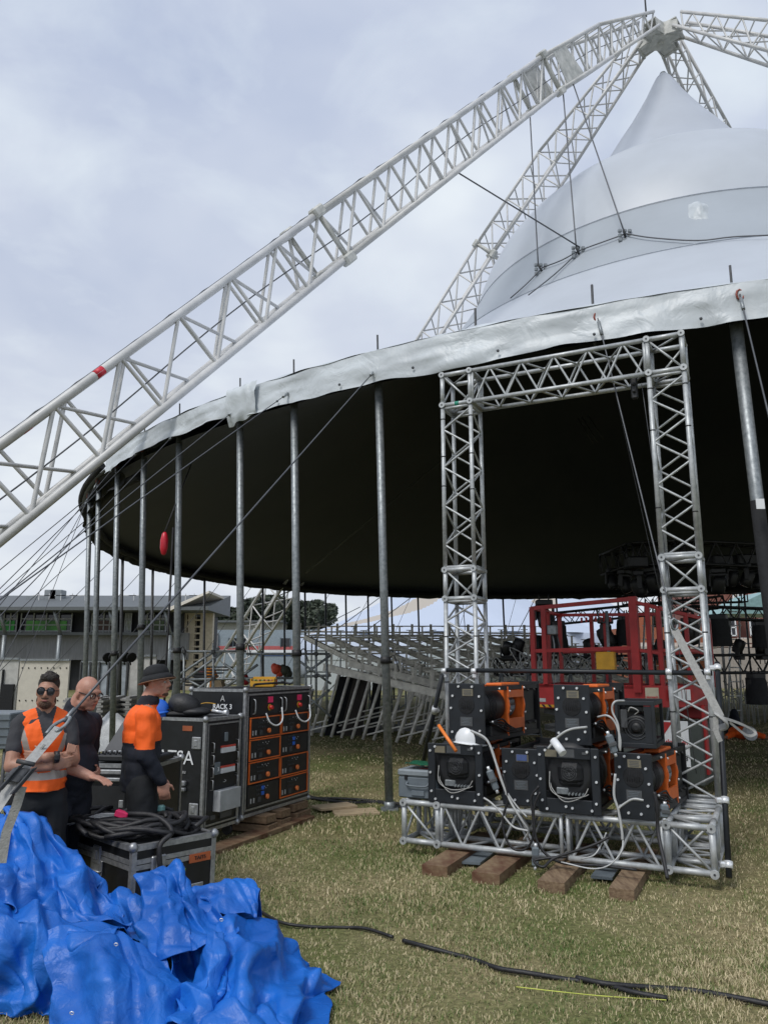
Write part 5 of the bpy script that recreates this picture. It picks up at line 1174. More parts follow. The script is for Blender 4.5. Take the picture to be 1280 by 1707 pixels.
for k, u in enumerate((845, 863, 895, 940, 985, 1025)):
    moving_light('small black stage light on the truss behind the winches, %s from the left' % ORD[k], AY(u, 1102, 15.4), .62+.1*(k % 3), k*.9, False, hang=False)
for k, u in enumerate((1100, 1232, 1270)):
    moving_light('small black stage light standing on the right long truss, %s from the left' % ORD[k], AY(u, 1100, 14.4), .62, k*.9, False, hang=False)
def tangle(b):
    rd = random.Random(3)
    for i in range(26):
        u = rd.uniform(825, 1075); p = AY(u, 1118, 15.2); b.path(spline([p+V(rd.uniform(-.2, .2), 0, rd.uniform(0, .4)), p+V(rd.uniform(-.3, .3), -.1, rd.uniform(-.4, .1)), p+V(rd.uniform(-.4, .4), 0, rd.uniform(-.1, .5)), p+V(rd.uniform(-.5, .5), .1, rd.uniform(-.4, .2))], 5), .012, 4)
b = MB(); tangle(b); o = b.build('cable_tangle', M_FLEX, base=tuple(AY(950, 1120, 15.2))); tag(o, 'tangle of cables hanging on the long truss behind the lift', 'cables', kind='stuff')
rd = random.Random(8)
for k, u in enumerate(range(1195, 1285, 9)):
        b = MB(); p = AY(u+rd.uniform(-2, 2), 1125, 25+rd.uniform(-1, 1)); b.tube((p.x, p.y, 0), (p.x+rd.uniform(-.2, .2), p.y, 1.6), .02, 6)
        b.tube((p.x-.5, p.y, rd.uniform(.4, 1.3)), (p.x+.5, p.y, rd.uniform(.4, 1.3)), .016, 6); b.tube((p.x-.5, p.y, 0), (p.x-.45, p.y, 1.3), .016, 6); b.tube((p.x+.5, p.y, 0), (p.x+.45, p.y, 1.3), .016, 6)
        tag(b.build('metal_frame', M_STEEL2, base=(p.x, p.y, 0)), 'light metal frame on the grass behind the far worker, %s from the left' % ORD[k], 'frame', 'light metal frames behind the far worker')

for k, (u, v0, v1, Y) in enumerate([(1170, 1060, 1100, 24), (1222, 1040, 1115, 24), (1078, 1040, 1110, 25)]):
    p, q = AY(u-6, v1, Y), AY(u+6, v0, Y)
    t = thing('step_ladder', 'aluminium ladder standing far back at the right, %s' % ['near the arch upright', 'in front of the brick building', 'behind the lift'][k], 'ladder', (p.x, p.y, 0), 0, 'ladders far back')
    part(t, 'stiles', M_BOLT, lambda b: [b.tube((p.x+dx_, p.y, 0), (q.x+dx_*.6, q.y, q.z+.8), .03, 6) for dx_ in (-.2, .2)])
    part(t, 'rungs', M_BOLT, lambda b: [b.tube((p.x-.2+(q.x-p.x)*j/9, p.y, (q.z+.8)*j/9), (p.x+.2+(q.x-p.x)*j/9, p.y, (q.z+.8)*j/9), .018, 5) for j in range(1, 9)])

# ------------------------------------------------------------------ unfinished grandstand
M_STAND = mat('dull_aluminium', (.68, .66, .60), .5, .1, var=.2, scale=6)
gs0 = V(-3.1, 30, 0)
gs = thing('grandstand_frame', 'bare aluminium grandstand frame of sloping beams with upright brackets, no seats yet', 'grandstand', (0, 26, 0))
def stringer(b, p, q, n, drop=.34):
    p, q = Vector(p), Vector(q); d = q-p; L_ = d.length; R = d.to_track_quat('X', 'Z').to_matrix()
    b.box((p+q)/2, (L_, .05, .15), R); b.box((p+q)/2+V(0, 0, .08), (L_, .11, .02), R); b.box((p+q)/2-V(0, 0, .08), (L_, .11, .02), R)
    for k in range(n):
        c = p.lerp(q, (k+.5)/n); b.box(c+V(0, 0, .26), (.06, .06, .40)); b.box(c+V(0, 0, .46), (.26, .07, .025))
SD = V(4.3, -8.3, -1.95)
for k in range(11):
    p = AY(508+37.5*k, 1062, 30)
    part(gs, 'stepped_beam', M_STAND, lambda b: stringer(b, p, p+SD*(1-.02*k), 11))
def cross(b):
    for j in range(8):
        f_ = (j+.2)/8; a = AY(508, 1062, 30)+SD*f_; c = AY(508+37.5*10, 1062, 30)+SD*f_*.85; b.tube(a+V(0, 0, .1), c+V(0, 0, .1), .03, 6)
        if j % 2 == 0: b.tube(a+V(0, 0, .45), c+V(0, 0, .45), .022, 6)
part(gs, 'cross_rail', M_STAND, cross)
def toprail(b):
    a, c = AY(500, 1053, 30.3), AY(905, 1056, 30.3); b.tube(a, c, .03, 6); b.tube(a-V(0, 0, .22), c-V(0, 0, .22), .03, 6)
    for k in range(14): q = a.lerp(c, k/13); b.box(q+V(0, 0, .1), (.09, .06, .45))
part(gs, 'top_rail', M_STAND, toprail)
fa, fb_ = AY(540, 1112, 20.5), AY(800, 1172, 17.5)
part(gs, 'front_beam', M_STAND, lambda b: (stringer(b, fa, fb_, 9), stringer(b, fa+V(.6, 1.4, .1), fb_+V(.5, 1.4, .05), 9)))
def props(b):
    for k in range(13):
        c = fa.lerp(fb_, .04+k*.072); b.tube(c-V(0, 0, .08), (c.x-.42, c.y-.15, .02), .038, 6)
    for k in range(26):
        j, i = divmod(k, 13); c = fa.lerp(fb_, .02+i*.075)+V(.9+j*1.2, 1.6+j*2.2, .15); b.tube(c, (c.x-.30, c.y, .02), .03, 6)
    for k in range(5): c = fa.lerp(fb_, .05+.2*k); b.tube((c.x-.5, c.y-.2, .15), (c.x+1.5, c.y-1.0, .7), .02, 6); b.tube((c.x-.5, c.y+.6, .25), (c.x+1.6, c.y-.2, .8), .02, 6)
part(gs, 'sloping_prop', M_STAND, props)
def towers(b):
    for k in range(8):
        p = AY(520+48*k, 1062, 30.2); b.tube((p.x, 30.2, 0), (p.x, 30.2, p.z+.1), .028, 6)
        q = p+SD*.45; b.tube((q.x, q.y, 0), tuple(q), .028, 6); b.tube((p.x, 30.2, .1), (q.x, q.y, q.z), .02, 6); q2_ = p+SD*.8; b.tube((q2_.x, q2_.y, 0), tuple(q2_), .028, 6)
    for z in (.6, 1.5, 2.3): b.tube((-3, 30.2, z), (6, 30.2, z), .024, 6)
part(gs, 'support_post', M_GALV, towers)
for k, (u0, v0, u1, v1) in enumerate([(541, 1185, 566, 1128), (566, 1182, 590, 1128), (612, 1175, 622, 1130), (588, 1184, 604, 1129)]):
    p = AY(u0, v0+6, 20.2); q = AY(u1, v1, 20.6); b = MB(); w_ = [.40, .45, .25, .22][k]
    b.prism([(p.x, p.y, .02), (p.x+w_, p.y+.1, .02), (q.x+w_, q.y+.1, q.z), (q.x, q.y, q.z)], (0, 0, 0), (.0, .03, 0))
    tag(b.build('deck_panel', M_CLOTH if k % 2 == 0 else mat('brown_deck', (.05, .042, .036), .7), base=(p.x, p.y, 0)), '%s deck panel propped under the grandstand beam, %s' % ('black' if k % 2 == 0 else 'dark brown', ['leftmost', 'second from the left', 'rightmost', 'third from the left'][k]), 'panel', 'deck panels under the grandstand')
rg = [AZ(500, 1216, .12), AZ(640, 1213, .12), AZ(760, 1212, .12)]
b = MB(); b.path(rg, .10, 6)
for k in range(12): q = rg[0].lerp(rg[2], (k+.5)/12); b.box(q+V(0, 0, .1), (.06, .1, .2))
b.tube(AZ(510, 1200, .05), AY(522, 1150, 17), .03, 6)
tag(b.build('ring_kerb', mat('pale_concrete_rail', (.26, .27, .27), .7), base=tuple(rg[0])), 'pale low rail lying on the grass across the ring, in front of the grandstand', 'rail')

# ------------------------------------------------------------------ tube scaffold stairs behind the racks
sc = thing('scaffold_stair', 'grey tube scaffold with sloping handrails behind the racks', 'scaffold', (-4.2, 17, 0))
def scf(b):
    Y = 17
    def T(u0, v0, u1, v1, r=.028, Y1=Y, Y2=Y): b.tube(AY(u0, v0, Y1), AY(u1, v1, Y2), r, 6)
    for u, v0, v1 in ((307, 1085, 1200), (343, 1085, 1200), (356, 1072, 1200), (404, 1078, 1205), (436, 1085, 1205), (510, 1085, 1180), (527, 1065, 1190), (545, 1090, 1190)): T(u, v0, u, v1)
    T(285, 1086, 411, 1086); T(285, 1133, 500, 1130); T(300, 1200, 420, 1190); T(411, 1090, 550, 1090); T(500, 1128, 552, 1126)
    T(280, 1138, 366, 1080, .03); T(300, 1140, 370, 1088, .03); T(280, 1185, 355, 1130, .03); T(316, 1135, 345, 1150); T(373, 1106, 436, 1150); T(370, 1150, 430, 1108, .03); T(372, 1170, 440, 1128)
    T(485, 1092, 552, 1140); T(485, 1140, 552, 1092); T(500, 1150, 552, 1195); T(512, 1180, 550, 1150)
    T(283, 1186, 300, 1086)
part(sc, 'tubes', M_GALV, scf)
part(sc, 'tube_coupler', M_GALVD, lambda b: [b.box(AY(u, v, 16.95), (.08, .08, .08), bev=.01) for u, v in ((307, 1086), (356, 1086), (404, 1086), (356, 1131), (307, 1133), (404, 1131), (527, 1090), (527, 1127))])
part(sc, 'stair_tread', M_GALVD, lambda b: [b.box(AY(315+8*i, 1140-5*i+2, 17.5), (.6, .5, .03)) for i in range(7)])
b = MB(); q = AY(322, 1158, 18); b.prism([AY(u, v, 18) for u, v in ((318, 1175), (343, 1175), (340, 1122), (326, 1122))], (0, 0, 0), (0, .05, 0)); tag(b.build('stage_drape', M_CLOTH, base=(q.x, q.y, 0)), 'black drape hung on the scaffold stair', 'drape')
b = MB(); b.prism([AY(u, v, 19) for u, v in ((351, 1150), (372, 1150), (368, 1134), (358, 1134))], (0, 0, 0), (0, .4, 0)); tag(b.build('plywood_box', M_WOODP, base=tuple(AY(360, 1150, 19))), 'plywood box under the scaffold, behind the racks', 'box')
# site clutter near the foot of the back leg
for k, (u, v, Y, c, lb_) in enumerate([(352, 1123, 30, (.9, .30, .02), 'small orange bundle on the scaffold'), (462, 1116, 30, (.75, .10, .05), 'bright orange bundle at the foot of the back mast leg'), (405, 1130, 30, (.40, .02, .03), 'red bundle left of the mast foot'), (476, 1118, 30, (.06, .07, .05), 'dark sack right of the orange bundle'), (340, 1124, 31, (.06, .01, .015), 'dark red bundle on the scaffold')]):
    p = AY(u, v, Y); b = MB(); b.ball(p, (.22, .2, .2), 10, 7); b.ball(p+V(.12, 0, -.12), (.16, .15, .16), 8, 6); b.ball(p+V(-.12, .05, .1), (.13, .13, .14), 8, 6); b.tube(p, (p.x, p.y, 0), .03, 5)
    tag(b.build('gear_bundle', mat('bundle_'+['orange', 'bright', 'red', 'dark', 'maroon'][k], c, .7), base=(p.x, p.y, 0)), lb_, 'bundle', 'bundles of gear around the scaffold')
def pallet_stack(c, w, d, n, label, m_):
    b = MB()
    for i in range(n): b.box(c+V(0, 0, .05+.12*i), (w, d, .05)); [b.box(c+V(x*w/2, 0, .10+.12*i), (.1, d, .06)) for x in (-.8, 0, .8)]
    return tag(b.build('panel_stack', m_, base=tuple(c)), label, 'stack', 'stacks of floor panels on the grass')
M_PAN = mat('pale_panel', (.30, .30, .29), .6)
for k, (u, v, Y, n, lb_) in enumerate([(148, 1185, 20, 8, 'tall stack of slatted panels behind the bald man'), (165, 1182, 20.5, 8, 'tall stack of slatted panels left of the man in the hat'), (195, 1186, 21, 8, 'stack of slatted panels behind the desk lid'), (40, 1190, 19, 4, 'low stack of panels behind the man in the vest')]):
    g = AY(u, v, Y); g.z = 0; pallet_stack(g, 1.0, .8, n, lb_, M_PAN)
p = AY(192, 1180, 17); b = MB(); P = []
for j in range(9):
    for i in range(15): a_, c_ = i/14, j/8; P.append(V(p.x-.7+1.4*a_, p.y-.4+.8*c_, .02+max(0, .75*sin(pi*a_)*sin(pi*c_)**.5+.25*mnoise.noise(V(a_*6, c_*6, 4)))))
b.grid(P, 15, 9); tag(b.build('plastic_sheet', mat('crumpled_poly', (.42, .44, .46), .3, bump=.6), base=(p.x, p.y, 0)), 'heap of crumpled clear plastic sheet behind the desk lid', 'sheet')
# ------------------------------------------------------------------ background buildings
def wallbox(b, u0, v0, u1, v1, Y, d, z0=None):
    a, c = AY(u0, v0, Y), AY(u1, v1, Y); z_ = 0 if z0 is None else z0; b.box(((a.x+c.x)/2, Y+d/2, (a.z+z_)/2), (abs(c.x-a.x), d, a.z-z_)); return a, c
YB = 55.0
gl = thing('pavilion_building', 'grey club building with a flat roof and green lit windows at the far left', 'building', (-22, YB, 0))
def X(u, Y=YB): return AY(u, 1107, Y).x
def Zv(v, Y=YB): return AY(640, v, Y).z
M_GW = mat('grey_cladding', (.20, .205, .215), .7, var=.15, scale=1.0, stretch=(8, 1, 1)); M_GW2 = mat('dark_grey_fascia', (.10, .11, .115), .6)
part(gl, 'upper_wall', M_GW, lambda b: b.box(((X(-200)+X(310))/2, YB+4, (Zv(1055)+Zv(1100))/2), (X(310)-X(-200), 8, Zv(1055)-Zv(1100))))
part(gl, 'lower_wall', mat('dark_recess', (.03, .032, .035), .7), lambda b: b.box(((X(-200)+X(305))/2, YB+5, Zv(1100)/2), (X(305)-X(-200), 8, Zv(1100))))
part(gl, 'roof', M_GW2, lambda b: b.prism([(X(-200), YB-2.5, Zv(1021)), (X(-200), YB-2.5, Zv(1018)+.1), (X(-200), YB+5, Zv(992)+.4), (X(-200), YB+5, Zv(1021))], (0, 0, 0), (X(357)-X(-200), 0, 0)))
part(gl, 'roof_soffit', mat('soffit_cream', (.45, .42, .36), .6), lambda b: b.prism([(X(296), YB-2.6, Zv(1022)), (X(357), YB-2.6, Zv(994)), (X(357), YB-2.5, Zv(990)), (X(290), YB-2.5, Zv(1018))], (0, 0, 0), (0, 5, 0)))
part(gl, 'ledge', M_GW2, lambda b: b.box(((X(-200)+X(300))/2, YB-.4, Zv(1057)), (X(300)-X(-200), .8, .2)))
pan = [(-20, 24, (.05, .50, .07)), (31, 116, (.12, .42, .09)), (150, 190, (.10, .05, .035)), (206, 216, (.30, .45, .05)), (232, 275, (.10, .16, .07))]
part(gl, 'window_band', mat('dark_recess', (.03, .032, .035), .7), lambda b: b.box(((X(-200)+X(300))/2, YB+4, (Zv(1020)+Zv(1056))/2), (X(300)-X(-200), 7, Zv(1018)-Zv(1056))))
for k, (a_, c_, col_) in enumerate(pan):
    win = part(gl, 'window', M_GLASS, lambda b: b.box(((X(a_)+X(c_))/2, YB+.1, (Zv(1025)+Zv(1054))/2), (X(c_)-X(a_), .3, Zv(1025)-Zv(1054))))
    part(win, 'lit_display', mat('display_%d' % k, col_, .6, col2=tuple(min(1, q*.35) for q in col_), scale=.9), lambda b: b.box(((X(a_)+X(c_))/2, YB-.08, Zv(1046)+.1), ((X(c_)-X(a_))*.8, .05, .75)))
    def mul(b):
        for j in range(5): x = X(a_)+(X(c_)-X(a_))*j/4; b.box((x, YB-.16, (Zv(1022)+Zv(1057))/2), (.06, .06, Zv(1022)-Zv(1057)))
        for v in (1032, 1042, 1052): b.box(((X(a_)+X(c_))/2, YB-.16, Zv(v)), (X(c_)-X(a_), .06, .06))
    part(win, 'glazing_bars', M_WHTP if 0 else mat('pale_frame', (.40, .42, .42), .5), mul)
part(gl, 'column', M_GALV, lambda b: [(b.tube((X(u), YB-1.4, 0), (X(u), YB-1.4, Zv(1060)), .16, 8), b.tube((X(u), YB-1.2, Zv(1060)), (X(u-6), YB-2, Zv(1022)), .12, 8)) for u in (20, 110, 200, 290)])
part(gl, 'doorway', M_CLOTH, lambda b: [b.box((X(u), YB+.9, 1.0), (4.0, .5, 2.0)) for u in (60, 185, 255)])
part(gl, 'roof_railing', M_WHT, lambda b: [b.box((X(u), YB+1.5, Zv(999)+dz), (1.6, .05, .05)) for u in (48, 68, 88, 112, 190, 215, 300, 320) for dz in (0, .4)] + [b.box((X(u), YB+1.5, Zv(998)), (.05, .05, 1.0)) for u in (40, 58, 78, 98, 120, 185, 205, 222, 295, 310, 326)])
part(gl, 'roof_plant', M_GALV, lambda b: (b.box((X(48), YB+3, Zv(990)), (.9, .9, 1.1), bev=.05), b.box((X(58), YB+3, Zv(990)), (.9, .9, 1.1), bev=.05), b.box((X(25), YB+3, Zv(993)), (1.6, .8, .4))))
et = thing('stair_tower', 'cream end frame of the grey club building with horizontal slats', 'building', (X(325), YB+3, 0))
part(et, 'frame_post', mat('cream_paint', (.46, .40, .30), .6), lambda b: [b.box((X(u, 56), 56, Zv(1010, 56)/2), (w_, .5, Zv(1010, 56))) for u, w_ in ((306, .35), (318, .5), (343, .9))])
part(et, 'slat', mat('cream_paint', (.46, .40, .30), .6), lambda b: [b.box((X(328, 56), 55.8, Zv(1012+11*i, 56)), (1.9, .12, .12)) for i in range(10)])
part(et, 'back_wall', mat('dark_recess', (.03, .032, .035), .7), lambda b: b.box((X(328, 57), 57.5, 2.6), (2.4, 1, 5.2)))
# hoarding
for k, (u0, u1, v, m_, lb_) in enumerate([(36, 118, 1100, mat('hoarding_cream', (.55, .52, .45), .6, var=.06), 'pale site hoarding behind the man in the orange vest'), (-20, 34, 1098, mat('hoarding_grey', (.42, .42, .40), .6), 'open pale container with a dark doorway at the far left'), (138, 215, 1103, mat('hoarding_blue', (.30, .34, .38), .5, var=.2, scale=3), 'grey blue fence panels behind the tent poles'), (218, 262, 1093, mat('hoarding_white', (.50, .50, .49), .6), 'white leaning sheet behind the man in the hat')]):
    a, c = AY(u0, v, 30), AY(u1, v, 30); t = thing('site_hoarding', lb_, 'hoarding', (a.x, 30, 0), 0, 'pale hoardings in front of the club building')
    part(t, 'panel', m_, lambda b: b.box(((a.x+c.x)/2, 30, a.z/2), (c.x-a.x, .12, a.z)))
    part(t, 'top_rail', M_GALV, lambda b: b.box(((a.x+c.x)/2, 29.92, a.z), (c.x-a.x, .1, .08)))
    if k == 0: part(t, 'fixing', M_RUB, lambda b: [b.ball((a.x+.1+(c.x-a.x-.2)*i/7, 29.93, z), .03, 6, 4) for i in range(8) for z in (a.z-.3, .45)])
    if k == 1: part(t, 'doorway', M_CLOTH, lambda b: (b.box((c.x-.32, 29.9, .55), (.5, .12, 1.0)), b.box((a.x+.7, 29.9, .8), (.05, .1, 1.6))))
    if k == 2: part(t, 'post', M_GALVD, lambda b: [b.box((a.x+(c.x-a.x)*i/5, 29.9, a.z/2), (.06, .1, a.z)) for i in range(6)])
for i in range(5):
    c = AY(175+10*i, 1092, 29); b = MB(); b.lathe([(.05, 0), (.16, .16), (.19, .28)], tuple(c), (.6, -.6, -.3), 10); b.tube(c, c-V(0, -.3, .35), .03, 6)
    tag(b.build('flood_lamp', M_CLOTH, base=tuple(c)), 'black round lamp on top of the grey blue fence, %s from the left' % ORD[i], 'lamp', 'black lamps on the grey blue fence')
# grey shed with a red and white stripe
YS = 75
sh = thing('striped_shed', 'long grey shed with a red and white stripe along its wall', 'building', (X(420, YS), YS, 0))
part(sh, 'wall', mat('shed_blue_grey', (.24, .29, .33), .7), lambda b: b.box(((X(345, YS)+X(560, YS))/2, YS+4, Zv(1050, YS)/2), (X(560, YS)-X(345, YS), 8, Zv(1050, YS))))
part(sh, 'red_stripe', mat('faded_red', (.42, .10, .10), .6), lambda b: b.box(((X(350, YS)+X(500, YS))/2, YS-.03, Zv(1080, YS)), (X(500, YS)-X(350, YS), .05, .35)))
part(sh, 'white_stripe', M_WHTP, lambda b: b.box(((X(350, YS)+X(500, YS))/2, YS-.03, Zv(1086, YS)), (X(500, YS)-X(350, YS), .05, .3)))
part(sh, 'blue_stripe', mat('stripe_blue', (.05, .09, .22), .6), lambda b: b.box(((X(430, YS)+X(500, YS))/2, YS-.03, Zv(1091, YS)), (X(500, YS)-X(430, YS), .05, .25)))
for u in (388, 410, 475):
    wn = part(sh, 'window', M_GLASS, lambda b: b.box((X(u, YS), YS-.02, Zv(1071, YS)), (.9, .1, .8)))
    part(wn, 'frame', mat('shed_frame', (.09, .12, .14), .6), lambda b: [b.box((X(u, YS)+dx_, YS-.10, Zv(1071, YS)), (.06, .08, .9)) for dx_ in (-.45, 0, .45)])
part(sh, 'sign', M_GW, lambda b: b.box((X(355, YS), YS-.15, Zv(1072, YS)), (.9, .2, 1.9)))
text_mesh('EASTS', .75, M_RUB, sh, Matrix.Translation((X(355, YS), YS-.28, Zv(1073, YS))) @ Matrix.Rotation(pi/2, 4, 'X') @ Matrix.Rotation(pi/2, 4, 'Z'))
lw = thing('low_building', 'low cream building behind the striped shed', 'building', (X(430, 95), 95, 0))
part(lw, 'wall', mat('cream_render', (.42, .42, .38), .7), lambda b: b.box(((X(350, 95)+X(470, 95))/2, 99, Zv(1038, 95)/2), (X(470, 95)-X(350, 95), 8, Zv(1038, 95))))
part(lw, 'roof', M_GW2, lambda b: b.box(((X(350, 95)+X(470, 95))/2, 98.5, Zv(1038, 95)+.1), (X(472, 95)-X(348, 95), 9.4, .25)))
# ------------------------------------------------------------------ trees
M_TRUNK = mat('bark', (.10, .085, .07), .85, var=.3, scale=10)
def leafmat(nm, c): return mat(nm, c, .6, var=.45, scale=.9, fac=(.3, .7))
M_LF = [leafmat('eucalypt_leaves', (.050, .065, .040)), leafmat('grey_green_leaves', (.065, .080, .055)), leafmat('dark_leaves', (.035, .048, .030))]
def tree(u, v_top, Y, wpx, lb_, k=0, grp='trees behind the sheds', seed=1, trunk_h=.35, leaf=.32, v_bot=None):
    top = AY(u, v_top, Y); H_ = top.z; w_ = wpx/F_PX*Y; rd = random.Random(seed); x0 = top.x
    t = thing('tree', lb_, 'tree', (x0, Y, 0), 0, grp); tips = []
    def tr(b):
        b.path(spline([(x0, Y, 0), (x0+.1*w_*rd.uniform(-1, 1), Y, H_*trunk_h*.6), (x0, Y, H_*trunk_h), (x0, Y, H_*.75)], 4), [w_*.03*(1-i/14) for i in range(13)], 7)
        for i in range(9):
            a = rd.uniform(0, 2*pi); z0 = H_*rd.uniform(trunk_h*.7, .6); q = V(x0+w_*.5*rd.uniform(.3, .85)*cos(a), Y+w_*.4*rd.uniform(.3, .9)*sin(a), H_*rd.uniform(.55, .93)); tips.append(q)
            b.path(spline([(x0, Y, z0), ((x0+q.x)/2, (Y+q.y)/2, z0+(q.z-z0)*.35), q], 4), [w_*.016*(1-j/10) for j in range(9)], 5)
    part(t, 'trunk', M_TRUNK, tr)
    cl = []
    for q in tips:
        for _ in range(4): cl.append((q+V(rd.gauss(0, w_*.09), rd.gauss(0, w_*.08), rd.gauss(0, H_*.05)), w_*rd.uniform(.07, .16)))
    for _ in range(16):
        a = rd.uniform(0, 2*pi); r = rd.random()**.5*.42*w_; zz = H_*(rd.uniform(.55, .97)-.35*(r/w_)**2); cl.append((V(x0+r*cos(a), Y+r*.8*sin(a), zz), w_*rd.uniform(.07, .13)))
    n = 9000; R_ = np.random.default_rng(seed); ci = R_.integers(0, len(cl), n); C_ = np.array([tuple(c[0]) for c in cl])[ci]; rr = np.array([c[1] for c in cl])[ci]
    dv = R_.normal(size=(n, 3)); dv /= np.linalg.norm(dv, axis=1)[:, None]; P_ = C_+dv*(rr*(R_.random(n)**.4))[:, None]*np.array([1.15, 1.0, .75]); P_[:, 2] = np.minimum(P_[:, 2], H_)
    if v_bot: P_[:, 2] = np.maximum(P_[:, 2], .3)
    a1 = R_.normal(size=(n, 3)); a1 /= np.linalg.norm(a1, axis=1)[:, None]; a2 = np.cross(a1, R_.normal(size=(n, 3))); a2 /= np.linalg.norm(a2, axis=1)[:, None]
    s_ = leaf*(Y/90)*(0.5+R_.random(n))[:, None]
    vs = np.empty((n, 4, 3)); vs[:, 0] = P_-a1*s_; vs[:, 1] = P_+a2*s_*.55; vs[:, 2] = P_+a1*s_; vs[:, 3] = P_-a2*s_*.55
    vs = vs.reshape(-1, 3)-np.array([x0, Y, 0]); me = bpy.data.meshes.new('crown'); me.vertices.add(len(vs)); me.vertices.foreach_set('co', vs.ravel().astype(np.float32)); me.loops.add(n*4); me.loops.foreach_set('vertex_index', np.arange(n*4, dtype=np.int32)); me.polygons.add(n)
    me.polygons.foreach_set('loop_start', np.arange(0, n*4, 4, dtype=np.int32)); me.materials.append(M_LF[k]); me.update(calc_edges=True); me.validate()
    c = bpy.data.objects.new('crown', me); COL.objects.link(c); c.parent = t
tree(372, 1010, 100, 70, 'round dark tree behind the sheds, leftmost', 0, seed=2)
tree(410, 1000, 102, 100, 'wide dark tree behind the sheds, second from the left', 2, seed=3)
tree(455, 994, 104, 105, 'tall dark tree behind the foot of the back mast leg', 0, seed=4)
tree(490, 1004, 100, 70, 'dark tree just right of the mast foot', 2, seed=5)
tree(536, 1001, 92, 66, 'open crowned gum tree standing alone with pale branches', 1, seed=6, leaf=.28)
tree(350, 1040, 90, 24, 'small pale green shrub tree beside the cream frame', 1, seed=7)
tree(1075, 1020, 60, 62, 'dark spreading tree seen through the lift rails', 2, 'trees at the right', 8)
tree(1100, 1000, 62, 40, 'dark tree top behind the right upright', 0, 'trees at the right', 9)
# ------------------------------------------------------------------ pale striped big tops far behind
M_FT = mat('far_white_canvas', (.46, .52, .63), .6, var=.03, scale=.1); M_FS = mat('far_sand_canvas', (.42, .38, .33), .6, var=.03, scale=.1)
def far_tent(u, Y, r, zp, ze, lb_, sw, tw, pw=1.8, seed=0, m2=None):
    x0 = X(u, Y); t = thing('far_big_top', lb_, 'tent', (x0, Y, 0), 0, 'pale big tops far behind'); nt_, nr = 240, 90; b = MB(); P = []
    for j in range(nr):
        q = j/(nr-1); rr = r*(.015+.985*q**1.0); z = ze+(zp-ze)*(1-q)**pw
        for i in range(nt_): a = 2*pi*i/nt_; s_ = 1-.03*abs(cos(a*8))*q; P.append((x0+rr*s_*cos(a), Y+rr*s_*sin(a), z))
    b.grid(P, nt_, nr, wrap=True); n = 0
    for j in range(nr-1):
        for i in range(nt_):
            a = i/nt_*16; q = j/(nr-1); f_ = (a-tw+9*max(0, q-.42)**2+4) % 8-4; b.mi[n] = 1 if abs(f_) < sw*(.25+1.6*q*(1-q)) else 0; n += 1
    part_o = b.build('roof', [M_FT, m2 or M_FS], t)
    part(t, 'wall', M_FT, lambda b: b.lathe([(r*.985, 0), (r*.985, ze)], (x0, Y, 0), seg=64))
    part(t, 'pole', M_GALV, lambda b: b.tube((x0, Y, 0), (x0, Y, zp+2), .15, 8))
far_tent(760, 78, 16.0, 12.1, 4.4, 'pale blue and sand big top far behind the grandstand', .62, 10.9, 1.28)
far_tent(930, 92, 15.0, 13.0, 4.4, 'pale blue and sand big top far behind, left of the red lift', .9, 10.9, 1.28)
mq = thing('white_marquee', 'small white marquee behind the scaffold, between racks and grandstand', 'marquee', tuple(AY(560, 1144, 55).xy.to_3d()))
def mar(b):
    x0, x1 = X(508, 55), X(640, 55); P = []
    for j in range(2):
        for i in range(25):
            q = i/24; z = Zv(1100, 55)+ (Zv(1072, 55)-Zv(1100, 55))*sin(pi*min(1, q*1.15))**.8; P.append((x0+(x1-x0)*q, 55+8*j, z))
    b.grid(P, 25, 2); b.box(((x0+x1)/2, 59, Zv(1100, 55)/2), (x1-x0, 7.9, Zv(1100, 55)))
    b.prism([P[i] for i in range(25)], (0, 0, 0), (0, .02, 0))
part(mq, 'canopy', mat('marquee_white', (.42, .46, .47), .6, var=.05, scale=.4), mar)
gb_ = thing('grey_dome_tent', 'low grey domed tent roof behind the right part of the grandstand', 'marquee', (X(790, 60), 60, 0))
part(gb_, 'canopy', mat('dome_grey', (.30, .34, .35), .6), lambda b: b.lathe([(5.4, 0), (5.4, Zv(1082, 60)), (5.0, Zv(1076, 60)), (3.6, Zv(1069, 60)), (2.0, Zv(1065, 60)), (.1, Zv(1063, 60))], (X(800, 60), 60, 0), seg=32))
for k, (u0, v0, u1, v1) in enumerate([(520, 1052, 600, 1012), (560, 1050, 648, 985), (610, 1052, 700, 985), (775, 1050, 770, 985), (862, 1055, 898, 985)]):
    b = MB(); b.tube(AY(u0, v0, 50), AY(u1, v1, 56), .03, 5); tag(b.build('tent_stay', M_GALVD, base=tuple(AY(u0, v0, 50))), 'thin stay wire of the far big tops, %s from the left' % ORD[k], 'wire', 'stay wires of the far big tops')
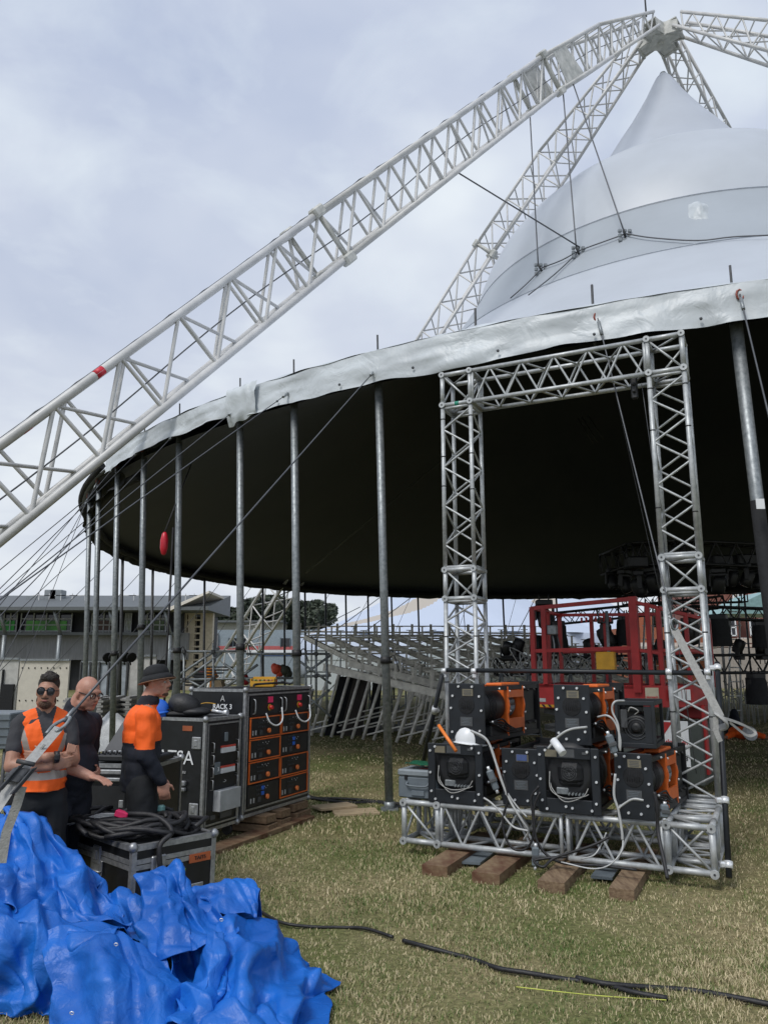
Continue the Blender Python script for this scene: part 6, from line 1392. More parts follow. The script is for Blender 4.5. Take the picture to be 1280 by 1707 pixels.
# ------------------------------------------------------------------ brick building at the right
YR = 60
br = thing('brick_building', 'red brick building with white trim and a tiled roof at the far right', 'building', (X(1240, YR), YR, 0))
M_BRK = mat('red_brick', (.17, .065, .05), .8, col2=(.24, .10, .075), scale=2.5); M_TRM = mat('stone_trim', (.45, .38, .32), .7)
part(br, 'wall', M_BRK, lambda b: (b.box(((X(1180, YR)+X(1236, YR))/2, YR+5, Zv(975, YR)/2), (X(1236, YR)-X(1180, YR), 10, Zv(975, YR))), b.box(((X(1236, YR)+X(1400, YR))/2, YR+6, Zv(1008, YR)/2), (X(1400, YR)-X(1236, YR), 9, Zv(1008, YR)))))
part(br, 'tiled_roof', mat('terracotta_tiles', (.26, .075, .05), .8, var=.3, scale=5, stretch=(1, 1, 6)), lambda b: b.prism([(X(1232, YR), YR+1.2, Zv(1010, YR)), (X(1232, YR), YR+7, Zv(960, YR)), (X(1232, YR), YR+10, Zv(1010, YR))], (0, 0, 0), (X(1400, YR)-X(1232, YR), 0, 0)))
part(br, 'string_course', M_TRM, lambda b: (b.box(((X(1180, YR)+X(1400, YR))/2, YR-.12, Zv(1068, YR)), (X(1400, YR)-X(1180, YR), .3, .35)), b.box(((X(1180, YR)+X(1400, YR))/2, YR-.1, Zv(1076, YR)), (X(1400, YR)-X(1180, YR), .25, .2)), b.box((X(1232, YR), YR-.08, Zv(990, YR)), (.25, .2, 2.2))))
part(br, 'base_wall', mat('stone_base', (.30, .27, .24), .8), lambda b: b.box(((X(1150, YR)+X(1400, YR))/2, YR-.3, Zv(1080, YR)/2), (X(1400, YR)-X(1150, YR), .4, Zv(1080, YR))))
for u, v in ((1221, 1046), (1238, 1000), (1262, 1046), (1196, 1046), (1240, 1078)):
    wn = part(br, 'window', M_GLASS, lambda b: b.box((X(u, YR), YR-.05, Zv(v, YR)), (.75, .14, 1.2)))
    part(wn, 'frame', M_WHTP, lambda b: ([b.box((X(u, YR)+dx_, YR-.15, Zv(v, YR)), (.09, .08, 1.35)) for dx_ in (-.38, 0, .38)], [b.box((X(u, YR), YR-.15, Zv(v, YR)+dz), (.8, .08, .09)) for dz in (-.62, 0, .62)]))
hs = thing('low_house', 'low house with a pale corrugated roof and orange brick gable, behind the lift', 'building', (X(1090, 50), 50, 0))
part(hs, 'wall', mat('orange_brick', (.30, .10, .05), .8), lambda b: b.box((X(1115, 50), 53, Zv(1045, 50)/2), (X(1180, 50)-X(1050, 50), 5, Zv(1045, 50))))
part(hs, 'roof', mat('corrugated_cream', (.42, .37, .32), .6, var=.15, scale=8, stretch=(1, 1, 6)), lambda b: b.prism([(X(1050, 50), 49, Zv(1082, 50)), (X(1070, 50), 55, Zv(1053, 50)), (X(1175, 50), 55, Zv(1053, 50)), (X(1185, 50), 49, Zv(1082, 50))], (0, 0, 0), (0, 0, .15)))
part(hs, 'gable', mat('orange_brick', (.30, .10, .05), .8), lambda b: b.box((X(1112, 50), 54.5, (Zv(1020, 50))/2), (1.3, 1.0, Zv(1020, 50))))
tr_ = thing('teal_roof_pavilion', 'pavilion with a pale teal pitched roof in front of the brick building', 'building', (X(1265, 45), 45, 0))
part(tr_, 'roof', mat('teal_roof', (.22, .36, .36), .5), lambda b: b.prism([(X(1205, 45), 45, Zv(1023, 45)), (X(1290, 45), 45, Zv(985, 45)), (X(1375, 45), 45, Zv(1023, 45))], (0, 0, 0), (0, 4, 0)))
part(tr_, 'post', M_GALVD, lambda b: [b.tube((X(u, 45), 45.5, 0), (X(u, 45), 45.5, Zv(1023, 45)), .08, 6) for u in (1212, 1290, 1365)])
# distant low hedge line
b = MB(); rd = random.Random(2)
P = []
for j in range(5):
    for i in range(200):
        x = -140+280*i/199; P.append((x, 118+2*sin(j*1.5), [0, 2.4, 3.6, 2.6, 0][j]*(1+.35*mnoise.noise(V(x*.12, j, 1))+.2*mnoise.noise(V(x*.6, j, 4)))))
b.grid(P, 200, 5); o = b.build('distant_hedge', M_LF[0], base=(0, 118, 0)); tag(o, 'far line of low dark bushes along the edge of the field', 'hedge', kind='stuff')
# ------------------------------------------------------------------ people
def remesh(b, voxel, smooth_it=4, sf=.5):
    me = bpy.data.meshes.new('tmp'); me.from_pydata([tuple(p) for p in b.v], [], b.f); me.update()
    o = bpy.data.objects.new('tmp', me); COL.objects.link(o)
    r = o.modifiers.new('r', 'REMESH'); r.mode = 'VOXEL'; r.voxel_size = voxel; r.adaptivity = 0
    s = o.modifiers.new('s', 'SMOOTH'); s.factor = sf; s.iterations = smooth_it
    dg = bpy.context.evaluated_depsgraph_get(); out = bpy.data.meshes.new_from_object(o.evaluated_get(dg))
    bpy.data.objects.remove(o); bpy.data.meshes.remove(me); return out
def rc(b, p, q, r1, r2, n=4, flat=1.0, R=None):
    """tapered limb with round ends"""
    p, q = Vector(p), Vector(q); b.tube(p, q, r1, 14, r2); b.ball(p, r1, 14, 8); b.ball(q, r2, 14, 8)
def person_part(root, name, b, mats, voxel, fn=None, it=4, disp=None):
    me = remesh(b, voxel, it)
    if not isinstance(mats, (list, tuple)): mats = [mats]
    for m_ in mats: me.materials.append(m_)
    n = len(me.vertices); co = np.empty(n*3, np.float32); me.vertices.foreach_get('co', co); co = co.reshape(-1, 3)
    if disp:
        nr = np.empty(n*3, np.float32); me.vertices.foreach_get('normal', nr); nr = nr.reshape(-1, 3)
        dd = np.array([disp(Vector(c)) for c in co]); co = co+nr*dd[:, None]; me.vertices.foreach_set('co', co.ravel().astype(np.float32))
    if fn:
        c = np.empty(len(me.polygons)*3, np.float32); me.polygons.foreach_get('center', c); c = c.reshape(-1, 3)
        me.polygons.foreach_set('material_index', np.array([int(fn(*p)) for p in c], np.int32))
    me.polygons.foreach_set('use_smooth', [True]*len(me.polygons)); me.update(); me.name = name
    o = bpy.data.objects.new(name, me); COL.objects.link(o); o.parent = root; return o
def hand(b, w_, d, palm_n, side, curl=.4, s=1.0):
    """w_: wrist, d: direction of fingers, palm_n: palm normal, side: towards the thumb"""
    w_ = Vector(w_); d = Vector(d).normalized(); side = Vector(side); side = (side-d*side.dot(d)).normalized(); pn = Vector(palm_n); pn = (pn-d*pn.dot(d)-side*pn.dot(side)).normalized()
    R = Matrix((side, pn, d)).transposed(); c = w_+d*.048*s; b.ball(c, (.043*s, .017*s, .056*s), 12, 8, R); b.ball(w_+d*.02*s, (.032*s, .021*s, .03*s), 10, 6, R)
    for k in range(4):
        off = (.030-.020*k)*s; L_ = (.078, .086, .080, .062)[k]*s; p0 = c+side*off+d*.040*s; cu = curl*(1+.15*k)
        d1 = (d*cos(cu)+pn*sin(cu)).normalized(); d2 = (d*cos(cu*2.2)+pn*sin(cu*2.2)).normalized(); p1 = p0+d1*L_*.48; p2 = p1+d2*L_*.52
        b.tube(p0-d*.01, p1, .0098*s, 8, .0088*s); b.ball(p1, .0090*s, 8, 6); b.tube(p1, p2, .0088*s, 8, .0072*s); b.ball(p2, .0075*s, 8, 6)
    t0 = w_+side*.030*s+d*.025*s; t1 = t0+(side*.75+d*.6+pn*.25).normalized()*.036*s; t2 = t1+(side*.25+d*.9+pn*.4).normalized()*.034*s
    b.tube(t0, t1, .0125*s, 8, .0105*s); b.ball(t1, .0105*s, 8, 6); b.tube(t1, t2, .0105*s, 8, .0085*s); b.ball(t2, .0088*s, 8, 6)
def head_shape(b, c, Rh, beard=False, heavy=1.0):
    """head facing -y in its own frame"""
    def P(x, y, z): return Vector(c)+Rh@Vector((x, y, z))
    b.ball(P(0, .012, .025), (.076, .095, .098), 20, 14, Rh); b.ball(P(0, -.020, -.035), (.062*heavy, .072, .078), 18, 12, Rh)
    b.ball(P(0, -.052, -.088), (.036*heavy, .034, .028), 12, 8, Rh)                      # chin
    b.ball(P(0, -.072, .030), (.058, .022, .020), 12, 8, Rh)                              # brow
    b.ball(P(0, -.096, -.018), (.0135, .020, .020), 10, 8, Rh); b.tube(P(0, -.082, .022), P(0, -.103, -.014), .0085, 8, .0115)   # nose
    for s_ in (-1, 1):
        b.ball(P(.010*s_, -.093, -.024), (.009, .010, .009), 8, 6, Rh); b.ball(P(.040*s_, -.058, -.015), (.022, .024, .024), 10, 8, Rh)
        b.ball(P(.078*s_, .018, -.003), (.009, .020, .031), 10, 8, Rh @ Matrix.Rotation(.2*s_, 3, 'Z')); b.ball(P(.074*s_, .012, -.028), (.007, .010, .010), 8, 6, Rh)
        b.ball(P(.048*s_*heavy, -.01, -.072), (.022, .040, .026), 10, 8, Rh)
    b.ball(P(0, -.082, -.052), (.024, .012, .0075), 10, 6, Rh); b.ball(P(0, -.080, -.064), (.021, .012, .0075), 10, 6, Rh)       # lips
    return P
def skinm(nm, c):
    m = mat(nm, c, .5, var=.10, scale=14, bump=.03, bscale=90); p = m.node_tree.nodes['Principled BSDF']; p.inputs['Subsurface Weight'].default_value = .06; p.inputs['Subsurface Radius'].default_value = (.02, .008, .004); return m
S1, S2, S3 = skinm('skin_tanned', (.36, .185, .125)), skinm('skin_ruddy', (.42, .215, .155)), skinm('skin_fair', (.44, .225, .160))
M_LIP = mat('lips', (.24, .085, .07), .5); M_EYE = mat('eye_white', (.55, .55, .53), .2); M_IRIS = mat('iris', (.03, .02, .015), .2)
M_HAIR = mat('dark_hair', (.022, .016, .012), .6, var=.5, scale=60, stretch=(1, 1, .2), bump=.8, bscale=90); M_STUB = mat('brown_beard', (.085, .045, .028), .8, var=.4, scale=80, bump=.6, bscale=120)
M_HV = mat('hi_vis_orange', (.90, .125, .010), .75, var=.08, scale=8, bump=.35, bscale=11); M_REF = mat('reflective_tape', (.34, .31, .29), .35, .2, var=.08); M_TEE = mat('charcoal_cotton', (.035, .036, .042), .85, var=.15, bump=.3, bscale=18)
M_NVY = mat('navy_cotton', (.008, .011, .020), .85, var=.25, bump=.3, bscale=16); M_SHORT = mat('black_shorts_cotton', (.009, .011, .014), .85, var=.25, bump=.3, bscale=14); M_SOCK = mat('boot_leather', (.05, .03, .018), .6)
def wr(p, amp=.006, f=9): return amp*mnoise.noise(Vector((p.x*f, p.y*f, p.z*f*1.6)))+amp*.6*mnoise.noise(Vector((p.x*f*2.6, p.y*f*2.6, p.z*f*2)))
def eyes(root, P, R):
    part(root, 'eye', M_EYE, lambda b: [b.ball(P(.031*s_, -.0785, .004), (.013, .011, .008), 10, 6, R) for s_ in (-1, 1)], world=False)
    part(root, 'iris', M_IRIS, lambda b: [b.ball(P(.031*s_, -.0885, .004), (.0055, .003, .0055), 8, 6, R) for s_ in (-1, 1)], world=False)
    part(root, 'mouth', M_LIP, lambda b: b.ball(P(0, -.0905, -.058), (.023, .0045, .0045), 10, 6, R), world=False)
    part(root, 'eyebrow', M_STUB, lambda b: [b.ball(P(.032*s_, -.090, .026), (.019, .006, .0045), 10, 6, R @ Matrix.Rotation(-.1*s_, 3, 'Y')) for s_ in (-1, 1)], world=False)
def legs_b(b, hips, knees, ankles, s=1.0, feet=True, fdir=V(0, -1, 0)):
    for h_, k_, a_ in zip(hips, knees, ankles):
        rc(b, h_, k_, .088*s, .056*s); rc(b, k_, a_, .054*s, .036*s); c = Vector(k_).lerp(Vector(a_), .28)+V(0, .018, 0); b.ball(c, (.055*s, .058*s, .11), 12, 8)
        if feet: rc(b, Vector(a_)-V(0, 0, .04), Vector(a_)+fdir*.15-V(0, 0, .055), .042, .034)
def boots(root, ankles, fdir, m_=M_SOCK):
    for a_ in ankles:
        def f(b):
            a = Vector(a_); rc(b, a+V(0, 0, .06), a-V(0, 0, .03), .056, .058); rc(b, a-V(0, 0, .035), a+fdir*.16-V(0, 0, .045), .055, .045); b.box(a+fdir*.06-V(0, 0, .088), (.09, .09, .02))
        b = MB(); f(b); person_part(root, 'boot', b, m_, .010)
# ---- man in the orange vest, arms crossed, facing the camera
def man_vest():
    g = AY(88, 1143, 5.52); H = 1.0
    t = thing('person', 'bearded man in sunglasses and orange hi vis vest standing with his arms crossed', 'person', (g.x-.03, g.y, 0), radians(30), 'crew members'); t.scale = (.88, .92, .985)
    hc = V(.0, -.005, 1.633); Rh = Matrix.Rotation(radians(-16), 3, 'Z') @ Matrix.Rotation(radians(3), 3, 'Y')
    b = MB(); P = head_shape(b, hc, Rh, heavy=1.08); rc(b, (0, .02, 1.60), (0, .03, 1.47), .062, .070)
    b.ball((0, .03, 1.34), (.19, .11, .17), 18, 12); b.ball((0, .02, 1.10), (.165, .115, .16), 18, 12); b.ball((0, .02, .96), (.17, .12, .12), 18, 12); rc(b, (-.15, .03, 1.43), (.15, .03, 1.43), .06, .06)
    # right arm (viewer's left) passes in front, left forearm on top
    sR, eR, wR = V(-.185, .03, 1.405), V(-.225, -.07, 1.15), V(.03, -.215, 1.15); sL, eL, wL = V(.185, .03, 1.405), V(.222, -.06, 1.17), V(.0, -.24, 1.21)
    for s_, e_, w_ in ((sR, eR, wR), (sL, eL, wL)): rc(b, s_, e_, .057, .050); rc(b, e_, w_, .051, .034); b.ball(e_.lerp(w_, .3), (.06, .052, .052), 12, 8)
    hand(b, wR+V(.015, .01, .0), V(1, -.05, .15), V(0, .9, 0), V(0, 0, 1), .25); hand(b, wL+V(-.02, 0, 0), V(-1, .35, .08), V(.2, .9, 0), V(0, 0, 1), .35)
    # visible fingers of the tucked hand over the upper arm
    for k in range(4): rc(b, V(.155+.018*k, -.15, 1.225), V(.165+.019*k, -.135, 1.285-.006*k), .0095, .008)
    hips, knees, ank = [(-.10, .02, .90), (.10, .02, .90)], [(-.125, 0, .49), (.12, .0, .49)], [(-.13, .03, .10), (.13, .03, .10)]
    legs_b(b, hips, knees, ank)
    person_part(t, 'body', b, [S1], .0065, it=3)
    boots(t, ank, V(0, -1, 0))
    b = MB()      # t-shirt
    b.ball((0, .03, 1.33), (.205, .128, .17), 18, 12); b.ball((0, .02, 1.08), (.185, .138, .20), 18, 12); rc(b, (-.16, .03, 1.43), (.16, .03, 1.43), .066, .066); rc(b, sR, sR.lerp(eR, .55), .064, .066); rc(b, sL, sL.lerp(eL, .55), .064, .066); rc(b, (0, .03, 1.45), (0, .03, 1.49), .078, .074)
    person_part(t, 't_shirt', b, M_TEE, .010, disp=lambda p: wr(p, .007))
    b = MB()      # vest: torso shell, open at the neck
    b.ball((0, .03, 1.31), (.200, .146, .185), 20, 14); b.ball((0, .02, 1.10), (.200, .160, .16), 20, 14); b.ball((0, .02, 1.03), (.200, .160, .06), 20, 10); rc(b, (-.13, .03, 1.43), (-.04, .03, 1.47), .076, .07); rc(b, (.13, .03, 1.43), (.04, .03, 1.47), .076, .07); b.lathe([(.185, 0), (.182, .02), (.175, .15)], (0, .02, .975), seg=20)
    def vf(x, y, z):
        front = y < .02
        if front and abs(x) < max(0, (z-1.27)*.30) : return 2
        if front and abs(abs(x)-(.03+(z-1.2)*.36+.075)) < .021 and z > 1.10: return 1
        if 1.055 < z < 1.10: return 1
        if front and abs(x+.075) < .026 and 1.09 < z < 1.17: return 1
        if front and abs(x-.10) < .022 and 1.09 < z < 1.17: return 1
        if z < .978: return 1
        return 0
    person_part(t, 'safety_vest', b, [M_HV, M_REF, M_TEE], .0055, vf, disp=lambda p: wr(p, .009, 7))
    b = MB()
    for h_, k_ in zip(hips, knees): rc(b, h_, V(*k_)+V(0, 0, -.03), .118, .105)
    b.ball((0, .02, .90), (.185, .135, .12), 16, 10); b.ball((0, .02, .97), (.186, .142, .11), 16, 10); person_part(t, 'shorts', b, M_SHORT, .012, disp=lambda p: wr(p, .010, 7))
    b = MB()      # hair
    b.ball(P(0, .025, .055), (.082, .096, .085), 18, 12, Rh); b.ball(P(0, -.03, .098), (.066, .055, .035), 14, 8, Rh)
    rd = random.Random(5)
    for _ in range(60):
        a = rd.uniform(0, 2*pi); r = rd.uniform(.0, .07); q = P(r*cos(a), -.015+r*sin(a), .125-r*r*5); b.tube(q, q+Rh@V(rd.uniform(-.02, .03), rd.uniform(-.03, .02), rd.uniform(.01, .026)), .010, 5, .004)
    person_part(t, 'hair', b, M_HAIR, .006, it=1)
    cut = MB(); 
    b = MB(); b.ball(P(0, -.050, -.080), (.050, .052, .036), 14, 10, Rh); b.ball(P(0, -.088, -.040), (.032, .012, .008), 12, 6, Rh)
    for s_ in (-1, 1): b.ball(P(.058*s_, -.012, -.060), (.018, .030, .034), 10, 8, Rh)
    person_part(t, 'beard', b, M_STUB, .005, it=1)
    part(t, 'mouth', M_LIP, lambda b: b.ball(P(0, -.1015, -.057), (.024, .006, .0065), 10, 6, Rh), world=False)
    g_ = part(t, 'sunglasses', M_RUB, lambda b: ([b.path([P(.035*s_+.029*cos(q), -.094, .008+.026*sin(q)) for q in [k*pi/8 for k in range(17)]], .0035, 5) for s_ in (-1, 1)], b.tube(P(-.01, -.098, .014), P(.01, -.098, .014), .003, 5), [b.tube(P(.064*s_, -.09, .014), P(.08*s_, .01, .012), .003, 5) for s_ in (-1, 1)]), world=False)
    part(g_, 'lens', M_GLASS, lambda b: [b.lathe([(.027, 0), (.020, .004), (.005, .005)], tuple(P(.035*s_, -.093, .008)), tuple(Rh@V(0, -1, 0)), 14) for s_ in (-1, 1)], world=False)
    part(t, 'wrist_watch', M_RUB, lambda b: (b.tube(wL+V(.055, .005, -.002), wL+V(.085, .010, -.002), .040, 14), b.box(wL+V(.07, -.036, 0), (.042, .014, .040), bev=.008)), world=False)
    part(t, 'belt_pouch', M_RUB, lambda b: (b.box((-.205, -.02, .90), (.07, .10, .15), bev=.02), b.box((-.215, -.04, .99), (.05, .06, .08), bev=.015)), world=False)
man_vest()
# ---- bald man in navy, leaning to the desk
def man_bald():
    g = AY(131, 1150, 5.9)
    t = thing('person', 'bald man in glasses and navy clothes leaning with one hand on the control desk', 'person', (g.x-.02, g.y, 0), radians(68), 'crew members')
    hc = V(0, -.12, 1.585); Rh = Matrix.Rotation(radians(-6), 3, 'Z') @ Matrix.Rotation(radians(14), 3, 'X')
    b = MB(); P = head_shape(b, hc, Rh, heavy=1.14); rc(b, (0, -.07, 1.55), (0, .01, 1.42), .070, .078)
    b.ball((0, .0, 1.30), (.20, .13, .17), 18, 12); b.ball((0, -.02, 1.08), (.19, .16, .19), 18, 12); b.ball((0, .03, .93), (.18, .13, .12), 18, 12); rc(b, (-.16, .01, 1.38), (.16, .01, 1.38), .062, .062)
    sR, eR, wR = V(-.20, .0, 1.37), V(-.25, -.14, 1.12), V(-.19, -.37, 1.035); sL, eL, wL = V(.20, .0, 1.37), V(.21, .02, 1.10), V(.10, -.16, 1.02)
    for s_, e_, w_ in ((sR, eR, wR), (sL, eL, wL)): rc(b, s_, e_, .058, .048); rc(b, e_, w_, .049, .033); b.ball(e_.lerp(w_, .3), (.05, .055, .05), 12, 8)
    hand(b, wR, V(.1, -1, -.12), V(0, -.1, -1), V(.8, 0, 0), .22); hand(b, wL, V(-.6, -.7, -.1), V(0, .5, -1), V(0, 0, 1), .4)
    hips, knees, ank = [(-.10, .03, .88), (.10, .03, .88)], [(-.12, .0, .48), (.12, .02, .48)], [(-.13, .05, .10), (.13, .07, .10)]
    legs_b(b, hips, knees, ank); person_part(t, 'body', b, S2, .0065, it=3); boots(t, ank, V(0, -1, 0)); eyes(t, P, Rh)
    b = MB(); b.ball((0, .0, 1.30), (.215, .148, .18), 18, 12); b.ball((0, -.02, 1.06), (.21, .180, .20), 18, 12); b.ball((0, .02, .90), (.20, .155, .10), 18, 10); rc(b, (-.17, .01, 1.38), (.17, .01, 1.38), .070, .070); rc(b, sR, sR.lerp(eR, .75), .075, .075); rc(b, sL, sL.lerp(eL, .75), .072, .072); rc(b, (0, .0, 1.42), (0, -.02, 1.475), .092, .086)
    person_part(t, 'polo_shirt', b, M_NVY, .010, disp=lambda p: wr(p, .008))
    b = MB()
    for h_, k_ in zip(hips, knees): rc(b, h_, V(*k_)+V(0, 0, -.04), .122, .112)
    b.ball((0, .03, .88), (.19, .15, .12), 16, 10); person_part(t, 'shorts', b, M_NVY, .012, disp=lambda p: wr(p, .010, 7))
    part(t, 'glasses', M_RUB, lambda b: ([b.path([P(.034*s_+.025*cos(q), -.096, .006+.020*sin(q)) for q in [k*pi/6 for k in range(13)]], .0028, 5) for s_ in (-1, 1)], b.tube(P(-.01, -.099, .010), P(.01, -.099, .010), .003, 5), [b.tube(P(.06*s_, -.094, .012), P(.083*s_, .02, .012), .0035, 5) for s_ in (-1, 1)]), world=False)
man_bald()
# ---- man in the bucket hat, profile to the right
def man_hat():
    g = AY(252, 1128, 6.15)
    t = thing('person', 'man in a black bucket hat and orange and navy jumper standing in profile', 'person', (g.x+.0, g.y, 0), radians(112), 'crew members')
    hc = V(0, -.055, 1.655); Rh = Matrix.Rotation(radians(-36), 3, 'Z') @ Matrix.Rotation(radians(-3), 3, 'X')
    b = MB(); P = head_shape(b, hc, Rh); rc(b, (0, -.02, 1.60), (0, .03, 1.48), .058, .064)
    b.ball((0, .03, 1.34), (.18, .11, .17), 18, 12); b.ball((0, .02, 1.10), (.15, .11, .16), 18, 12); b.ball((0, .03, .96), (.16, .12, .12), 18, 12)
    sR, eR, wR = V(-.205, .04, 1.41), V(-.235, .03, 1.14), V(-.215, -.10, .94); sL, eL, wL = V(.205, .04, 1.41), V(.23, .03, 1.12), V(.20, -.12, .92)
    for s_, e_, w_ in ((sR, eR, wR), (sL, eL, wL)): rc(b, s_, e_, .052, .043); rc(b, e_, w_, .044, .030)
    hand(b, wR, V(.0, -.28, -1), V(1, .2, 0), V(0, -1, .1), .55, 1.08); hand(b, wL, V(0, -.3, -1), V(-1, .2, 0), V(0, -1, .1), .5)
    hips, knees, ank = [(-.10, .03, .92), (.10, .03, .92)], [(-.11, .0, .50), (.11, .02, .50)], [(-.12, .04, .10), (.12, .06, .10)]
    legs_b(b, hips, knees, ank); person_part(t, 'body', b, S3, .0065, it=3); boots(t, ank, V(0, -1, 0)); eyes(t, P, Rh)
    b = MB(); [b.ball((0, .04, zz), (rx, ry, .15), 22, 14) for zz, rx, ry in ((1.35, .198, .140), (1.25, .200, .148), (1.14, .196, .148), (1.03, .192, .146), (.96, .190, .146))]; b.lathe([(.15, 0), (.15, .04)], (0, .03, .86), seg=24); rc(b, (-.16, .04, 1.42), (.16, .04, 1.42), .074, .074)
    for s_, e_, w_ in ((sR, eR, wR), (sL, eL, wL)): rc(b, s_, e_, .078, .068); rc(b, e_, w_.lerp(e_, .06), .066, .048)
    rc(b, (0, .03, 1.46), (0, .0, 1.52), .078, .074)
    def jf(x, y, z):
        if z > 1.492: return 1
        arm = abs(x) > .165
        return 0 if z > (1.185 if arm else 1.23-.05*(y+.1)) else 1
    person_part(t, 'jumper', b, [M_HV, M_NVY], .009, jf, disp=lambda p: wr(p, .010, 7))
    b = MB()
    for h_, k_ in zip(hips, knees): rc(b, h_, V(*k_)+V(0, 0, .0), .115, .108)
    b.ball((0, .03, .92), (.18, .145, .12), 16, 10); person_part(t, 'shorts', b, M_SHORT, .012, disp=lambda p: wr(p, .010, 7))
    def hat(b):
        b.lathe([(.10, -.0), (.103, .0), (.100, .035), (.090, .068), (.068, .088), (.035, .098), (.01, .100)], tuple(P(0, .012, .045)), tuple(Rh@V(0, .16, 1)), 24)
        b.lathe([(.100, .008), (.141, -.030), (.144, -.028), (.101, .018)], tuple(P(0, .012, .045)), tuple(Rh@V(0, .16, 1)), 28)
    ht = part(t, 'bucket_hat', M_CLOTH, hat, world=False)
    part(ht, 'brim_binding', mat('tan_binding', (.22, .12, .07), .7), lambda b: b.lathe([(.141, -.034), (.146, -.034), (.146, -.029), (.141, -.029)], tuple(P(0, .012, .045)), tuple(Rh@V(0, .16, 1)), 28), world=False)
    part(t, 'hair', M_STUB, lambda b: b.ball(P(0, .042, .008), (.078, .070, .052), 14, 10, Rh), world=False)
    part(t, 'beard', M_STUB, lambda b: (b.ball(P(0, -.058, -.088), (.035, .030, .022), 12, 8, Rh), b.ball(P(0, -.088, -.042), (.024, .008, .005), 8, 6, Rh)), world=False)
man_hat()
# ---- worker lying on the grass far right, white hard hat towards the camera
def man_far():
    g = AZ(1252, 1236, 0); g = V(g.x, g.y, 0)
    t = thing('person', 'worker in orange shirt and white hard hat lying on the grass, knees raised', 'person', tuple(g), radians(0), 'crew members')
    b = MB(); P = head_shape(b, V(.02, .12, .18), Matrix.Rotation(radians(-70), 3, 'X')); rc(b, (.0, .22, .15), (0, .32, .14), .06, .08)
    b.ball((0, .48, .15), (.20, .22, .13), 14, 10); b.ball((0, .80, .14), (.17, .22, .12), 14, 10)
    for s_ in (-1, 1):
        rc(b, (.10*s_, .95, .15), (.20*s_-.05, 1.15, .58), .10, .07); rc(b, (.20*s_-.05, 1.15, .58), (.14*s_, 1.5, .10), .065, .045); rc(b, (.14*s_, 1.5, .06), (.14*s_, 1.62, .05), .05, .04)
        rc(b, (.22*s_, .42, .16), (.42*s_, .30, .08), .06, .05); rc(b, (.42*s_, .30, .08), (.60*s_, .22, .07), .045, .035); hand(b, V(.60*s_, .22, .07), V(s_, -.2, 0), V(0, 0, -1), V(0, -1, 0), .3)
    person_part(t, 'body', b, S1, .010, it=2)
    b = MB(); b.ball((0, .48, .16), (.23, .25, .15), 14, 10); b.ball((0, .75, .15), (.20, .22, .14), 14, 10)
    for s_ in (-1, 1): rc(b, (.20*s_, .42, .16), (.42*s_, .30, .09), .085, .07)
    person_part(t, 'work_shirt', b, M_HV, .012, disp=lambda p: wr(p, .012, 6))
    b = MB()
    for s_ in (-1, 1): rc(b, (.10*s_, .92, .15), (.20*s_-.05, 1.15, .58), .125, .10); rc(b, (.20*s_-.05, 1.15, .60), (.14*s_, 1.48, .13), .09, .07)
    person_part(t, 'trousers', b, M_NVY, .012, disp=lambda p: wr(p, .012, 6))
    part(t, 'hard_hat', M_WHTP, lambda b: (b.ball((.02, .07, .19), (.135, .13, .14), 18, 12), b.lathe([(.12, 0), (.175, -.01), (.178, .0), (.12, .02)], (.02, .09, .18), (0, -.9, .35), 24)), world=False)
man_far()
# ------------------------------------------------------------------ blue tarpaulin: folded panels of one sheet, each panel a crumpled surface
def tarp_mat():
    m = bpy.data.materials.new('blue_tarp'); m.use_nodes = True; t = m.node_tree; b = t.nodes['Principled BSDF']; l = t.links.new; b.inputs['Roughness'].default_value = .46; b.inputs['Specular IOR Level'].default_value = .45
    tc_ = N(t, 'ShaderNodeTexCoord'); n1_ = N(t, 'ShaderNodeTexNoise', Scale=3.0, Detail=4.0); l(tc_.outputs['Object'], n1_.inputs['Vector']); r = N(t, 'ShaderNodeValToRGB'); l(n1_.outputs[0], r.inputs[0])
    r.color_ramp.elements[0].position = .35; r.color_ramp.elements[0].color = (.004, .085, .38, 1); r.color_ramp.elements[1].position = .65; r.color_ramp.elements[1].color = (.009, .135, .54, 1); l(r.outputs[0], b.inputs['Base Color'])
    vo = N(t, 'ShaderNodeTexVoronoi', Scale=8.0); vo.feature = 'DISTANCE_TO_EDGE'; n2_ = N(t, 'ShaderNodeTexNoise', Scale=5.0, Detail=3.0); l(tc_.outputs['Object'], n2_.inputs['Vector'])
    mxv = N(t, 'ShaderNodeMix', data_type='RGBA'); mxv.inputs[0].default_value = .30; l(tc_.outputs['Object'], mxv.inputs[6]); l(n2_.outputs[1], mxv.inputs[7]); l(mxv.outputs[2], vo.inputs['Vector'])
    cl = N(t, 'ShaderNodeMapRange'); cl.inputs[1].default_value = 0; cl.inputs[2].default_value = .10; l(vo.outputs[0], cl.inputs[0]); bp = N(t, 'ShaderNodeBump', Strength=.22, Distance=.007); l(cl.outputs[0], bp.inputs['Height'])
    n3_ = N(t, 'ShaderNodeTexNoise', Scale=30.0, Detail=7.0, Distortion=2.0); l(tc_.outputs['Object'], n3_.inputs['Vector']); bp2 = N(t, 'ShaderNodeBump', Strength=.35, Distance=.008); l(n3_.outputs[0], bp2.inputs['Height']); l(bp.outputs[0], bp2.inputs['Normal']); l(bp2.outputs[0], b.inputs['Normal'])
    return m
def tri(x): x = x - math.floor(x); return abs(x-.5)*2
_rd = random.Random(21)
FOLDS = [(V(_rd.gauss(0, 1), _rd.gauss(0, 1), _rd.gauss(0, 1)).normalized(), f_, a_, _rd.random()*9) for f_, a_ in ((2.6, .020), (3.7, .016), (5.3, .012), (7.9, .008), (11., .005), (16., .003))]
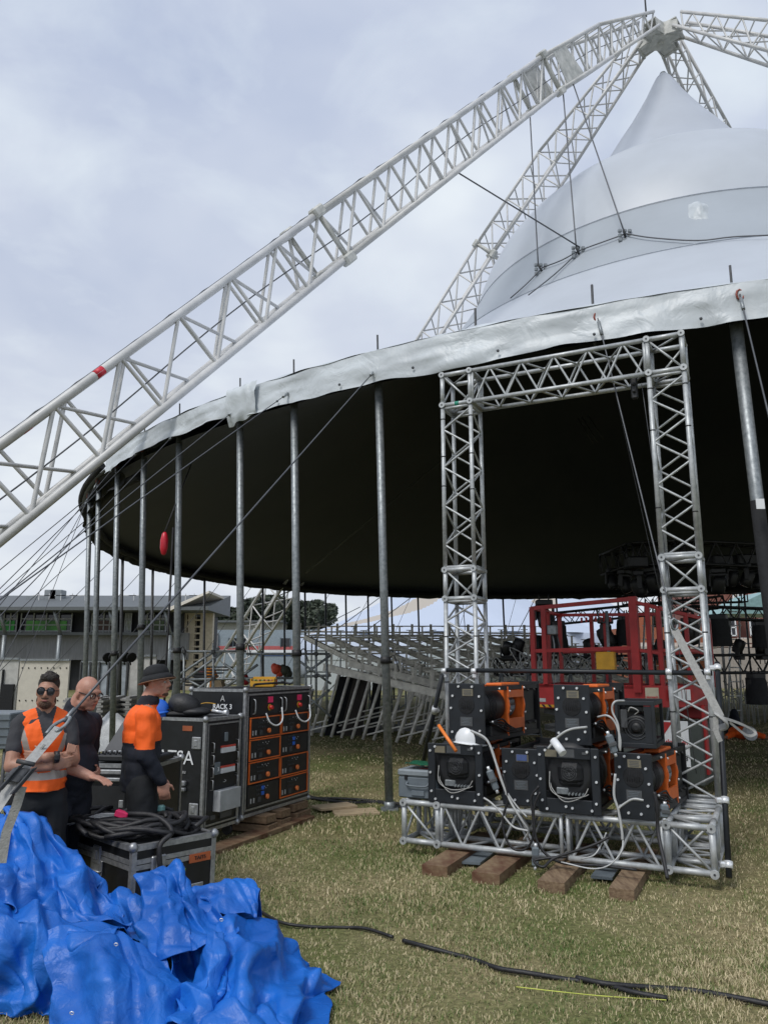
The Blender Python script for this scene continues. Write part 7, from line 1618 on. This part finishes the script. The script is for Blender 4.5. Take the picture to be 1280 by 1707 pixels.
def crumple(p, k=1.0, seed=0.0):
    w_ = V(mnoise.noise(p*2.2+V(seed, 0, 0)), mnoise.noise(p*2.2+V(0, seed+5, 0)), mnoise.noise(p*2.2+V(0, 0, seed+9)))*.09 + V(mnoise.noise(p*7), mnoise.noise(p*7+V(3, 1, 2)), mnoise.noise(p*7+V(8, 4, 1)))*.02
    q = p+w_; h = 0
    for d, f_, a_, ph in FOLDS: h += a_*(tri(q.dot(d)*f_+ph+seed*1.7)-.5)
    return h*k
PATCH = {
 'left_mound': (1.25, [
  [('g', -110, 5.42), ('g', 0, 5.38), ('g', 22, 5.38), ('g', 48, 5.34), ('g', 80, 5.32), ('g', 125, 5.34), ('g', 165, 5.34), ('g', 200, 5.3)],
  [(-110, 1345, 5.3), (0, 1364, 5.25), (20, 1352, 5.27), (45, 1368, 5.2), (74, 1380, 5.2), (115, 1420, 5.15), (155, 1460, 5.1), (192, 1508, 5.05)],
  [(-110, 1390, 5.05), (0, 1402, 5.05), (25, 1392, 5.12), (55, 1415, 4.98), (85, 1430, 5.05), (125, 1460, 4.95), (165, 1490, 4.97), (200, 1525, 4.9)],
  [(-110, 1450, 4.85), (0, 1455, 4.80), (25, 1462, 4.90), (60, 1470, 4.82), (92, 1478, 4.90), (130, 1503, 4.78), (172, 1522, 4.82), (205, 1545, 4.78)],
  [(-110, 1520, 4.75), (0, 1508, 4.72), (30, 1510, 4.66), (65, 1522, 4.74), (100, 1530, 4.66), (140, 1540, 4.70), (178, 1548, 4.66), (212, 1562, 4.66)]]),
 'left_fold': (1.0, [
  [(-110, 1500, 4.78), (0, 1498, 4.76), (35, 1508, 4.72), (80, 1522, 4.70), (130, 1538, 4.68), (200, 1552, 4.64)],
  [(-110, 1530, 4.52), (0, 1524, 4.52), (40, 1534, 4.50), (82, 1545, 4.52), (130, 1556, 4.50), (190, 1566, 4.50)],
  [(-110, 1590, 4.45), (0, 1585, 4.43), (40, 1598, 4.48), (78, 1605, 4.44), (120, 1612, 4.48), (165, 1616, 4.46)],
  [(-110, 1645, 4.40), (0, 1640, 4.44), (40, 1650, 4.40), (76, 1655, 4.46), (115, 1665, 4.42), (150, 1665, 4.42)],
  [(-110, 1700, 4.40), (0, 1700, 4.40), (40, 1697, 4.41), (84, 1690, 4.44), (105, 1692, 4.43), (150, 1692, 4.42)]]),
 'front_flap': (.85, [
  [(64, 1563, 4.52), (105, 1545, 4.56), (152, 1544, 4.60), (195, 1556, 4.56), (235, 1572, 4.52), (275, 1592, 4.45)],
  [(74, 1600, 4.42), (118, 1588, 4.44), (165, 1572, 4.36), (205, 1592, 4.40), (245, 1606, 4.32), (290, 1628, 4.34)],
  [(86, 1650, 4.33), (130, 1636, 4.30), (178, 1618, 4.20), (218, 1632, 4.24), (262, 1646, 4.16), (302, 1662, 4.24)],
  [(82, 1712, 4.24), (126, 1698, 4.14), (172, 1684, 4.06), (222, 1690, 4.10), (268, 1700, 4.05), (308, 1708, 4.14)],
  [(80, 1785, 3.86), (125, 1795, 3.84), (170, 1795, 3.84), (225, 1795, 3.84), (272, 1795, 3.84), (318, 1795, 3.84)]]),
 'middle_saddle': (1.0, [
  [('g', 188, 5.4), ('g', 215, 5.4), ('g', 240, 5.35), ('g', 265, 5.3), ('g', 305, 5.3)],
  [(186, 1502, 5.12), (214, 1490, 5.08), (240, 1497, 5.04), (264, 1508, 4.96), (300, 1528, 4.9)],
  [(190, 1530, 4.9), (215, 1520, 4.93), (240, 1530, 4.84), (265, 1545, 4.8), (300, 1560, 4.76)],
  [(195, 1562, 4.64), (222, 1566, 4.66), (248, 1580, 4.56), (272, 1592, 4.52), (300, 1602, 4.5)]]),
 'centre_peak': (.9, [
  [('g', 236, 5.35), ('g', 255, 5.35), ('g', 278, 5.35), ('g', 296, 5.3), ('g', 312, 5.3), ('g', 330, 5.3), ('g', 350, 5.3)],
  [(234, 1472, 4.95), (252, 1452, 4.97), (275, 1447, 5.00), (293, 1443, 4.97), (303, 1462, 4.99), (320, 1485, 4.92), (345, 1498, 4.90)],
  [(238, 1500, 4.84), (258, 1484, 4.86), (280, 1480, 4.78), (298, 1486, 4.86), (316, 1500, 4.80), (336, 1510, 4.84), (356, 1515, 4.8)],
  [(233, 1538, 4.74), (260, 1526, 4.70), (285, 1520, 4.64), (306, 1522, 4.72), (330, 1527, 4.66), (352, 1532, 4.72), (376, 1534, 4.7)],
  [(238, 1570, 4.62), (258, 1572, 4.50), (290, 1562, 4.52), (318, 1560, 4.56), (344, 1556, 4.52), (368, 1550, 4.60), (396, 1545, 4.62)],
  [(256, 1604, 4.44), (262, 1600, 4.42), (292, 1596, 4.40), (322, 1592, 4.44), (346, 1580, 4.44), (372, 1566, 4.50), (400, 1556, 4.56)]]),
 'right_sheet': (.45, [
  [('g', 318, 5.4), ('g', 345, 5.4), ('g', 370, 5.4), ('g', 395, 5.4), ('g', 425, 5.35), ('g', 440, 5.3)],
  [(314, 1486, 4.92), (345, 1478, 4.97), (370, 1472, 4.98), (395, 1466, 5.0), (421, 1473, 4.98), (434, 1485, 4.94)],
  [(322, 1505, 4.84), (350, 1500, 4.87), (375, 1498, 4.86), (400, 1496, 4.88), (420, 1502, 4.88), (431, 1507, 4.87)],
  [(330, 1530, 4.74), (355, 1526, 4.77), (380, 1524, 4.76), (402, 1524, 4.79), (418, 1526, 4.80), (428, 1530, 4.80)]]),
 'right_slope': (1.05, [
  [('g', 380, 5.3), ('g', 410, 5.3), ('g', 440, 5.3), ('g', 475, 5.2), ('g', 508, 5.05), ('g', 537, 4.9), ('g', 570, 4.78)],
  [(366, 1522, 4.8), (400, 1518, 4.86), (434, 1530, 4.92), (470, 1560, 4.88), (505, 1603, 4.82), (535, 1634, 4.78), (569, 1655, 4.74)],
  [(358, 1546, 4.62), (392, 1536, 4.60), (425, 1548, 4.70), (462, 1578, 4.60), (492, 1620, 4.66), (520, 1648, 4.58), (550, 1668, 4.66)],
  [(356, 1588, 4.40), (388, 1572, 4.46), (420, 1588, 4.38), (452, 1606, 4.50), (480, 1642, 4.40), (510, 1668, 4.50), (552, 1684, 4.50)],
  [(344, 1640, 4.24), (376, 1624, 4.30), (405, 1640, 4.18), (440, 1652, 4.32), (470, 1678, 4.22), (506, 1692, 4.36), (550, 1704, 4.38)],
  [(330, 1712, 4.08), (370, 1700, 4.14), (405, 1710, 4.04), (440, 1715, 4.16), (472, 1722, 4.10), (505, 1735, 4.16), (545, 1745, 4.16)],
  [(330, 1795, 3.84), (370, 1795, 3.84), (405, 1795, 3.84), (440, 1795, 3.84), (475, 1795, 3.84), (508, 1790, 3.88), (545, 1780, 3.92)]]),
 'hollow': (1.1, [
  [(262, 1556, 4.72), (290, 1560, 4.72), (320, 1562, 4.70), (350, 1562, 4.68), (385, 1562, 4.62)],
  [(272, 1606, 4.46), (300, 1618, 4.54), (325, 1622, 4.58), (350, 1608, 4.50), (378, 1598, 4.44)],
  [(286, 1648, 4.26), (315, 1648, 4.40), (340, 1655, 4.36), (362, 1648, 4.26), (388, 1642, 4.24)],
  [(298, 1702, 4.10), (328, 1700, 4.22), (350, 1700, 4.16), (380, 1706, 4.08), (402, 1712, 4.08)],
  [(310, 1795, 3.84), (335, 1795, 3.84), (355, 1795, 3.84), (385, 1795, 3.84), (405, 1795, 3.84)]]),
 'curled_edge': (.7, [
  [(344, 1560, 4.52), (330, 1598, 4.44), (316, 1640, 4.34), (290, 1672, 4.22), (262, 1712, 4.06)],
  [(358, 1552, 4.44), (352, 1600, 4.30), (340, 1648, 4.16), (322, 1680, 4.06), (300, 1716, 3.98)],
  [(372, 1556, 4.46), (376, 1608, 4.34), (368, 1655, 4.20), (352, 1690, 4.10), (335, 1722, 4.00)],
  [(370, 1562, 4.56), (372, 1615, 4.44), (366, 1660, 4.30), (356, 1695, 4.20), (345, 1735, 4.08)]]),
 'lower_fold': (.7, [
  [(300, 1716, 4.20), (345, 1688, 4.28), (385, 1672, 4.30), (430, 1664, 4.34), (462, 1672, 4.34)],
  [(306, 1730, 3.98), (350, 1696, 4.04), (392, 1678, 4.08), (436, 1668, 4.16), (466, 1680, 4.22)],
  [(320, 1780, 3.86), (360, 1750, 3.90), (405, 1735, 3.94), (445, 1725, 3.98), (475, 1735, 4.02)],
  [(320, 1800, 3.83), (365, 1800, 3.83), (410, 1800, 3.83), (450, 1800, 3.83), (480, 1800, 3.83)]]),
}
PLEAT = {'right_sheet': .8, 'front_flap': .75, 'left_mound': 1.0}
def cr(P, t):
    n = len(P)-1; s = min(t*n, n-1e-6); i = int(s); f_ = s-i; a, b_, c, d = P[max(i-1, 0)], P[i], P[i+1], P[min(i+2, n)]
    sm = .5*((2*b_)+(c-a)*f_+(2*a-5*b_+4*c-d)*f_*f_+(3*b_-a-3*c+d)*f_**3); ln = b_.lerp(c, f_); return sm.lerp(ln, .35)
def tarp():
    b = MB()
    for si, (nm, (k, rows)) in enumerate(PATCH.items()):
        R_ = []
        for row in rows:
            r = []
            for q in row:
                if q[0] == 'g': p = AY(q[1], 1500, q[2]); r.append(V(p.x, q[2], .01))
                else:
                    p = AY(*q); r.append(p if p.z > 0 else V(p.x, p.y, .01))
            R_.append(r)
        nu, nv = 16*len(R_[0]), 15*len(R_)
        G_ = [[None]*(nu+1) for _ in range(nv+1)]
        for j in range(nv+1):
            for i in range(nu+1): G_[j][i] = cr([cr(r, i/nu) for r in R_], j/nv)
        P = []
        for j in range(nv+1):
            for i in range(nu+1):
                a = G_[j][min(i+1, nu)]-G_[j][max(i-1, 0)]; c = G_[min(j+1, nv)][i]-G_[max(j-1, 0)][i]; n_ = a.cross(c); n_ = n_.normalized() if n_.length > 1e-9 else V(0, 0, 1)
                if n_.dot(V(0, -1, .5)) < 0: n_ = -n_
                fu, fv = i/nu*len(R_[0])*.34, j/nv*len(R_)*.34; w1_ = mnoise.noise(V(fu*.9, fv*1.3, si*7.1)); w2_ = mnoise.noise(V(fu*1.1+4, fv*1.5, si*3.3))
                h1 = tri(fu*.95+fv*(.35-.12*si % .5)+w1_*.75); h2 = tri(fu*1.9-fv*.9+w2_*.8+si*.3); h3 = tri(fv*1.1+fu*.4+w1_*.9+.4)
                pl = (.058*(h1**1.5-.4)+.024*(h2-.5)+.034*(h3**1.4-.4))*(1.25-.9*abs(w2_))*PLEAT.get(nm, 1)
                p = G_[j][i]+n_*(pl*k+crumple(G_[j][i], k*1.0, si*1.3)); p.z = max(p.z, .012+.004*si); P.append(p)
        b.grid(P, nu+1, nv+1)
    base = (-1.1, 4.6, 0); t = b.build('tarpaulin', tarp_mat(), base=base); sd_ = t.modifiers.new('t', 'SOLIDIFY'); sd_.thickness = .004; sd_.offset = 0
    tag(t, 'big crumpled bright blue tarpaulin heaped on the grass in the foreground', 'tarpaulin')
    CHK[t.name] = Matrix.Translation(Vector(base))
    for u, v, Y in ((197, 1578, 4.37), (371, 1537, 4.58), (124, 1692, 4.09)):
        c = AY(u, v, Y)+V(0, -.03, .02); part(t, 'eyelet', M_BOLT, lambda b: b.path([c+V(.009*cos(q), -.004*sin(q), .008*sin(q)) for q in [i_*pi/5 for i_ in range(11)]], .003, 5))
tarp()

# ------------------------------------------------------------------ grass blades
def grass():
    R_ = np.random.default_rng(11); allv = []; 
    zones = [(1.8, 3.9, 70000, .025, .0021), (3.9, 5.6, 130000, .025, .0021), (5.6, 8.5, 130000, .026, .0028), (8.5, 14, 80000, .028, .0045), (14, 26, 60000, .03, .009)]
    for y0, y1, n, h, w in zones:
        y = y0+(y1-y0)*R_.random(n)**.9; x = (R_.random(n)*2-1)*(y*.58+.9)
        # clumping
        cxn = np.sin(x*9.1+3*np.sin(y*7.7))*np.sin(y*10.3+2*np.sin(x*6.1)); pat = np.sin(x*1.7+2*np.sin(y*1.3+.5))*np.sin(y*2.1+1.7*np.sin(x*1.1)); keep = R_.random(n) < .62+.28*cxn+.22*pat; x, y, pat = x[keep], y[keep], pat[keep]; n = len(x)
        hh = h*(.45+R_.random(n)*1.0)*(1+.35*cxn[keep])*(1+.3*pat); ww = w*(.7+.6*R_.random(n)); a = R_.random(n)*2*pi; ln = R_.random(n)*.9+.15; la_ = R_.random(n)*2*pi
        bx, by = np.cos(a)*ww, np.sin(a)*ww; lx, ly = np.cos(la_)*ln*hh, np.sin(la_)*ln*hh
        v = np.zeros((n, 5, 3)); v[:, 0] = np.c_[x-bx, y-by, np.zeros(n)]; v[:, 1] = np.c_[x+bx, y+by, np.zeros(n)]
        v[:, 2] = np.c_[x+bx*.8+lx*.4, y+by*.8+ly*.4, hh*.6]; v[:, 3] = np.c_[x-bx*.8+lx*.4, y-by*.8+ly*.4, hh*.6]; v[:, 4] = np.c_[x+lx, y+ly, hh*(.95-.25*ln)]
        allv.append(v)
    v = np.concatenate(allv); n = len(v); me = bpy.data.meshes.new('grass'); me.vertices.add(n*5); me.vertices.foreach_set('co', v.ravel().astype(np.float32))
    base = np.arange(n, dtype=np.int32)[:, None]*5; q = np.concatenate([base+np.array([0, 1, 2, 3]), ], 1); tr = base+np.array([3, 2, 4]); li = np.concatenate([q, tr], 1).ravel()
    me.loops.add(n*7); me.loops.foreach_set('vertex_index', li.astype(np.int32)); me.polygons.add(n*2); ls = (np.arange(n, dtype=np.int32)[:, None]*7+np.array([0, 4])).ravel(); me.polygons.foreach_set('loop_start', ls.astype(np.int32))
    at = me.attributes.new('tint', 'FLOAT', 'POINT'); tv = np.repeat(R_.random(n), 5).astype(np.float32); at.data.foreach_set('value', tv); me.update(calc_edges=True)
    m = bpy.data.materials.new('grass_blades'); m.use_nodes = True; t = m.node_tree; b = t.nodes['Principled BSDF']; l = t.links.new; b.inputs['Roughness'].default_value = .7; b.inputs['Specular IOR Level'].default_value = .25
    tc_ = N(t, 'ShaderNodeTexCoord'); nz = N(t, 'ShaderNodeTexNoise', Scale=.7, Detail=6.0, Roughness=.7); l(tc_.outputs['Object'], nz.inputs['Vector']); ta = N(t, 'ShaderNodeAttribute', attribute_name='tint')
    ad = N(t, 'ShaderNodeMath', operation='MULTIPLY_ADD'); l(ta.outputs['Fac'], ad.inputs[0]); ad.inputs[1].default_value = .42; l(nz.outputs[0], ad.inputs[2])
    r = N(t, 'ShaderNodeValToRGB'); l(ad.outputs[0], r.inputs[0]); e = r.color_ramp.elements; e[0].position = .54; e[0].color = (.095, .155, .042, 1); e[1].position = .90; e[1].color = (.60, .51, .33, 1); k = e.new(.64); k.color = (.20, .225, .085, 1); k = e.new(.73); k.color = (.40, .35, .20, 1)
    l(r.outputs[0], b.inputs['Base Color']); me.materials.append(m); o = bpy.data.objects.new('grass', me); COL.objects.link(o); tag(o, 'patchy dry and green grass blades covering the field', 'grass', kind='stuff')
grass()
